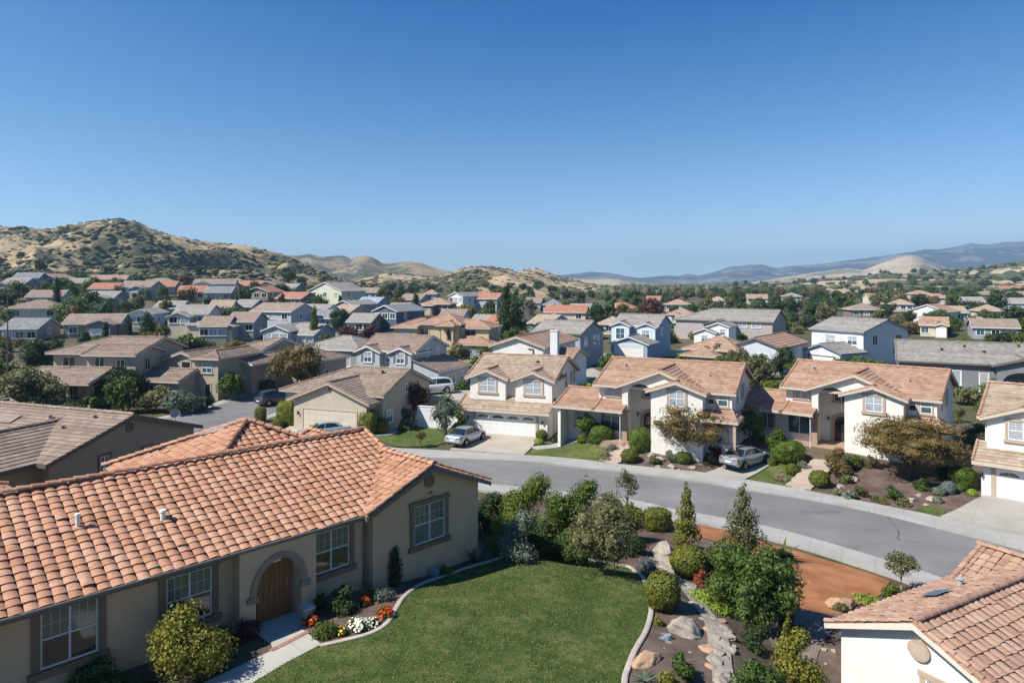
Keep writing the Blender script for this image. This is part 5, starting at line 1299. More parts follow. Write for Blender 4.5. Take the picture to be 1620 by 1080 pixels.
win(h, -1.5, 0, 3.2, 1.3, 1.2, 'front', 'double', TANTRIM); win(h, -5.6, 1.5, 3.2, 1.3, 1.0, 'front', 'plain', TANTRIM, 'glass_dark'); win(h, -6.4, -2.8, .4, 1.4, 1.6, 'front', 'double', M['white'], 'glass_teal', 'glass_teal'); win(h, -1.4, 0, .3, .8, 1.6, 'front', 'plain', TANTRIM, 'glass_dark'); h.done()
x, y, z = loc(398, 84)
h = House('low_tan_house', 'low tan house under broad grey-brown roofs behind the big roadside tree', 'house', (x, y, z), -22, LTAN, T_TAUPE, FW, C_BROWN, lod=0)
h.block(-4.2, 0, 0, 9, 3.9, .33, 'v', oh=.5, rk=.4); h.block(-9, -3, 4, 14, 4.6, .33, 'u', oh=.4, rk=.3, hip=(1, 0)); h.block(-.5, 4.6, 5, 13, 3.8, .34, 'u', oh=.4, rk=.3, hip=(0, 1)); win(h, 0, 3, .9, 1.2, 1.3, 'right', 'hung'); win(h, -2.1, 0, .8, 1.8, 1.4, 'front', 'double'); h.done()
x, y, z = loc(520, 104)
h = House('grey_green_house', 'grey-green bungalow with shallow grey roof between tree and side road', 'house', (x, y, z), -20, stucco((.24, .27, .255)), T_GREY, FW, None, lod=1)
h.block(-5, 5.5, 0, 9, 3.6, .34, 'u', oh=.5, rk=.3, hip=(1, 1)); win(h, -1, 0, .9, 2.0, 1.3, 'front', 'slider'); win(h, 3, 0, .9, 1.6, 1.3, 'front', 'slider'); h.done()
# ------------------------------------------------------------------ plants, by pixel of the photograph -> place on the ground
def S(px, py, w):            # metres for w photo pixels at that ground point
    x, y, z = ground(px, py); return w * y / F
def P(kind, px, py, wpx, hpx, pal, label, cat='shrub', shape='blob', n=1500, leaf=.08, crown='crown', **k):
    k.setdefault('core', .44)
    x, y, z = ground(px, py); s = y / F
    if cat == 'shrub' and shape == 'blob': shape = 'bush'; k['k'] = max(20, int(34 * hpx / wpx) + 8); n = int(n * 1.75)
    return plant(kind, crown, pal, x, y, z, wpx * s, hpx * s, label, cat, n, leaf, shape=shape, **k)
def CB(kind, px, py, wpx, hpx, pal, label, dep=None, e=2.5, n=1500, leaf=.055, rz=0, cat='hedge', group=None):
    x, y, z = ground(px, py); s = y / F; w = wpx * s
    return clipped(kind, pal, x, y + (dep or w) * .35, z, w, dep or w, hpx * s, label, group, n, leaf, e, rz, cat=cat)
LG['bigshrub'] = leafm((.028, .055, .012), (.058, .098, .022), (.125, .165, .045))
# beside the clay-roofed house
P('shrub', 300, 1066, 150, 105, 'yellow', 'broad yellow-green shrub under the second front window', n=4200, leaf=.055, k=26, trunk=.12, seed=11)
P('shrub', 150, 1092, 85, 42, 'mid', 'small dark leafy shrub at the house foot by the large front window', n=1200, leaf=.05, trunk=.05, seed=12)
blades('fern', 'mid', *ground(222, 1085), .75, 46, .022, .7, 'low ferny green clump beside the entry walk', droop=.75, seed=4)
blades('fern', 'grey', *ground(262, 1078), .6, 40, .02, .6, 'pale ferny clump beneath the broad yellow-green shrub', droop=.7, seed=9)
P('shrub', 392, 1010, 50, 32, 'plum', 'low dark reddish shrub tucked beside the entry arch', n=900, leaf=.04, trunk=.05, seed=13)
P('shrub', 345, 1035, 70, 38, 'dark', 'dark low shrub between the yellow-green shrub and the entry walk', n=900, leaf=.045, trunk=.05, seed=14)
flowers('flower_clump', *ground(492, 988), .55, .36, 'orange_red', 'orange-red flower clump closest to the stone pillar', 110, 1)
P('shrub', 515, 1006, 42, 30, 'hedge', 'neat round green mound between the red and white flowers', shape='mound', n=1300, leaf=.04, k=9, trunk=.02, seed=15)
flowers('flower_clump', *ground(566, 997), .8, .42, 'white', 'wide white flower clump at the lawn kerb', 130, 2)
flowers('flower_clump', *ground(590, 990), .5, .3, 'white', 'low white flower clump beside the red bulge clump', 70, 7)
flowers('flower_clump', *ground(540, 1004), .42, .28, 'yellow', 'little yellow flower clump between green mound and white flowers', 36, 8)
flowers('flower_clump', *ground(608, 978), .62, .45, 'orange_red', 'orange-red flower clump at the bulge of the lawn kerb', 130, 3)
flowers('flower_clump', *ground(577, 958), .40, .34, 'orange_red', 'little red flower clump behind the white flowers', 80, 4)
P('shrub', 607, 950, 34, 26, 'grey', 'small blue-green round shrub by the red flowers', shape='mound', n=900, leaf=.035, k=9, trunk=.02, seed=16)
blades('lily', 'yellow', *ground(580, 945), .48, 30, .03, 1.1, 'strappy yellow-green plant behind the flower bed', seed=5)
P('shrub', 540, 968, 55, 40, 'dark', 'dark green shrub against the wall below the third window', n=1200, leaf=.045, trunk=.05, seed=17)
P('shrub', 500, 962, 40, 28, 'mid', 'low green shrub in the shade beside the arch', n=800, leaf=.045, trunk=.05, seed=18)
P('juniper', 624, 926, 25, 58, 'dark', 'slim dark upright juniper at the corner of the gable wall', 'shrub', 'column', n=1600, leaf=.045, k=9, trunk=.03, seed=19)
x, y, z = ground(687, 913); boulder(x, y, z, .36, .32, .45, M['rock_blue'], 'upright blue-grey stone in the bed below the gable window', .3, 5, 'garden_stone')
P('shrub', 706, 910, 30, 18, 'yellow', 'tiny yellow-green plant beside the upright blue-grey stone', n=500, leaf=.035, trunk=.02, seed=20)
blades('agave', 'grey', *ground(755, 888), .72, 44, .035, 1.05, 'spiky grey agave near the house corner', droop=.25, seed=6)
blades('agave', 'grey', *ground(773, 884), .42, 30, .03, .8, 'small spiky grey plant beside the larger agave', droop=.3, seed=7)
# hedge between the house and the street
for px, py, w, h, pal, sh, n, lf, lb in (
    (776, 850, 72, 74, 'dark', 'blob', 1800, .06, 'dark bushy shrub hard against the corner of the clay-roofed house'),
    (790, 876, 52, 58, 'boxwood', 'blob', 1800, .05, 'round olive shrub at the head of the lawn'),
    (822, 884, 78, 84, 'grey', 'blob', 2800, .05, 'grey-green rounded shrub between the olive shrub and the tall hedge'),
    (838, 862, 100, 118, 'hedge', 'blob', 5200, .06, 'tallest bright green shrub of the street hedge'),
    (884, 882, 104, 112, 'hedge', 'blob', 5600, .06, 'bright green glossy shrub in the middle of the hedge'),
    (926, 862, 96, 108, 'mid', 'blob', 4200, .06, 'upright leafy green shrub behind the grey olive tree'),
    (978, 856, 92, 78, 'boxwood', 'blob', 2200, .06, 'yellow-green broad hedge behind the grey olive tree'),
    (802, 846, 56, 70, 'mid', 'blob', 2200, .06, 'leafy green shrub wedged between the corner shrub and the tallest one'),
    (862, 884, 60, 56, 'dark', 'blob', 2200, .06, 'dark low shrub at the foot of the glossy shrub'),
    (905, 894, 60, 60, 'mid', 'blob', 2400, .055, 'green low shrub filling the foot of the hedge beside the olive'),
    (1002, 838, 34, 48, 'hedge', 'blob', 900, .055, 'narrow green shrub at the street end of the hedge')):
    P('shrub', px, py, w, h, pal, lb, shape=sh, n=n, leaf=lf, k=20, trunk=.06)
P('olive_tree', 952, 910, 112, 124, 'olive', 'grey-brown olive tree at the top of the lawn', 'tree', 'ball', n=7500, leaf=.055, k=40, trunk=.03, seed=31)
P('slender_tree', 992, 832, 42, 96, 'olive', 'slender sparse tree beside the street above the hedge', 'tree', n=700, leaf=.07, k=9, trunk=.42, core=.25, seed=32, bark='bark_pale')
# rock garden
CB('clipped_hedge', 1042, 842, 44, 36, 'boxwood', 'clipped olive-green block near the street kerb', 1.1, 3.6)
P('young_tree', 1086, 866, 46, 100, 'yellow', 'slim conical young tree at the head of the orange slope', 'tree', 'cone', n=2600, leaf=.06, k=11, trunk=.12, seed=33)
P('young_tree', 1176, 890, 74, 122, 'olive', 'tall grey-green conical tree above the biggest shrub', 'tree', 'cone', n=4200, leaf=.06, k=13, trunk=.12, seed=34)
P('large_shrub', 1190, 985, 146, 134, LG['bigshrub'], 'biggest bushy green shrub in the rock garden', 'shrub', 'rag', n=12500, leaf=.066, k=70, trunk=.03, seed=35, top=.8)
P('shrub', 1150, 960, 80, 66, 'hedge', 'leafy green shrub nestled into the biggest shrub', n=2600, leaf=.055, k=14, trunk=.05, seed=36)
P('shrub', 1125, 905, 50, 40, 'olive', 'small loose shrub behind the clipped oval hedge', n=900, leaf=.05, trunk=.05, seed=37)
CB('clipped_hedge', 1094, 918, 56, 48, 'boxwood', 'clipped oval hedge beside the dry stone bed', None, 2.3, 2200)
CB('clipped_ball', 1052, 972, 56, 60, 'boxwood', 'clipped yellow-green ball beside the kerbed lawn', None, 2.1, 2600)
P('shrub', 1026, 908, 36, 34, 'blue', 'blue-grey mounded shrub beside the lawn kerb', shape='mound', n=1100, leaf=.045, k=9, trunk=.02, seed=38)
P('shrub', 1008, 880, 40, 34, 'dark', 'dark shrub in the shade of the olive tree', n=700, leaf=.05, trunk=.05, seed=39)
P('shrub', 1108, 926, 24, 28, 'red', 'small red-leaved shrub beside the clipped oval hedge', n=500, leaf=.04, trunk=.05, seed=40)
P('ground_cover_plant', 1110, 950, 50, 20, 'lime', 'lime-green creeping plant at the foot of the biggest shrub', shape='mound', n=1200, leaf=.05, k=9, trunk=.02, seed=41)
P('ground_cover_plant', 1138, 968, 42, 18, 'lime', 'lime-green patch between the stone bed and the leafy shrub', shape='mound', n=1000, leaf=.05, k=9, trunk=.02, seed=42)
P('shrub', 1042, 990, 20, 18, 'yellow', 'tiny yellow plant beside the pale boulder', n=300, leaf=.035, trunk=.03, seed=43)
P('shrub', 1080, 1075, 44, 42, 'mid', 'bright leafy shrub at the lower end of the stone bed', n=1300, leaf=.045, trunk=.05, seed=44)
P('shrub', 1062, 1098, 60, 30, 'yellow', 'yellowish low shrub at the frame edge near the stone bed', n=900, leaf=.045, trunk=.05, seed=45)
P('shrub', 1198, 1030, 52, 46, 'dark', 'dense dark shrub below the biggest shrub', n=1600, leaf=.05, trunk=.05, seed=46)
P('young_tree', 1262, 1090, 88, 92, 'yellow', 'golden-green upright bush beside the white gable house', 'shrub', n=3200, leaf=.05, k=18, trunk=.08, seed=47, top=.5)
P('young_tree', 1246, 1075, 40, 98, 'yellow', 'golden pointed shoot rising beside the golden-green bush', 'shrub', 'cone', n=1300, leaf=.05, k=8, trunk=.08, seed=48)
P('shrub', 1200, 1100, 90, 55, 'mid', 'spreading green shrub at the bottom of the rock garden', n=2200, leaf=.05, trunk=.05, seed=49)
blades('agave', 'grey', *ground(1020, 1078), .45, 34, .03, .7, 'pale spiky rosette beside the orange boulder', droop=.3, seed=8)
blades('banana_plant', 'hedge', *ground(1238, 882), .85, 5, .16, 1.1, 'broad-leaved green plant on the orange slope', droop=.25, seed=14)
P('shrub', 1240, 884, 34, 16, 'dark', 'low dark foliage around the broad-leaved green plant', n=500, leaf=.05, trunk=.02, seed=50)
P('lollipop_tree', 1426, 934, 56, 60, 'olive', 'small round-headed tree at the street corner of the orange slope', 'tree', n=1700, leaf=.05, k=12, trunk=.46, seed=51, bark='bark_pale')
P('shrub', 1410, 945, 32, 22, 'hedge', 'green shrub at the foot of the round-headed tree', n=600, leaf=.05, trunk=.03, seed=52)
P('ground_cover_plant', 1372, 955, 52, 16, 'lime', 'green creeper at the lower edge of the orange slope', shape='mound', n=800, leaf=.05, k=9, trunk=.02, seed=53)
P('shrub', 1330, 968, 30, 16, 'olive', 'brownish low plant on the lower edge of the orange slope', n=400, leaf=.05, trunk=.03, seed=54)
P('shrub', 1250, 1010, 46, 36, 'dark', 'dark shrub in the shade beside the grey gravel', n=900, leaf=.05, trunk=.04, seed=55)
x, y, z = ground(1082, 1002); boulder(x, y, z - .05, 1.05, .8, .62, M['rock'], 'big pale angular boulder beside the stone bed', -.5, 3)
x, y, z = ground(1020, 1048); boulder(x, y, z - .05, .95, .55, .42, M['rock_orange'], 'orange-tinted boulder at the lawn kerb', .5, 8)
x, y, z = ground(1049, 872); boulder(x, y, z - .05, .8, 1.1, .62, M['rock'], 'tall pale rock at the upper end of the stone bed', .2, 12)
x, y, z = ground(1330, 958); boulder(x, y, z - .1, 1.5, .8, .5, M['rock_orange'], 'rust-coloured boulder low on the orange slope', .4, 21)
x, y, z = ground(1055, 1012); boulder(x, y, z - .03, .5, .35, .22, M['rock_blue'], 'small dark stone behind the orange-tinted boulder', .4, 22)
# dry stone bed: separate stones, path-like
rb = random.Random(5)
bed = smoothline(gpoly([(1043, 872), (1058, 895), (1080, 925), (1105, 955), (1128, 985), (1137, 1020), (1143, 1060), (1150, 1110)]), 6)
structure(sheet('stone_bed', [(p[0] - .34, p[1]) for p in bed] + [(p[0] + .34, p[1]) for p in bed[::-1]], .06, M['rock'], .3, 0, None, .06))
for i in range(46):
    p = bed[int(i / 46 * (len(bed) - 1))]; xx = p[0] + rb.uniform(-.42, .42); yy = p[1] + rb.uniform(-.2, .2); s = rb.uniform(.22, .5)
    boulder(xx, yy, terr(xx, yy) - .02, s * 1.3, s, s * .35, M['rock'] if i % 5 else M['rock_orange'], 'flat pale stone laid in the winding stone bed', rb.uniform(0, 3), 40 + i, 'bed_stone', 'stones of the winding stone bed')
rg = random.Random(8)
for i in range(60):   # small stones in the rock garden
    px, py = rg.uniform(1030, 1330), rg.uniform(880, 1078)
    xx, yy, zz = ground(px, py); s = rg.uniform(.06, .2)
    boulder(xx, yy, zz - .02, s * 1.3, s, s * .6, M['rock'], 'small loose stone lying in the brown mulch', rg.uniform(0, 3), 140 + i, 'loose_stone', 'loose stones in the rock garden')
# across the street: gardens of the big houses
CB('clipped_hedge', 580, 690, 30, 42, 'boxwood', 'tall clipped hedge block beside the cream garage door', 2.0, 4)
CB('clipped_hedge', 602, 688, 22, 26, 'boxwood', 'lower clipped hedge ball in front of the tan house', None, 2.6)
CB('clipped_hedge', 452, 676, 34, 42, 'boxwood', 'tall clipped hedge at the street side of the tan garage', 1.8, 4)
CB('clipped_hedge', 410, 668, 17, 24, 'boxwood', 'small clipped hedge block at the side road', 1.0, 4)
CB('clipped_hedge', 437, 680, 18, 15, 'boxwood', 'low clipped bush beside the pale sports car', None, 3)
P('plum_tree', 655, 666, 48, 66, 'plum', 'dark red plum tree beside the tan house', 'tree', n=2200, leaf=.12, k=16, trunk=.2, seed=61)
P('shrub', 641, 672, 30, 30, 'grey', 'grey-green bushy shrub below the dark red plum tree', n=900, leaf=.1, trunk=.05, seed=62)
P('shrub', 646, 681, 24, 20, 'grey', 'low grey shrub at the edge of the small lawn', n=600, leaf=.09, trunk=.05, seed=63)
P('shrub', 635, 683, 16, 12, 'yellow', 'small yellow-green shrub by the curving garden path', n=400, leaf=.08, trunk=.03, seed=64)
P('shrub', 610, 672, 30, 22, 'dark', 'dark shrub in the shade of the tan house', n=500, leaf=.1, trunk=.05, seed=65)
P('small_tree', 665, 708, 18, 30, 'rust', 'tiny brown tree on the small lawn', 'tree', n=500, leaf=.07, k=7, trunk=.35, seed=66)
P('olive_tree', 706, 690, 52, 66, 'grey', 'grey olive tree next to the twin-dormer house', 'tree', n=2600, leaf=.1, k=18, trunk=.15, seed=67)
P('shrub', 726, 692, 28, 50, 'hedge', 'bright green upright shrub at the corner of the white garage', n=1500, leaf=.09, trunk=.05, seed=68)
P('shrub', 722, 640, 34, 34, 'hedge', 'round green shrub behind the grey olive tree', n=1200, leaf=.11, trunk=.05, seed=69)
P('shrub', 735, 640, 26, 44, 'mid', 'leafy shrub against the upper side of the white house', n=1200, leaf=.11, trunk=.05, seed=70)
P('flowering_shrub', 722, 662, 16, 18, PET['yellow'], 'yellow-flowering shrub beside the twin-dormer house', n=200, leaf=.1, trunk=.05, seed=71)
CB('clipped_ball', 857, 698, 18, 18, 'hedge', 'green clipped ball at the corner of the white garage drive', None, 2.2)
CB('clipped_ball', 853, 705, 15, 11, 'lime', 'yellow-green low ball below the green clipped ball', None, 2.2)
P('shrub', 893, 698, 20, 28, 'red', 'dusky red shrub beside the shaded side wall', n=900, leaf=.08, trunk=.12, seed=72)
P('topiary', 930, 702, 36, 50, 'hedge', 'round-headed green topiary beside the single-storey wing', 'tree', n=1900, leaf=.08, k=14, trunk=.25, seed=73)
CB('clipped_hedge', 952, 706, 42, 34, 'hedge', 'large rounded hedge block in front of the porch windows', 2.0, 3.2, 2200)
CB('clipped_ball', 925, 702, 22, 14, 'boxwood', 'low olive ball beside the large rounded hedge block', None, 2.3)
CB('clipped_hedge', 1015, 718, 36, 40, 'hedge', 'upright clipped hedge beside the stone steps', 1.6, 3.4, 2200)
CB('clipped_ball', 998, 735, 28, 24, 'boxwood', 'dull olive ball at the pavement beside the steps', None, 2.2)
P('shrub', 966, 718, 26, 16, 'grey', 'low greyish shrub on the lawn side of the steps', n=500, leaf=.07, trunk=.03, seed=74)
P('shrub', 957, 728, 26, 14, 'pale', 'dry grassy tuft at the edge of the small lawn', n=400, leaf=.07, trunk=.03, seed=75)
P('russet_tree', 1096, 726, 128, 88, 'rust', 'spreading russet tree before the first arched house', 'tree', 'umbrella', n=11000, leaf=.075, k=44, trunk=.30, stems=7, seed=76)
CB('clipped_ball', 1084, 736, 26, 20, 'hedge', 'bright green clipped bush in the pebbled bed', None, 2.6)
P('shrub', 1136, 716, 40, 28, 'plum', 'dark reddish shrub below the porch of the first arched house', n=900, leaf=.08, trunk=.05, seed=77)
P('green_tree', 1186, 712, 48, 72, 'mid', 'green leafy tree between the two arched houses', 'tree', n=2400, leaf=.09, k=16, trunk=.15, seed=78)
P('topiary', 1231, 728, 34, 50, 'hedge', 'round-headed topiary beside the wing of the second arched house', 'tree', n=1900, leaf=.08, k=14, trunk=.22, seed=79)
CB('clipped_hedge', 1252, 736, 52, 38, 'hedge', 'large rounded hedge at the porch of the second arched house', 2.2, 3.2, 2200)
CB('clipped_ball', 1222, 738, 16, 13, 'boxwood', 'small olive bush beside the silver sedan', None, 2.4)
CB('clipped_ball', 1257, 754, 20, 20, 'boxwood', 'little green ball on the lawn beside the second steps', None, 2.2)
P('shrub', 1272, 746, 28, 16, 'grey', 'low grey-green shrub next to the little green ball', n=500, leaf=.06, trunk=.03, seed=80)
P('shrub', 1238, 762, 36, 14, 'pale', 'dry grassy plants at the pavement edge of the small lawn', n=500, leaf=.06, trunk=.03, seed=81)
P('shrub', 1325, 755, 46, 48, 'rust', 'rounded green bush flushed with red by the second steps', n=2200, leaf=.065, trunk=.05, seed=82)
CB('clipped_ball', 1302, 774, 32, 28, 'boxwood', 'dull olive ball at the pavement beside the second steps', None, 2.2)
P('russet_tree', 1438, 756, 158, 98, 'rust', 'widest russet tree before the second arched house', 'tree', 'umbrella', n=14000, leaf=.072, k=52, trunk=.28, stems=8, seed=83)
CB('clipped_hedge', 1532, 778, 36, 38, 'hedge', 'dark green rounded hedge beside the corner garage', 1.8, 3)
P('shrub', 1414, 792, 30, 26, 'mid', 'bushy green shrub in the pebbled bed by the pavement', n=1000, leaf=.055, trunk=.04, seed=84)
P('shrub', 1360, 786, 26, 20, 'olive', 'small olive shrub in the middle of the pebbled bed', n=700, leaf=.055, trunk=.04, seed=85)
P('shrub', 1385, 794, 14, 12, 'hedge', 'tiny green shrub beside the yellow plant', n=300, leaf=.05, trunk=.03, seed=86)
P('shrub', 1398, 798, 18, 10, 'yellow', 'small yellow plant between two green shrubs', n=300, leaf=.05, trunk=.03, seed=87)
P('shrub', 1325, 784, 20, 12, 'pale', 'dry straw-coloured tuft near the olive ball', n=300, leaf=.05, trunk=.03, seed=88)
for px, py, w, h, lb, pal in ((1490, 786, 20, 15, 'grey-green ball shrub nearest the russet tree', 'grey'), (1505, 784, 22, 22, 'blue-grey ball shrub, biggest of the trio by the drive', 'blue'), (1487, 798, 14, 12, 'smallest grey ball shrub near the drive', 'grey'), (1522, 779, 22, 14, 'green ball shrub under the rounded hedge', 'hedge'), (1541, 786, 14, 12, 'little lime ball at the foot of the garage wall', 'lime')):
    CB('clipped_ball', px, py, w, h, pal, lb, None, 2.2, 900)
P('shrub', 1380, 742, 24, 24, 'olive', 'small shrub against the cream wall below the bay window', n=600, leaf=.06, trunk=.05, seed=89)
P('shrub', 1355, 738, 34, 18, 'mid', 'low green planting at the foot of the cream bay', n=600, leaf=.06, trunk=.03, seed=90)
for i, (px, py) in enumerate(((1045, 728), (1062, 740), (1040, 740), (1075, 746), (1095, 742), (1030, 722), (1110, 736), (1330, 772), (1440, 795), (1455, 785), (1345, 780), (1465, 800), (1474, 792), (1350, 760))):
    x, y, z = ground(px, py); s = rg.uniform(.3, .75); boulder(x, y, z, s * 1.3, s, s * .55, M['rock'], 'pale stone set in a pebbled front bed across the street', rg.uniform(0, 3), 240 + i, 'bed_stone', 'stones in the front beds across the street')
for px, py, w, h, pal, lb in ((1545, 700, 50, 34, 'mid', 'green shrubs at the shaded wall of the second arched house'), (1515, 668, 30, 26, 'olive', 'olive shrub against the shaded gable of the second arched house'), (1560, 660, 36, 30, 'hedge', 'bright shrub behind the corner garage house'), (1175, 740, 20, 14, 'dark', 'low dark shrub beside the grey-blue sedan'), (1345, 742, 30, 20, 'mid', 'leafy low shrub at the cream corner by the steps'), (1500, 762, 44, 26, 'dark', 'dark low shrubs in the shade of the russet tree'), (1125, 735, 26, 16, 'olive', 'olive low shrub in the shade of the first russet tree'), (1062, 730, 26, 16, 'grey', 'greyish low shrub in the pebbled bed near the steps'), (1035, 735, 22, 14, 'olive', 'small olive shrub in the pebbled bed near the steps'), (1345, 790, 26, 14, 'grey', 'greyish low shrub at the pavement near the dry tuft'), (1430, 800, 24, 12, 'olive', 'low olive plants at the pavement beside the bushy shrub'), (1460, 775, 30, 18, 'mid', 'green low shrub under the edge of the russet tree'), (1340, 765, 26, 14, 'olive', 'low olive plant next to the red-flushed bush'), (882, 700, 20, 14, 'dark', 'dark low shrub at the shaded side of the garage'), (905, 694, 22, 18, 'plum', 'dark red low shrub beside the dusky red one')):
    P('shrub', px, py, w, h, pal, lb, n=700, leaf=.075, trunk=.03)
# white garden wall with the white car behind it
x0, y0, z0 = ground(648, 680)
mb = MB(); mb.box(0, 4.6, 0, .22, -.6, 2.1); mb.box(-.04, 4.64, -.04, .26, 2.1, 2.18); tag(mb.build('garden_wall', WHITEB, None, False, (x0 + .6, y0 + 1.0, z0), R(-18)), 'low white rendered garden wall below the white parked car', 'garden wall')
# cars
silver = carpaint('silver_paint', (.33, .36, .39)); pale = carpaint('pale_silver_paint', (.42, .48, .52)); darkp = carpaint('dark_paint', (.07, .075, .09)); whitep = carpaint('white_paint', (.6, .61, .62), .1)
x, y, z = ground(738, 702); car('parked_sedan', x, y, z + .17, 62, pale, 'silver sedan parked tail to the street on the white garage drive')
x, y, z = ground(1180, 738); car('parked_sedan', x, y, z + .17, 38, silver, 'grey-blue silver sedan parked between the two arched houses')
x, y, z = ground(512, 694); car('sports_car', x, y, z + .17, 205, pale, 'pale silver coupe nosing towards the street before the cream garage door')
x, y, z = ground(437, 640); car('parked_suv', x, y, z + .10, 50, darkp, 'dark parked car on the side road by the tan house', True)
x, y, z = ground(682, 652); car('parked_suv', x, y + 1.5, -1.1, 205, whitep, 'white parked car above the white garden wall', True)
structure(sheet('terrace', [(x - 5.5, y - 1.2), (x + 4.5, y - 2.6), (x + 6, y + 6), (x - 4, y + 7)], 1.78, M['drive2'], 1.0, 2.6))
# tall pole beside the far houses
x, y, z = ground(12, 640); t = empty('street_pole', (x, y, z), 0, 'thin tall metal pole rising over the rooftops at the picture edge', 'pole'); mb = MB(); mb.tube([(0, 0, -.3), (0, 0, 12.5)], [.10, .05], 8); mb.build('pole', paint((.12, .11, .10), .6, .1), t); mb = MB(); mb.tube([(0, 0, 12.5), (0, 0, 12.75)], [.09, .05], 8); mb.build('cap', M['dark'], t)
# ------------------------------------------------------------------ hills
def hill_material(tan, green, name, ks=1.0):
    m, nt, out = mk(name)
    at_ = nt.nodes.new('ShaderNodeAttribute'); at_.attribute_name = 'veg'
    a = nz(nt, .05 * ks, 8, .72, stretch=(1, .6, 1.6)); b = nz(nt, .2 * ks, 5, .75); c = nz(nt, .012 * ks, 4, .6)
    f = mth(nt, 'ADD', mth(nt, 'ADD', mth(nt, 'MULTIPLY', at_.outputs['Fac'], .62), .20), mth(nt, 'ADD', mth(nt, 'MULTIPLY', mth(nt, 'SUBTRACT', a, .5), 1.9), mth(nt, 'MULTIPLY', mth(nt, 'SUBTRACT', b, .5), 1.5)))
    k = ramp(nt, f, [(.44, (0, 0, 0)), (.56, (1, 1, 1))])
    tc = ramp(nt, mth(nt, 'ADD', mth(nt, 'MULTIPLY', b, .5), mth(nt, 'MULTIPLY', c, .5)), [(.38, sc(tan, .6)), (.5, tan), (.62, sc(tan, 1.3))])
    gc = ramp(nt, mth(nt, 'ADD', mth(nt, 'MULTIPLY', b, .5), mth(nt, 'MULTIPLY', a, .5)), [(.36, sc(green, .6)), (.5, green), (.66, (green[0] * 1.7, green[1] * 1.5, green[2] * 1.5))])
    prin(nt, out, mixc(nt, k, tc, gc), .95, .05, bump(nt, a, .6, 1.5)); return m
def sstep(a, b, x):
    t = min(1, max(0, (x - a) / (b - a))); return t * t * (3 - 2 * t)
HILLS = []
def hill(name, skyl, dc, db, mat, seed, vegf, amp=.2, zb=None, back=.35, nrow=44, step=4, fold=70.0, shrubs=0, rs=(1.2, 3.2), shrubmat=None):
    px = np.arange(skyl[0][0], skyl[-1][0] + .1, step); py = np.interp(px, [p[0] for p in skyl], [p[1] for p in skyl])
    pys = py.copy()
    for i, p in enumerate(px): pys[i] += .9 * noise.noise(Vector((p * .05, seed, 0))) + .5 * noise.noise(Vector((p * .17, seed, 3)))
    rows, veg = [], []
    V = Vector
    for r in range(nrow + 6):
        row = []; vr = []
        for i, p in enumerate(px):
            t = (p - 810) / F; DC = dc(p) if callable(dc) else dc; DB = db(p) if callable(db) else db
            zc = H + (450 - pys[i]) * DC / F
            s = r / nrow
            if s <= 1:
                d = DB + (DC - DB) * s; x = t * d; z0 = (terr(x, d) - 1.5) if zb is None else zb
                q = s ** 1.15 * .6 + sstep(0, 1, s) * .4
                rid = 1 - 2 * abs(noise.noise(V((x / fold, d / fold * .55, seed)))); rid2 = noise.noise(V((x / fold * 2.7, d / fold * 1.6, seed + 5)))
                n = (rid - .5) * .9 + rid2 * .35
                z = z0 + (zc - z0) * q + amp * max(6, zc - z0) * n * math.sin(math.pi * min(1, s * .97)) ** .8
                lim = H + (zc - H) / DC * d - (1 - s) * .02 * (zc - z0)
                if z > lim: z = lim - .3 * (1 - s) * abs(n)
                vr.append(vegf(s, n, x, d, p))
            else:
                k = (s - 1) * nrow / 5; d = DC * (1 + back * k); x = t * d; z = zc - (zc + 4) * k ** 1.3 * .8; vr.append(.5)
            row.append((x, d, z))
        rows.append(row); veg.append(vr)
    mb = MB(); mb.grid(rows); o = mb.build(name, mat, None, True)
    at_ = o.data.attributes.new('veg', 'FLOAT', 'POINT'); at_.data.foreach_set('value', np.array(veg, dtype=np.float32).ravel())
    tag(o, kind='structure'); HILLS.append((rows, veg, nrow))
    if shrubs:
        g = random.Random(seed); gn = np.random.default_rng(seed); iv, fc = ico(2); Vs, Fs = [], []; base = 0; cnt = 0
        tries = 0
        while cnt < shrubs and tries < shrubs * 12:
            tries += 1
            i = g.randrange(1, nrow - 1); j = g.randrange(0, len(px) - 1); a, b = g.random(), g.random(); v = veg[i][j]
            if g.random() > sstep(.30, .68, v) * .95 + .05: continue
            P0, P1, P2 = rows[i][j], rows[i][j + 1], rows[i + 1][j]
            c = np.array(P0) + a * (np.array(P1) - np.array(P0)) + b * (np.array(P2) - np.array(P0))
            r = g.uniform(*rs) * (1.15 if v > .55 else .8)
            q = iv * (1 + .38 * gn.uniform(-1, 1, (len(iv), 1))) * np.array([r * 1.4, r * 1.4, r * .6]) + c + np.array([0, 0, r * .25])
            Vs.append(q); Fs.append(fc + base); base += len(iv); cnt += 1
        co_ = np.concatenate(Vs).astype(np.float32); tri = np.concatenate(Fs).astype(np.int32); me = bpy.data.meshes.new('chaparral')
        me.vertices.add(len(co_)); me.vertices.foreach_set('co', co_.ravel()); me.loops.add(tri.size); me.loops.foreach_set('vertex_index', tri.ravel()); me.polygons.add(len(tri)); me.polygons.foreach_set('loop_start', np.arange(0, tri.size, 3, dtype=np.int32))
        me.materials.append(shrubmat); me.update(calc_edges=True)
        tag(link('chaparral', me), 'scattered dark green chaparral scrub growing over the dry hillside', 'scrub', None, 'stuff')
    return o
TANG = (.36, .27, .17); GRN = (.082, .086, .047)
HM = hill_material(TANG, GRN, 'dry_hill'); HM2 = hill_material((.25, .19, .12), (.055, .07, .045), 'distant_hill', .45); HM3 = hill_material((.17, .165, .15), (.035, .046, .052), 'mountain', .12)
HM4 = hill_material((.38, .30, .20), (.10, .095, .065), 'pale_hill', .25)
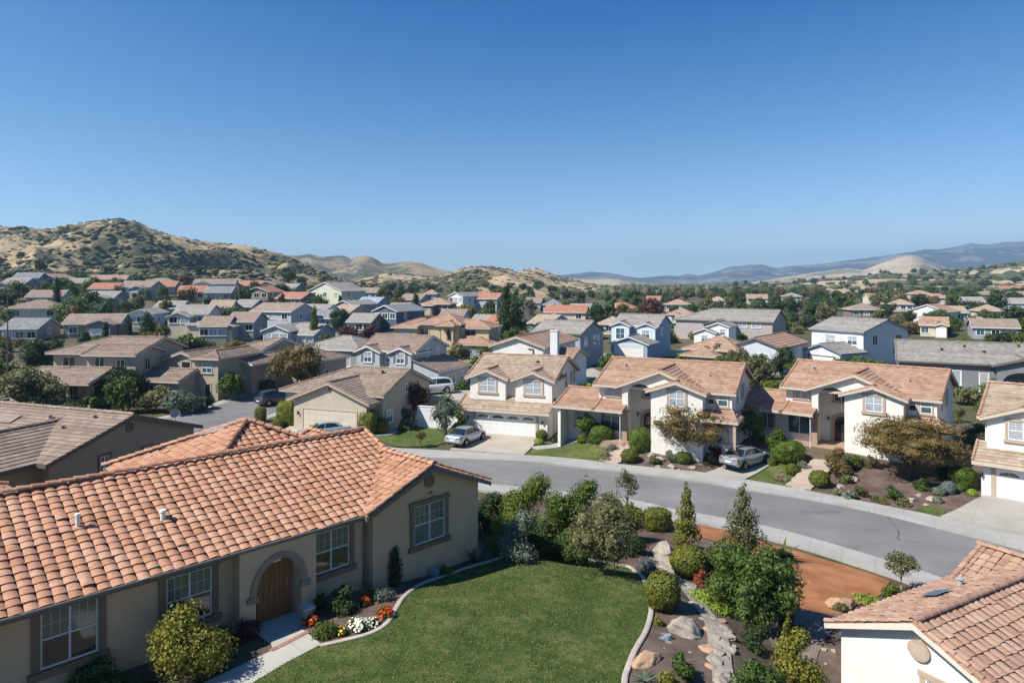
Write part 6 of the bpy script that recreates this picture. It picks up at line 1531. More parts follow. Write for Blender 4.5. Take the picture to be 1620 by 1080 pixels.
SHR = leafm((.036, .04, .02), (.058, .06, .032), (.085, .083, .047), .05)
SHR2 = leafm((.03, .037, .02), (.05, .058, .032), (.08, .085, .05), .05)
nzv = lambda x, y, k, s=0: noise.noise(Vector((x * k, y * k, s)))
hill('hill', [(-140, 372), (-60, 364), (0, 358), (40, 360), (75, 362), (110, 356), (150, 350), (175, 347.5), (190, 346.5), (212, 350), (240, 362), (270, 372), (310, 380), (345, 384), (400, 390), (430, 398), (455, 404), (475, 412), (500, 424), (540, 441), (580, 454), (640, 466), (700, 474)],
     640, lambda p: 290 + max(0, p - 350) * .25, HM, 3,
     lambda s, n, x, d, p: .66 - .42 * sstep(.45, 1.0, s) - .55 * n * .6 + .42 * nzv(x, d, 1 / 75, 2) - .10 * sstep(200, 480, p) * sstep(.5, 1, s) + .38 * nzv(x, d, 1 / 26, 8), .36, None, .35, 64, 3, 48, 4200, (.45, 1.5), SHR)
hill('hill', [(380, 412), (430, 404), (470, 404), (490, 402), (512, 406), (530, 404.5), (545, 404), (556, 409), (566, 405), (577, 403.5), (590, 407), (605, 416), (625, 416), (645, 413.5), (668, 416), (690, 424), (720, 431), (770, 434), (820, 444), (870, 456)],
     1500, 900, HM2, 11, lambda s, n, x, d, p: .60 - .5 * n * .6 + .4 * nzv(x, d, 1 / 140, 4) - .75 * math.exp(-((p - 582) / 22) ** 2) * sstep(.4, .8, s) - .5 * math.exp(-((p - 700) / 40) ** 2), .34, 15, .3, 40, 4, 130)
hill('hill', [(500, 470), (540, 455), (575, 440), (610, 432), (650, 436), (690, 438), (715, 430), (738, 422), (752, 420), (775, 421), (800, 425), (818, 430), (835, 426), (850, 425), (866, 429), (885, 438), (920, 446), (950, 451), (990, 458), (1040, 463), (1090, 468)],
     900, lambda p: 310 + 60 * sstep(800, 1000, p), HM, 23, lambda s, n, x, d, p: .36 - .55 * n * .7 + .42 * nzv(x, d, 1 / 90, 6) - .18 * sstep(.5, 1, s) + .16 * sstep(780, 1000, p) + .3 * nzv(x, d, 1 / 35, 8), .32, None, .3, 52, 3, 70, 2600, (.8, 2.2), SHR)
# far blue ranges
hill('mountain', [(700, 446), (800, 444), (880, 436), (905, 433), (935, 430), (965, 431), (985, 435.5), (1010, 440), (1050, 436), (1075, 436), (1088, 433), (1105, 436), (1130, 430), (1160, 421), (1185, 419), (1205, 418.5), (1225, 423), (1262, 420), (1300, 417), (1330, 413), (1370, 408), (1410, 403), (1440, 399), (1462, 394), (1480, 394.5), (1510, 391), (1535, 384.5), (1560, 387), (1590, 383), (1630, 381), (1700, 378), (1800, 376)],
     4600, 2600, HM3, 31, lambda s, n, x, d, p: .62 - .5 * n + .3 * nzv(x, d, 1 / 500, 4), .22, 0, .3, 36, 5, 480)
hill('mountain', [(850, 446), (900, 440), (940, 441), (980, 440), (1020, 446), (1060, 449), (1100, 450), (1180, 448), (1230, 440), (1270, 434), (1310, 428), (1340, 424), (1365, 426), (1385, 420), (1405, 412), (1425, 406), (1440, 403), (1458, 408), (1480, 416), (1500, 424), (1530, 428), (1560, 420), (1580, 416), (1600, 420), (1660, 424), (1760, 430)],
     2700, 1500, HM4, 41, lambda s, n, x, d, p: .50 - .5 * n + .3 * nzv(x, d, 1 / 300, 4) - .7 * math.exp(-((p - 1425) / 45) ** 2) + .25 * math.exp(-((p - 1460) / 12) ** 2), .2, 0, .3, 34, 5, 300)
# settled hillside with trees
hill('hillside', [(1040, 470), (1090, 464), (1120, 457), (1150, 451), (1185, 450), (1215, 451), (1245, 449), (1275, 446), (1300, 443), (1335, 441), (1370, 436), (1400, 433), (1440, 432), (1480, 430), (1520, 428), (1560, 424), (1600, 418), (1640, 414), (1720, 408), (1820, 404)],
     1050, 480, hill_material((.42, .34, .225), (.10, .108, .055), 'settled_hill'), 51, lambda s, n, x, d, p: .34 - .4 * n + .55 * math.sin(s * 26 + x * .012 + 2 * nzv(x, d, 1 / 120)) * .45 + .3 * nzv(x, d, 1 / 80, 4), .08, None, .3, 46, 4, 120, 900, (2, 4.5), SHR2)

# ------------------------------------------------------------------ distant houses
def far_house(label, px0, px1, d, kind, roof, wall, yaw=-22, hh=3.0, pitch=.34, dep=8.5, name='distant_house', fas=None, lod=2, gar=True, nwin=3, cat='house', dz=0):
    pc = (px0 + px1) / 2; yaw += 26 * sstep(470, 330, pc) + 8 * sstep(820, 700, pc) + ((px0 * 7) % 13 - 6); x = (pc - 810) / F * d; z = terr(x, d) + dz; c = math.cos(R(yaw)); w = (px1 - px0) * d / F * .86 / c - dep * .28 * abs(math.sin(R(yaw)))
    w = max(w, 5.0); hh -= .35; pitch += .05
    h = House(name, label, cat, (x, d, z), yaw, wall, roof, fas or FW, None, lod, base=-4.0)
    if kind == 'side': h.block(-w / 2, w / 2, 0, dep, hh, pitch, 'u', oh=.45, rk=.35)
    elif kind == 'hip': h.block(-w / 2, w / 2, 0, dep, hh, pitch, 'u', oh=.5, rk=.35, hip=(1, 1))
    elif kind == 'gable': h.block(-w / 2, w / 2, 0, dep + 3, hh, pitch, 'v', oh=.45, rk=.35)
    elif kind == 'L': h.block(-w / 2, w / 2, 0, dep, hh, pitch, 'u', oh=.45, rk=.35); h.block(-w / 2 + .3, -.2, -3.2, 4, min(hh, 3.1), .36, 'v', oh=.4, rk=.3)
    elif kind == 'Lr': h.block(-w / 2, w / 2, 0, dep, hh, pitch, 'u', oh=.45, rk=.35); h.block(.2, w / 2 - .3, -3.2, 4, min(hh, 3.1), .36, 'v', oh=.4, rk=.3)
    elif kind == 'Lh': h.block(-w / 2, w / 2, 0, dep, hh, pitch, 'u', oh=.5, rk=.35, hip=(1, 1)); h.block(-w / 2 + .4, -.1, -3, 4, min(hh, 3.0), .33, 'v', oh=.4, rk=.3, hip=(1, 0))
    elif kind == 'two': h.block(-w / 2, w / 2, 1.5, dep + 1.5, hh, pitch, 'u', oh=.4, rk=.35); h.block(-w / 2, w * .1, -1.5, 3, hh - .4, .4, 'v', oh=.35, rk=.3); h.block(w * .12, w / 2 + 1.5, -2.5, 1.5, 2.8, .25, 'u', oh=.3, rk=.3)
    v0 = {'L': 0, 'Lr': 0, 'Lh': 0, 'two': 1.5}.get(kind, 0); g = random.Random(int(px0 * 7 + d))
    us = [-w / 2 + w * (k + .5) / nwin for k in range(nwin)]
    if kind in ('L', 'Lh'):
        garage_door(h.o, -w / 4, -3.25 if kind == 'L' else -3.05, 0, min(4.6, w * .36), 2.1, 'front', g.choice((M['white'], DOORT))); us = [u for u in us if u > .3]
    elif kind == 'Lr':
        garage_door(h.o, w / 4, -3.25, 0, min(4.6, w * .36), 2.1, 'front', g.choice((M['white'], DOORT))); us = [u for u in us if u < -.3]
    for u in us:
        zz = hh - 2.0 if hh < 4 else hh - 1.9
        if kind == 'two' and u < w * .1: vv = -1.5
        else: vv = v0
        win(h, u, vv, zz, 1.5, 1.25, 'front', 'slider', None, g.choice(('glass_pale', 'glass_teal', 'glass_dark')), 'glass_teal')
    if hh > 4: win(h, w / 2, dep * .4, hh - 1.9, 1.0, 1.2, 'right', 'slider', None, 'glass_dark'); 
    win(h, w / 2, dep * .5 + v0, .9 if hh < 4 else 1.0, 1.1, 1.2, 'right', 'slider', None, 'glass_dark')
    return h.done()
GREENG = stucco((.22, .255, .235)); BRN = stucco((.22, .17, .13)); LBL = stucco((.34, .39, .45)); CRM = stucco((.58, .52, .42)); GRY = stucco((.30, .30, .30)); LIL = stucco((.30, .305, .34))
FH = [
 ('low cream house with brown hip roof beside the tall metal pole', 10, 95, 156, 'hip', T_BROWN, CRM, -20, 3.2),
 ('dark wide roof slope below the cream hip-roofed house', 0, 62, 128, 'side', T_SLATE, GRY, -20, 2.8),
 ('brown bungalow with wavy long roof behind two dark cypresses', 98, 192, 134, 'Lr', T_TAUPE, stucco((.24, .21, .19)), -24, 3.4),
 ('house with bright white gable and grey roof beside a bushy cypress', 200, 244, 152, 'gable', T_GREY, WHITEB, -26, 3.4),
 ('grey-green house with long low roof right behind the bushy cypress', 240, 288, 166, 'side', T_GREY, GREENG, -24, 3.2),
 ('white two-storey house with grey roof and stepped lower gable', 266, 328, 139, 'two', T_GREY, CRM, -26, 5.2),
 ('brown-roofed house with three dark windows in a row', 318, 356, 133, 'side', T_TAUPE, GREENG, -24, 3.6),
 ('house with pointed pale gable and tan skirt roof', 356, 404, 137, 'L', T_TAUPE, GRY, -28, 4.2),
 ('grey house with shallow roof at the frame edge', 0, 40, 205, 'L', T_GREY, LIL, -20, 3.6),
 ('house with dark slate gables near the tall column cypress', 20, 62, 222, 'Lr', T_SLATE, LIL, -22, 4.6),
 ('house with salmon roof highest at the frame edge', 26, 62, 250, 'side', T_RED, BRN, -20, 3.2),
 ('grey-lilac house with pinkish roof beside the column cypress', 52, 88, 228, 'gable', T_PINK, LIL, -24, 4.6),
 ('house with light grey flat-looking roof under the hill', 102, 150, 232, 'side', T_GREY, GREENG, -18, 3.0),
 ('house with long pinkish roof right under the hill', 140, 200, 262, 'side', T_PINK, CRM, -16, 3.2),
 ('house with red-brown roof above the green hedge mass', 138, 186, 205, 'side', T_RED, LIL, -24, 3.2),
 ('brown-roofed grey house beside the red-brown roof', 184, 242, 208, 'Lr', T_TAUPE, stucco((.3, .34, .37)), -28, 4.0),
 ('house with broad brown hip roof under the scrub', 220, 282, 246, 'hip', T_TAUPE, GRY, -20, 3.2),
 ('small red-roofed house behind a yellowish tree', 250, 276, 226, 'side', T_RED, BRN, -24, 3.2),
 ('white-gabled house with long grey-brown roof at the hill foot', 304, 374, 238, 'L', T_TAUPE, WHITEB, -22, 3.8),
 ('house with blotchy salmon roof and white garage', 280, 326, 204, 'L', T_RED, stucco((.5, .42, .36)), -22, 3.6),
 ('dark grey house with small round-looking window', 322, 368, 198, 'side', T_SLATE, DGREY, -24, 4.2),
 ('house with pink striped roof above the red roofs', 374, 412, 246, 'side', T_RED, PINKW, -26, 3.4),
 ('brown gabled house beside the pink striped roof', 406, 438, 244, 'gable', T_BROWN, BRN, -26, 4.2),
 ('teal-grey house with pale grey roof at the hill foot', 436, 470, 248, 'side', T_GREY, stucco((.24, .32, .33)), -22, 3.2),
 ('tan house with brick-red roof and pale chimney corner', 384, 428, 205, 'gable', T_RED, stucco((.36, .28, .2)), -28, 4.4),
 ('dark house under an orange-red roof between two cypresses', 430, 484, 203, 'side', T_RED, BRN, -24, 3.4),
 ('pale yellow gabled house with navy side and light roof', 476, 552, 218, 'gable', T_GREY, stucco((.55, .56, .44)), -34, 5.2),
 ('small grey-brown house alone under the green slope', 560, 600, 262, 'side', T_TAUPE, LIL, -20, 3.2),
 ('grey gabled cottage below the navy-sided house', 524, 562, 190, 'gable', T_GREY, stucco((.3, .31, .34)), -30, 3.8),
 ('bluish house with glossy blue-grey roof', 558, 602, 206, 'side', tile_strip((.13, .15, .19), (.2, .23, .29), (.3, .33, .4)), LBL, -24, 3.2),
 ('house with big blue-grey gable wall', 384, 474, 152, 'side', T_TAUPE, GREYBLUE, -38, 5.0),
 ('small white-grey gabled house by the side road', 410, 462, 127, 'gable', T_GREY, GREYBLUE, -28, 3.8),
 ('grey house with low pale roof beside the bright cypress', 460, 494, 128, 'side', T_GREY, GREYBLUE, -24, 3.2),
 ('white house with pale cut-up roof behind the bright cypress', 460, 520, 172, 'Lr', T_GREY, WHITEB, -24, 3.2),
 ('dark brown bungalow behind the dark red trees', 544, 592, 154, 'side', T_GREY, BRN, -24, 3.0),
 ('navy house with twin dark gables', 582, 636, 160, 'gable', T_SLATE, NAVY, -34, 5.0),
 ('house with flat grey-brown roof behind the navy gables', 606, 656, 188, 'side', T_TAUPE, DARKW, -20, 3.2),
 ('dark wide house with grey shallow roof under the conifer', 628, 670, 228, 'side', T_TAUPE, DGREY, -20, 3.4),
 ('house with pinkish layered roofs and dark porch', 662, 716, 204, 'Lh', T_PINK, BRN, -18, 3.8),
 ('little house with pale rim roof above the layered roofs', 670, 690, 272, 'hip', T_PINK, DGREY, -16, 3.0),
 ('white house with steep dark gable', 704, 738, 214, 'gable', T_SLATE, WHITEB, -38, 5.6),
 ('dark house under a long orange-red roof', 738, 792, 216, 'side', T_RED, DGREY, -26, 5.2),
 ('low grey roof between the yellow house and the dark tree', 744, 776, 158, 'side', T_GREY, LIL, -24, 3.0),
 ('small house with salmon roof beside the dark tree', 766, 796, 156, 'L', T_RED, WHITEB, -28, 3.2),
 ('grey gable-walled house with tan roof beside the dark tree', 830, 876, 150, 'side', T_SAND, GREYBLUE, -42, 4.6),
 ('cream house with twin arched windows under an orange-red roof', 856, 932, 186, 'L', T_RED, CRM, -18, 4.8),
 ('small brown house at the foot of the tan knoll', 828, 858, 246, 'side', T_TAUPE, BRN, -18, 3.4),
 ('bluish small house at the foot of the tan knoll', 856, 890, 240, 'hip', T_SLATE, LBL, -18, 3.6),
 ('house with pale grey-green roof beside the dark oaks', 890, 948, 232, 'side', T_GREY, CRM, -18, 3.0),
 ('house with brick-pink roof behind the two thin cypresses', 950, 1010, 238, 'hip', T_RED, BRN, -16, 3.4),
 ('tan-roofed house right of the reddish oak', 1048, 1094, 262, 'hip', T_PINK, CRM, -16, 3.4),
 ('pink-roofed bungalow below the tan-roofed house', 1052, 1100, 205, 'Lh', T_PINK, PINKW, -20, 3.2),
 ('grey roof peeking over the blue house', 1062, 1112, 172, 'side', T_GREY, GRY, -30, 3.4),
 ('low brown hip-roofed house behind the pale grey house', 1344, 1398, 208, 'hip', T_TAUPE, BRN, -14, 3.8),
 ('white-walled house with long pinkish roof beyond the grey gable', 1440, 1492, 196, 'gable', T_PINK, WHITEB, -46, 3.6),
 ('small tan roof beyond the pinkish roof', 1412, 1446, 246, 'hip', T_SAND, CRM, -16, 3.2),
 ('pinkish hip roof among the trees near the frame edge', 1462, 1506, 290, 'hip', T_PINK, CRM, -14, 3.4),
 ('pale hip roof in the middle of the dark trees', 1500, 1536, 300, 'hip', T_SAND, CRM, -14, 3.4),
 ('grey house between clumps of dark trees', 1528, 1560, 232, 'side', T_GREY, LIL, -22, 4.2),
 ('low tan roof just above the wide grey house', 1500, 1530, 200, 'side', T_SAND, CRM, -18, 3.0),
 ('wide pale roof glimpsed at the far edge of the trees', 1588, 1640, 236, 'side', T_GREY, LIL, -18, 3.4),
 ('brick-pink long building high at the frame edge', 1582, 1650, 430, 'side', T_RED, BRN, -10, 4.4),
 ('pale low roof behind the long hedge of dark trees', 1552, 1590, 205, 'hip', T_SAND, CRM, -18, 3.0),
 ('low tan house among the oaks of the settled hillside', 1396, 1424, 410, 'side', T_PINK, CRM, -10, 3.6),
 ('pale house in the trees above the long grey roof', 1318, 1348, 380, 'side', T_SAND, CRM, -10, 3.6),
 ('flat grey-brown roof in the gap before the long wavy brown roof', 40, 98, 176, 'side', T_TAUPE, GRY, -20, 3.0),
 ('grey bungalow roof between hedge mass and wavy brown roof', 130, 182, 180, 'Lr', T_GREY, GRY, -22, 3.2),
 ('small sand-roofed house above the three-window house', 330, 366, 170, 'L', T_SAND, CRM, -26, 3.4),
 ('grey-lilac bungalow straight below the pink striped roof', 366, 400, 176, 'side', T_GREY, LIL, -26, 3.2),
 ('slate-roofed bungalow below the pale yellow gable', 492, 530, 158, 'L', T_SLATE, GREYBLUE, -26, 3.2),
 ('tan bungalow roof behind the dark red trees', 520, 560, 176, 'side', T_SAND, CRM, -24, 3.0),
 ('cream house with brown roof above the yellow house', 690, 736, 168, 'L', T_TAUPE, CRM, -20, 3.2),
 ('pinkish roof between the yellow house and tall dark tree', 786, 824, 190, 'side', T_PINK, CRM, -22, 3.4),
 ('grey-brown roof in the gap above the white chimney', 884, 930, 158, 'Lr', T_TAUPE, LIL, -24, 3.2),
 ('sand-roofed bungalow just above the blue house', 940, 985, 172, 'hip', T_SAND, CRM, -20, 3.2),
 ('low grey-brown house behind the ridge of the wide grey roof', 1540, 1610, 152, 'side', T_TAUPE, LIL, -24, 3.2),
 ('terracotta-roofed bungalow beyond the blank grey gable', 1455, 1500, 160, 'Lr', T_TERRA, CRM, -30, 3.2),
 ('small tan-roofed house in the trees above the stepped white gables', 1118, 1150, 290, 'hip', T_SAND, CRM, -16, 3.4),
 ('pinkish roof among the trees above the long grey roof', 1180, 1216, 310, 'side', T_PINK, CRM, -16, 3.4),
 ('grey roof deep in the trees above the orange gable', 1238, 1270, 330, 'hip', T_GREY, LIL, -16, 3.4),
 ('tan roof in the trees straight above the pale grey ridge', 1372, 1404, 300, 'side', T_TAUPE, CRM, -16, 3.4),
 ('cream house with low pink roof above the pinkish long roof', 1440, 1476, 350, 'Lh', T_PINK, CRM, -14, 3.4),
 ('low brown roof at the edge of the settled hillside', 1548, 1584, 330, 'hip', T_TAUPE, BRN, -14, 3.4),
 ('white house with pink roof beside the frame edge trees', 1604, 1640, 310, 'L', T_PINK, WHITEB, -14, 3.4),
 ('red-roofed house in the valley behind the reddish oak', 1020, 1046, 300, 'side', T_RED, CRM, -14, 3.4),
 ('small white building in the valley trees', 1066, 1082, 620, 'side', T_SAND, WHITEB, -10, 4),
 ('pale building at the foot of the settled hillside', 1098, 1116, 560, 'side', T_SAND, WHITEB, -10, 4),
]
for f in FH: far_house(*f)

# ------------------------------------------------------------------ trees between the houses
FOOT = []
for o in COL.objects:
    if o.type == 'EMPTY' and o.parent is None and o.get('category') == 'house': FOOT.append((o.location.x + 3.5 * math.sin(-o.rotation_euler.z), o.location.y + 4, 7.5))
def PT(kind, px, py, w, h, pal, label, shape='blob', key=None, group=None, trunk=.12, n=1100, leaf=.22, cat='tree', d=None, **k):
    if d: x, y, z = at_d(px, d)
    else: x, y, z = ground(px, py)
    s = y / F; return plant(kind, 'crown', pal, x, y, z, w * s, h * s, label, cat, n, leaf, shape=shape, key=key, group=group, trunk=trunk, **k)
PT('roadside_tree', 470, 624, 96, 82, LG['rust'], 'big roadside tree with bronze-green crown before the low tan house', n=4200, leaf=.16, k=26, trunk=.2, seed=101)
PT('broadleaf_tree', 196, 640, 74, 66, 'dark', 'big dark green tree in front of the tiled porch house', n=3600, leaf=.16, k=26, trunk=.1, seed=102)
PT('broadleaf_tree', 40, 662, 110, 84, 'olive', 'broad olive-green tree behind the brown house roof', n=4200, leaf=.17, k=28, trunk=.08, seed=103)
PT('broadleaf_tree', 68, 592, 62, 58, 'dark', 'dark dense tree beside the pole and the tiled porch house', n=2600, leaf=.2, k=22, trunk=.1, seed=104)
PT('broadleaf_tree', 366, 634, 42, 50, 'hedge', 'bright green tree at the bend of the side road', n=2200, leaf=.16, k=18, trunk=.08, seed=105)
PT('shrub', 246, 652, 64, 40, 'olive', 'greyish round shrub mass beside the stepped house', n=2200, leaf=.16, k=18, trunk=.04, seed=106, cat='shrub')
PT('shrub', 285, 655, 66, 40, 'grey', 'silvery green shrub mass along the side road kerb', n=2200, leaf=.16, k=18, trunk=.04, seed=107, cat='shrub')
PT('shrub', 318, 648, 44, 22, 'dark', 'dark hedge shrubs at the side road kerb', n=1200, leaf=.15, k=12, trunk=.04, seed=108, cat='shrub')
PT('shrub', 145, 648, 26, 30, 'hedge', 'bright green shrub beneath the porch roof', n=900, leaf=.15, k=10, trunk=.04, seed=109, cat='shrub')
PT('shrub', 105, 668, 60, 30, 'mid', 'green shrub mass at the back of the brown house', n=1500, leaf=.15, k=14, trunk=.04, seed=110, cat='shrub')
PT('shrub', 420, 620, 40, 22, 'mid', 'green shrubs at the wall of the low tan house', n=900, leaf=.15, k=10, trunk=.04, seed=111, cat='shrub')
for px, py, w, h, lb, pal in ((167, 552, 11, 40, 'dark cypress before the wavy brown roof', 'dark'), (203, 550, 12, 42, 'dark cypress beside the white gable', 'dark'), (134, 552, 20, 26, 'rounded dark cypress at the porch of the brown bungalow', 'dark'),
        (233, 540, 24, 44, 'bushy cypress standing between white gable and grey-green house', 'dark'), (90, 500, 13, 58, 'tallest column cypress at the upper houses', 'dark'), (497, 550, 13, 62, 'thin bright green column cypress', 'hedge'), (446, 500, 14, 34, 'dark cypress before the orange-red roof', 'dark'), (427, 500, 12, 26, 'small dark cypress beside the brick-red roof', 'dark'),
        (658, 506, 15, 42, 'dark green cone tree beside the layered roofs', 'dark'), (970, 520, 6, 42, 'thin column cypress behind the blue house', 'dark'), (987, 520, 7, 36, 'second thin cypress behind the blue house', 'dark'), (538, 490, 6, 22, 'little dark cone tree near the navy-sided house', 'dark'), (634, 476, 20, 26, 'dark pointed conifer under the tan slope', 'dark')):
    PT('cypress', px, py, w, h, pal, lb, 'column', None, None, .04, 1500, .2, 'cypress', k=10)
PT('broadleaf_tree', 808, 540, 52, 74, 'dark', 'tall dark tree group left of the white chimney', n=3600, leaf=.26, k=24, trunk=.1, seed=120)
PT('poplar', 800, 540, 22, 86, 'dark', 'tall pointed dark tree rising from the dark tree group', 'column', n=2200, leaf=.26, k=12, trunk=.1, seed=121)
PT('willow', 740, 512, 32, 34, 'yellow', 'pale green round tree before the dark orange-roofed house', n=2000, leaf=.26, k=18, trunk=.1, seed=122)
PT('plum_tree', 552, 548, 40, 34, 'plum', 'dark red tree nearest the bright cypress', n=1800, leaf=.2, k=18, trunk=.1, seed=123)
PT('plum_tree', 582, 545, 28, 32, 'plum', 'second dark red tree beside the navy house', n=1500, leaf=.2, k=16, trunk=.1, seed=124)
PT('shrub', 548, 556, 42, 20, 'hedge', 'bright green hedge under the dark red trees', n=1200, leaf=.2, k=14, trunk=.04, seed=125, cat='shrub')
PT('shrub', 516, 556, 26, 30, 'hedge', 'bright green bush at the side road corner', n=1200, leaf=.2, k=14, trunk=.04, seed=126, cat='shrub')
PT('broadleaf_tree', 536, 530, 34, 44, 'dark', 'dark oak below the navy-sided house', n=2000, leaf=.24, k=18, trunk=.1, seed=127)
PT('broadleaf_tree', 946, 522, 34, 44, 'dark', 'dark oak behind the grey house ridge', n=2000, leaf=.28, k=18, trunk=.1, seed=128)
PT('oak', 1030, 510, 46, 42, 'plum', 'big reddish-brown oak behind the blue house', n=2400, leaf=.28, k=22, trunk=.1, seed=129)
PT('broadleaf_tree', 1000, 515, 34, 30, 'olive', 'olive oak beside the reddish-brown oak', n=1800, leaf=.28, k=18, trunk=.1, seed=130)
PT('shrub', 752, 572, 44, 32, 'hedge', 'bright green bush below the yellow house', n=1800, leaf=.2, k=16, trunk=.04, seed=131, cat='shrub')
PT('shrub', 968, 590, 48, 34, 'mid', 'tall green bush between grey house and blue garage', n=1800, leaf=.2, k=16, trunk=.04, seed=132, cat='shrub')
PT('shrub', 932, 624, 38, 26, 'lime', 'yellow-green bush in the gap between the first two white houses', n=1000, leaf=.14, k=12, trunk=.04, seed=133, cat='shrub')
for px, py, w, h, pal, lb in ((1090, 580, 44, 26, 'hedge', 'yellowish hedge behind the first arched house'), (1128, 588, 40, 46, 'rust', 'brownish bush behind the first arched house'), (1165, 592, 44, 44, 'olive', 'olive bush behind the ridge of the first arched house'), (1200, 600, 44, 48, 'mid', 'green bush below the orange gable'), (1238, 600, 46, 50, 'dark', 'dark green bush beside the orange gable'), (1222, 640, 50, 42, 'hedge', 'bright leafy tree in the gap between the arched houses'), (1190, 615, 38, 46, 'olive', 'olive tree behind the shaded wall of the first arched house'),
        (1262, 606, 44, 40, 'hedge', 'green bush before the small white garage'), (1330, 600, 48, 36, 'mid', 'green bush beside the small white garage'), (1370, 600, 60, 40, 'mid', 'wide green bush under the blank grey gable'), (1400, 606, 40, 36, 'olive', 'olive bush next to the wide grey roof'), (1400, 530, 60, 26, 'olive', 'olive hedge above the wide grey roof'), (1440, 528, 50, 22, 'rust', 'brownish hedge above the wide grey roof'), (1575, 630, 60, 30, 'hedge', 'green planting at the dark arched porch'), (1530, 640, 46, 40, 'olive', 'olive shrubs below the wide grey house'), (1480, 530, 60, 24, 'dark', 'dark hedge above the ridge of the wide grey house'), (1540, 500, 50, 30, 'dark', 'dark trees beyond the ridge of the wide grey house')):
    PT('shrub', px, py, w, h, pal, lb, n=1700, leaf=.17, k=16, trunk=.05, cat='shrub')
for px, py, w, h, pal, lb in ((122, 505, 70, 34, 'mid', 'green hedge mass under the red-brown roof'), (165, 508, 60, 30, 'dark', 'dark hedge mass below the red-brown roof'), (205, 505, 40, 36, 'dark', 'dark round tree before the brown-roofed grey house'), (262, 505, 20, 34, 'yellow', 'yellowish round tree beside the small red roof'), (345, 508, 66, 18, 'dark', 'long dark hedge under the dark grey house'), (300, 560, 40, 34, 'hedge', 'bright shrubs below the white two-storey house'), (225, 560, 44, 24, 'hedge', 'low bright hedge behind the tiled porch house'), (65, 470, 60, 40, 'dark', 'dark grove at the foot of the scrubby hill'), (230, 468, 40, 22, 'dark', 'dark grove above the broad brown hip roof'), (290, 462, 50, 28, 'dark', 'dark grove beside the white-gabled hill house')):
    PT('shrub', px, py, w, h, pal, lb, n=1500, leaf=.32, k=18, trunk=.05, cat='shrub')
# copies fill the rest of the neighbourhood
PAL = [('dark', 5), ('mid', 5), ('olive', 3), ('hedge', 3), ('rust', 1), ('grey', 1)]
PROTO = {}
for pal, _ in PAL:
    for sh in ('blob', 'mound'):
        for v in (0, 1):
            g = np.random.default_rng(300 + v + len(PROTO))
            w0, h0 = 5.0, (4.6 if sh == 'blob' else 2.4)
            cl = blob_clumps(g, w0, h0 * .94, h0 * .06, 22, top=.8) if sh == 'blob' else [(np.array([math.cos(i * 2.4) * (i / 12) ** .5 * 1.7, math.sin(i * 2.4) * (i / 12) ** .5 * 1.7, .9 - .3 * i / 12]), (1.1, 1.1, 1.25)) for i in range(12)]
            PROTO[(pal, sh, v)] = (crown_mesh('crown', LG[pal], cl, 900, .26, 77 + v), trunk_mesh('trunk', M['bark'], h0 * .6, .13, 4, g, 1.4, .3))
SHAREDLAB = {'dark': 'dark green', 'mid': 'mid green', 'olive': 'olive green', 'hedge': 'bright green', 'rust': 'brownish', 'grey': 'grey-green'}
gf = random.Random(99)
def roadclear(x, y):
    for L, w in ((br, 7.5), (st2, 6.5)):
        for i in range(len(L) - 1):
            a, b, p = Vector(L[i]), Vector(L[i + 1]), Vector((x, y)); t = max(0, min(1, (p - a).dot(b - a) / (b - a).length_squared))
            if (p - a.lerp(b, t)).length < w: return False
    return True
def fill(n, dr, pr, hr, kindname, group, what, wide=(.8, 1.25), pals=PAL, mound=.4, tries=30, zf=None):
    made = 0
    for _ in range(n * tries):
        if made >= n: break
        d = dr[0] + (dr[1] - dr[0]) * gf.random() ** .8; px = gf.uniform(*pr); x = (px - 810) / F * d
        if any((x - a) ** 2 + (d - b) ** 2 < c * c for a, b, c in FOOT) or not roadclear(x, d): continue
        pal = gf.choices([p[0] for p in pals], [p[1] for p in pals])[0]; sh = 'mound' if gf.random() < mound else 'blob'; cm, tm = PROTO[(pal, sh, gf.randrange(2))]
        hgt = gf.uniform(*hr) * (.6 if sh == 'mound' else 1); w = hgt * gf.uniform(*wide) * (1.5 if sh == 'mound' else 1)
        z = terr(x, d) if zf is None else zf(x, d, px)
        if z is None: continue
        root = empty(kindname + ('_tree' if sh == 'blob' else '_shrub'), (x, d, z - .1), gf.uniform(0, 6.28), '%s %s %s' % (SHAREDLAB[pal], 'rounded tree' if sh == 'blob' else 'low shrub', what), 'tree' if sh == 'blob' else 'shrub', '%s %s %s' % (SHAREDLAB[pal], 'trees' if sh == 'blob' else 'shrubs', group))
        s = w / 5.0; k = hgt / (4.6 if sh == 'blob' else 2.4)
        for nm, me in (('crown', cm), ('trunk', tm)):
            c = link(nm, me, root); c.scale = (s, s, k)
        made += 1; FOOT.append((x, d, w * .33))
fill(70, (72, 135), (-40, 620), (2.2, 4.6), 'roadside', 'on the near side of the far slope', 'between the tan houses near the side road', mound=.6)
fill(180, (130, 285), (-60, 640), (2.4, 6.0), 'hillside', 'among the hillside houses', 'among the small houses below the scrubby hill')
fill(120, (95, 290), (600, 1080), (2.2, 5.5), 'garden', 'among the central houses', 'among the houses below the tan knoll')
fill(110, (80, 200), (1040, 1680), (2.2, 4.6), 'backyard', 'behind the grey houses', 'around the grey-roofed houses', mound=.6)
fill(270, (165, 470), (990, 1700), (3.0, 6.6), 'valley', 'of the valley', 'in the wooded valley beyond the grey roofs', (.8, 1.3), [('dark', 6), ('mid', 3), ('olive', 5), ('rust', 1)], .2)
def hz(rows, nrow):
    A = np.array(rows)
    def f(x, d, px):
        j = min(max(int((px - rows_px0) / (3 if rows_px0 < 0 else 4)), 0), A.shape[1] - 1); return float(np.interp(d, A[:nrow, j, 1], A[:nrow, j, 2]))
    return f
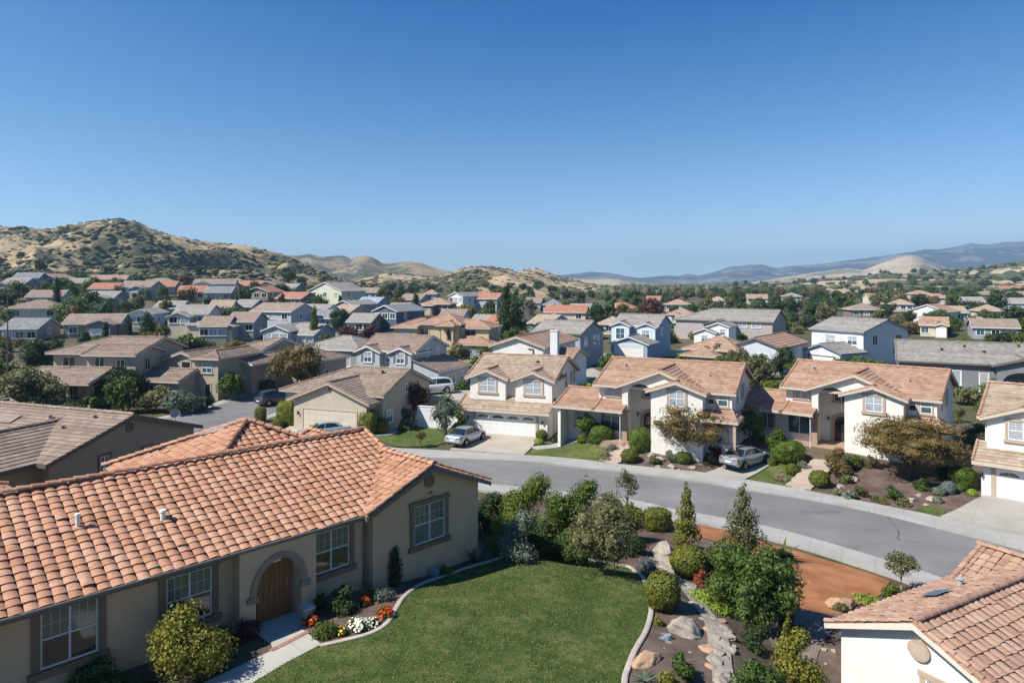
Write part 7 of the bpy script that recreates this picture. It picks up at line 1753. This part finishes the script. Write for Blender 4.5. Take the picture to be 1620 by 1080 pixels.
def hz2(rows, nrow):
    A = np.array(rows)
    def f(x, d, px):
        j = min(max(int((px - 500) / 3), 0), A.shape[1] - 1); return max(terr(x, d), float(np.interp(d, A[:nrow, j, 1], A[:nrow, j, 2]))) - .2
    return f
rows_px0 = 1040
fill(150, (490, 1040), (1046, 1700), (3.5, 8.5), 'slope', 'of the settled hillside', 'on the dry settled hillside', (.8, 1.4), [('dark', 7), ('mid', 2), ('olive', 4)], .15, 30, hz(HILLS[-1][0], HILLS[-1][2]))
rows_px0 = 500
fill(70, (312, 420), (560, 1040), (2.5, 6.0), 'knoll_foot', 'at the knoll foot', 'at the foot of the tan knoll', (.8, 1.4), [('dark', 6), ('mid', 3), ('olive', 4)], .3, 30, hz2(HILLS[2][0], HILLS[2][2]))
rows_px0 = -140
fill(40, (292, 380), (-60, 560), (3.0, 7.0), 'hill_foot', 'at the hill foot', 'at the foot of the scrubby hill', (.8, 1.3), [('dark', 7), ('mid', 2), ('olive', 3)], .3, 30, hz(HILLS[0][0], HILLS[0][2]))
# hazy valley woods: far too many to count
def woods():
    g = np.random.default_rng(12); iv, fc = ico(2); Vs, Fs, base = [], [], 0
    for i in range(900):
        d = g.uniform(430, 1500); px = g.uniform(950, 1130); x = (px - 810) / F * d; r = g.uniform(1.4, 3.6); z = terr(x, d) if d < 900 else terr(x, 900) - (d - 900) * .01
        if px > 1040 and d > 480: z = max(z, hz(HILLS[-1][0], HILLS[-1][2])(x, d, px) if d < 1050 else -99)
        if z < -50: continue
        q = iv * (1 + .5 * g.uniform(-1, 1, (len(iv), 1))) * np.array([r, r, r * 1.15]) + np.array([x, d, z + r * .7]); Vs.append(q); Fs.append(fc + base); base += len(iv)
    co_ = np.concatenate(Vs).astype(np.float32); tri = np.concatenate(Fs).astype(np.int32); me = bpy.data.meshes.new('far_woods')
    me.vertices.add(len(co_)); me.vertices.foreach_set('co', co_.ravel()); me.loops.add(tri.size); me.loops.foreach_set('vertex_index', tri.ravel()); me.polygons.add(len(tri)); me.polygons.foreach_set('loop_start', np.arange(0, tri.size, 3, dtype=np.int32))
    me.materials.append(SHR2); me.update(calc_edges=True); tag(link('far_woods', me), 'hazy dark woods filling the valley below the far ranges', 'woods', None, 'stuff')
rows_px0 = 1040
woods()
# ------------------------------------------------------------------ air
def haze():
    mb = MB(); mb.box(-9000, 9000, -400, 9000, -110, 420)
    m, nt, out = mk('haze_air'); v = nt.nodes.new('ShaderNodeVolumePrincipled')
    v.inputs['Color'].default_value = (.45, .71, 1, 1); v.inputs['Density'].default_value = HAZE; v.inputs['Anisotropy'].default_value = .3
    nt.links.new(v.outputs[0], out.inputs['Volume'])
    tag(mb.build('haze', m), kind='stuff')
HAZE = 1.65e-4
haze()
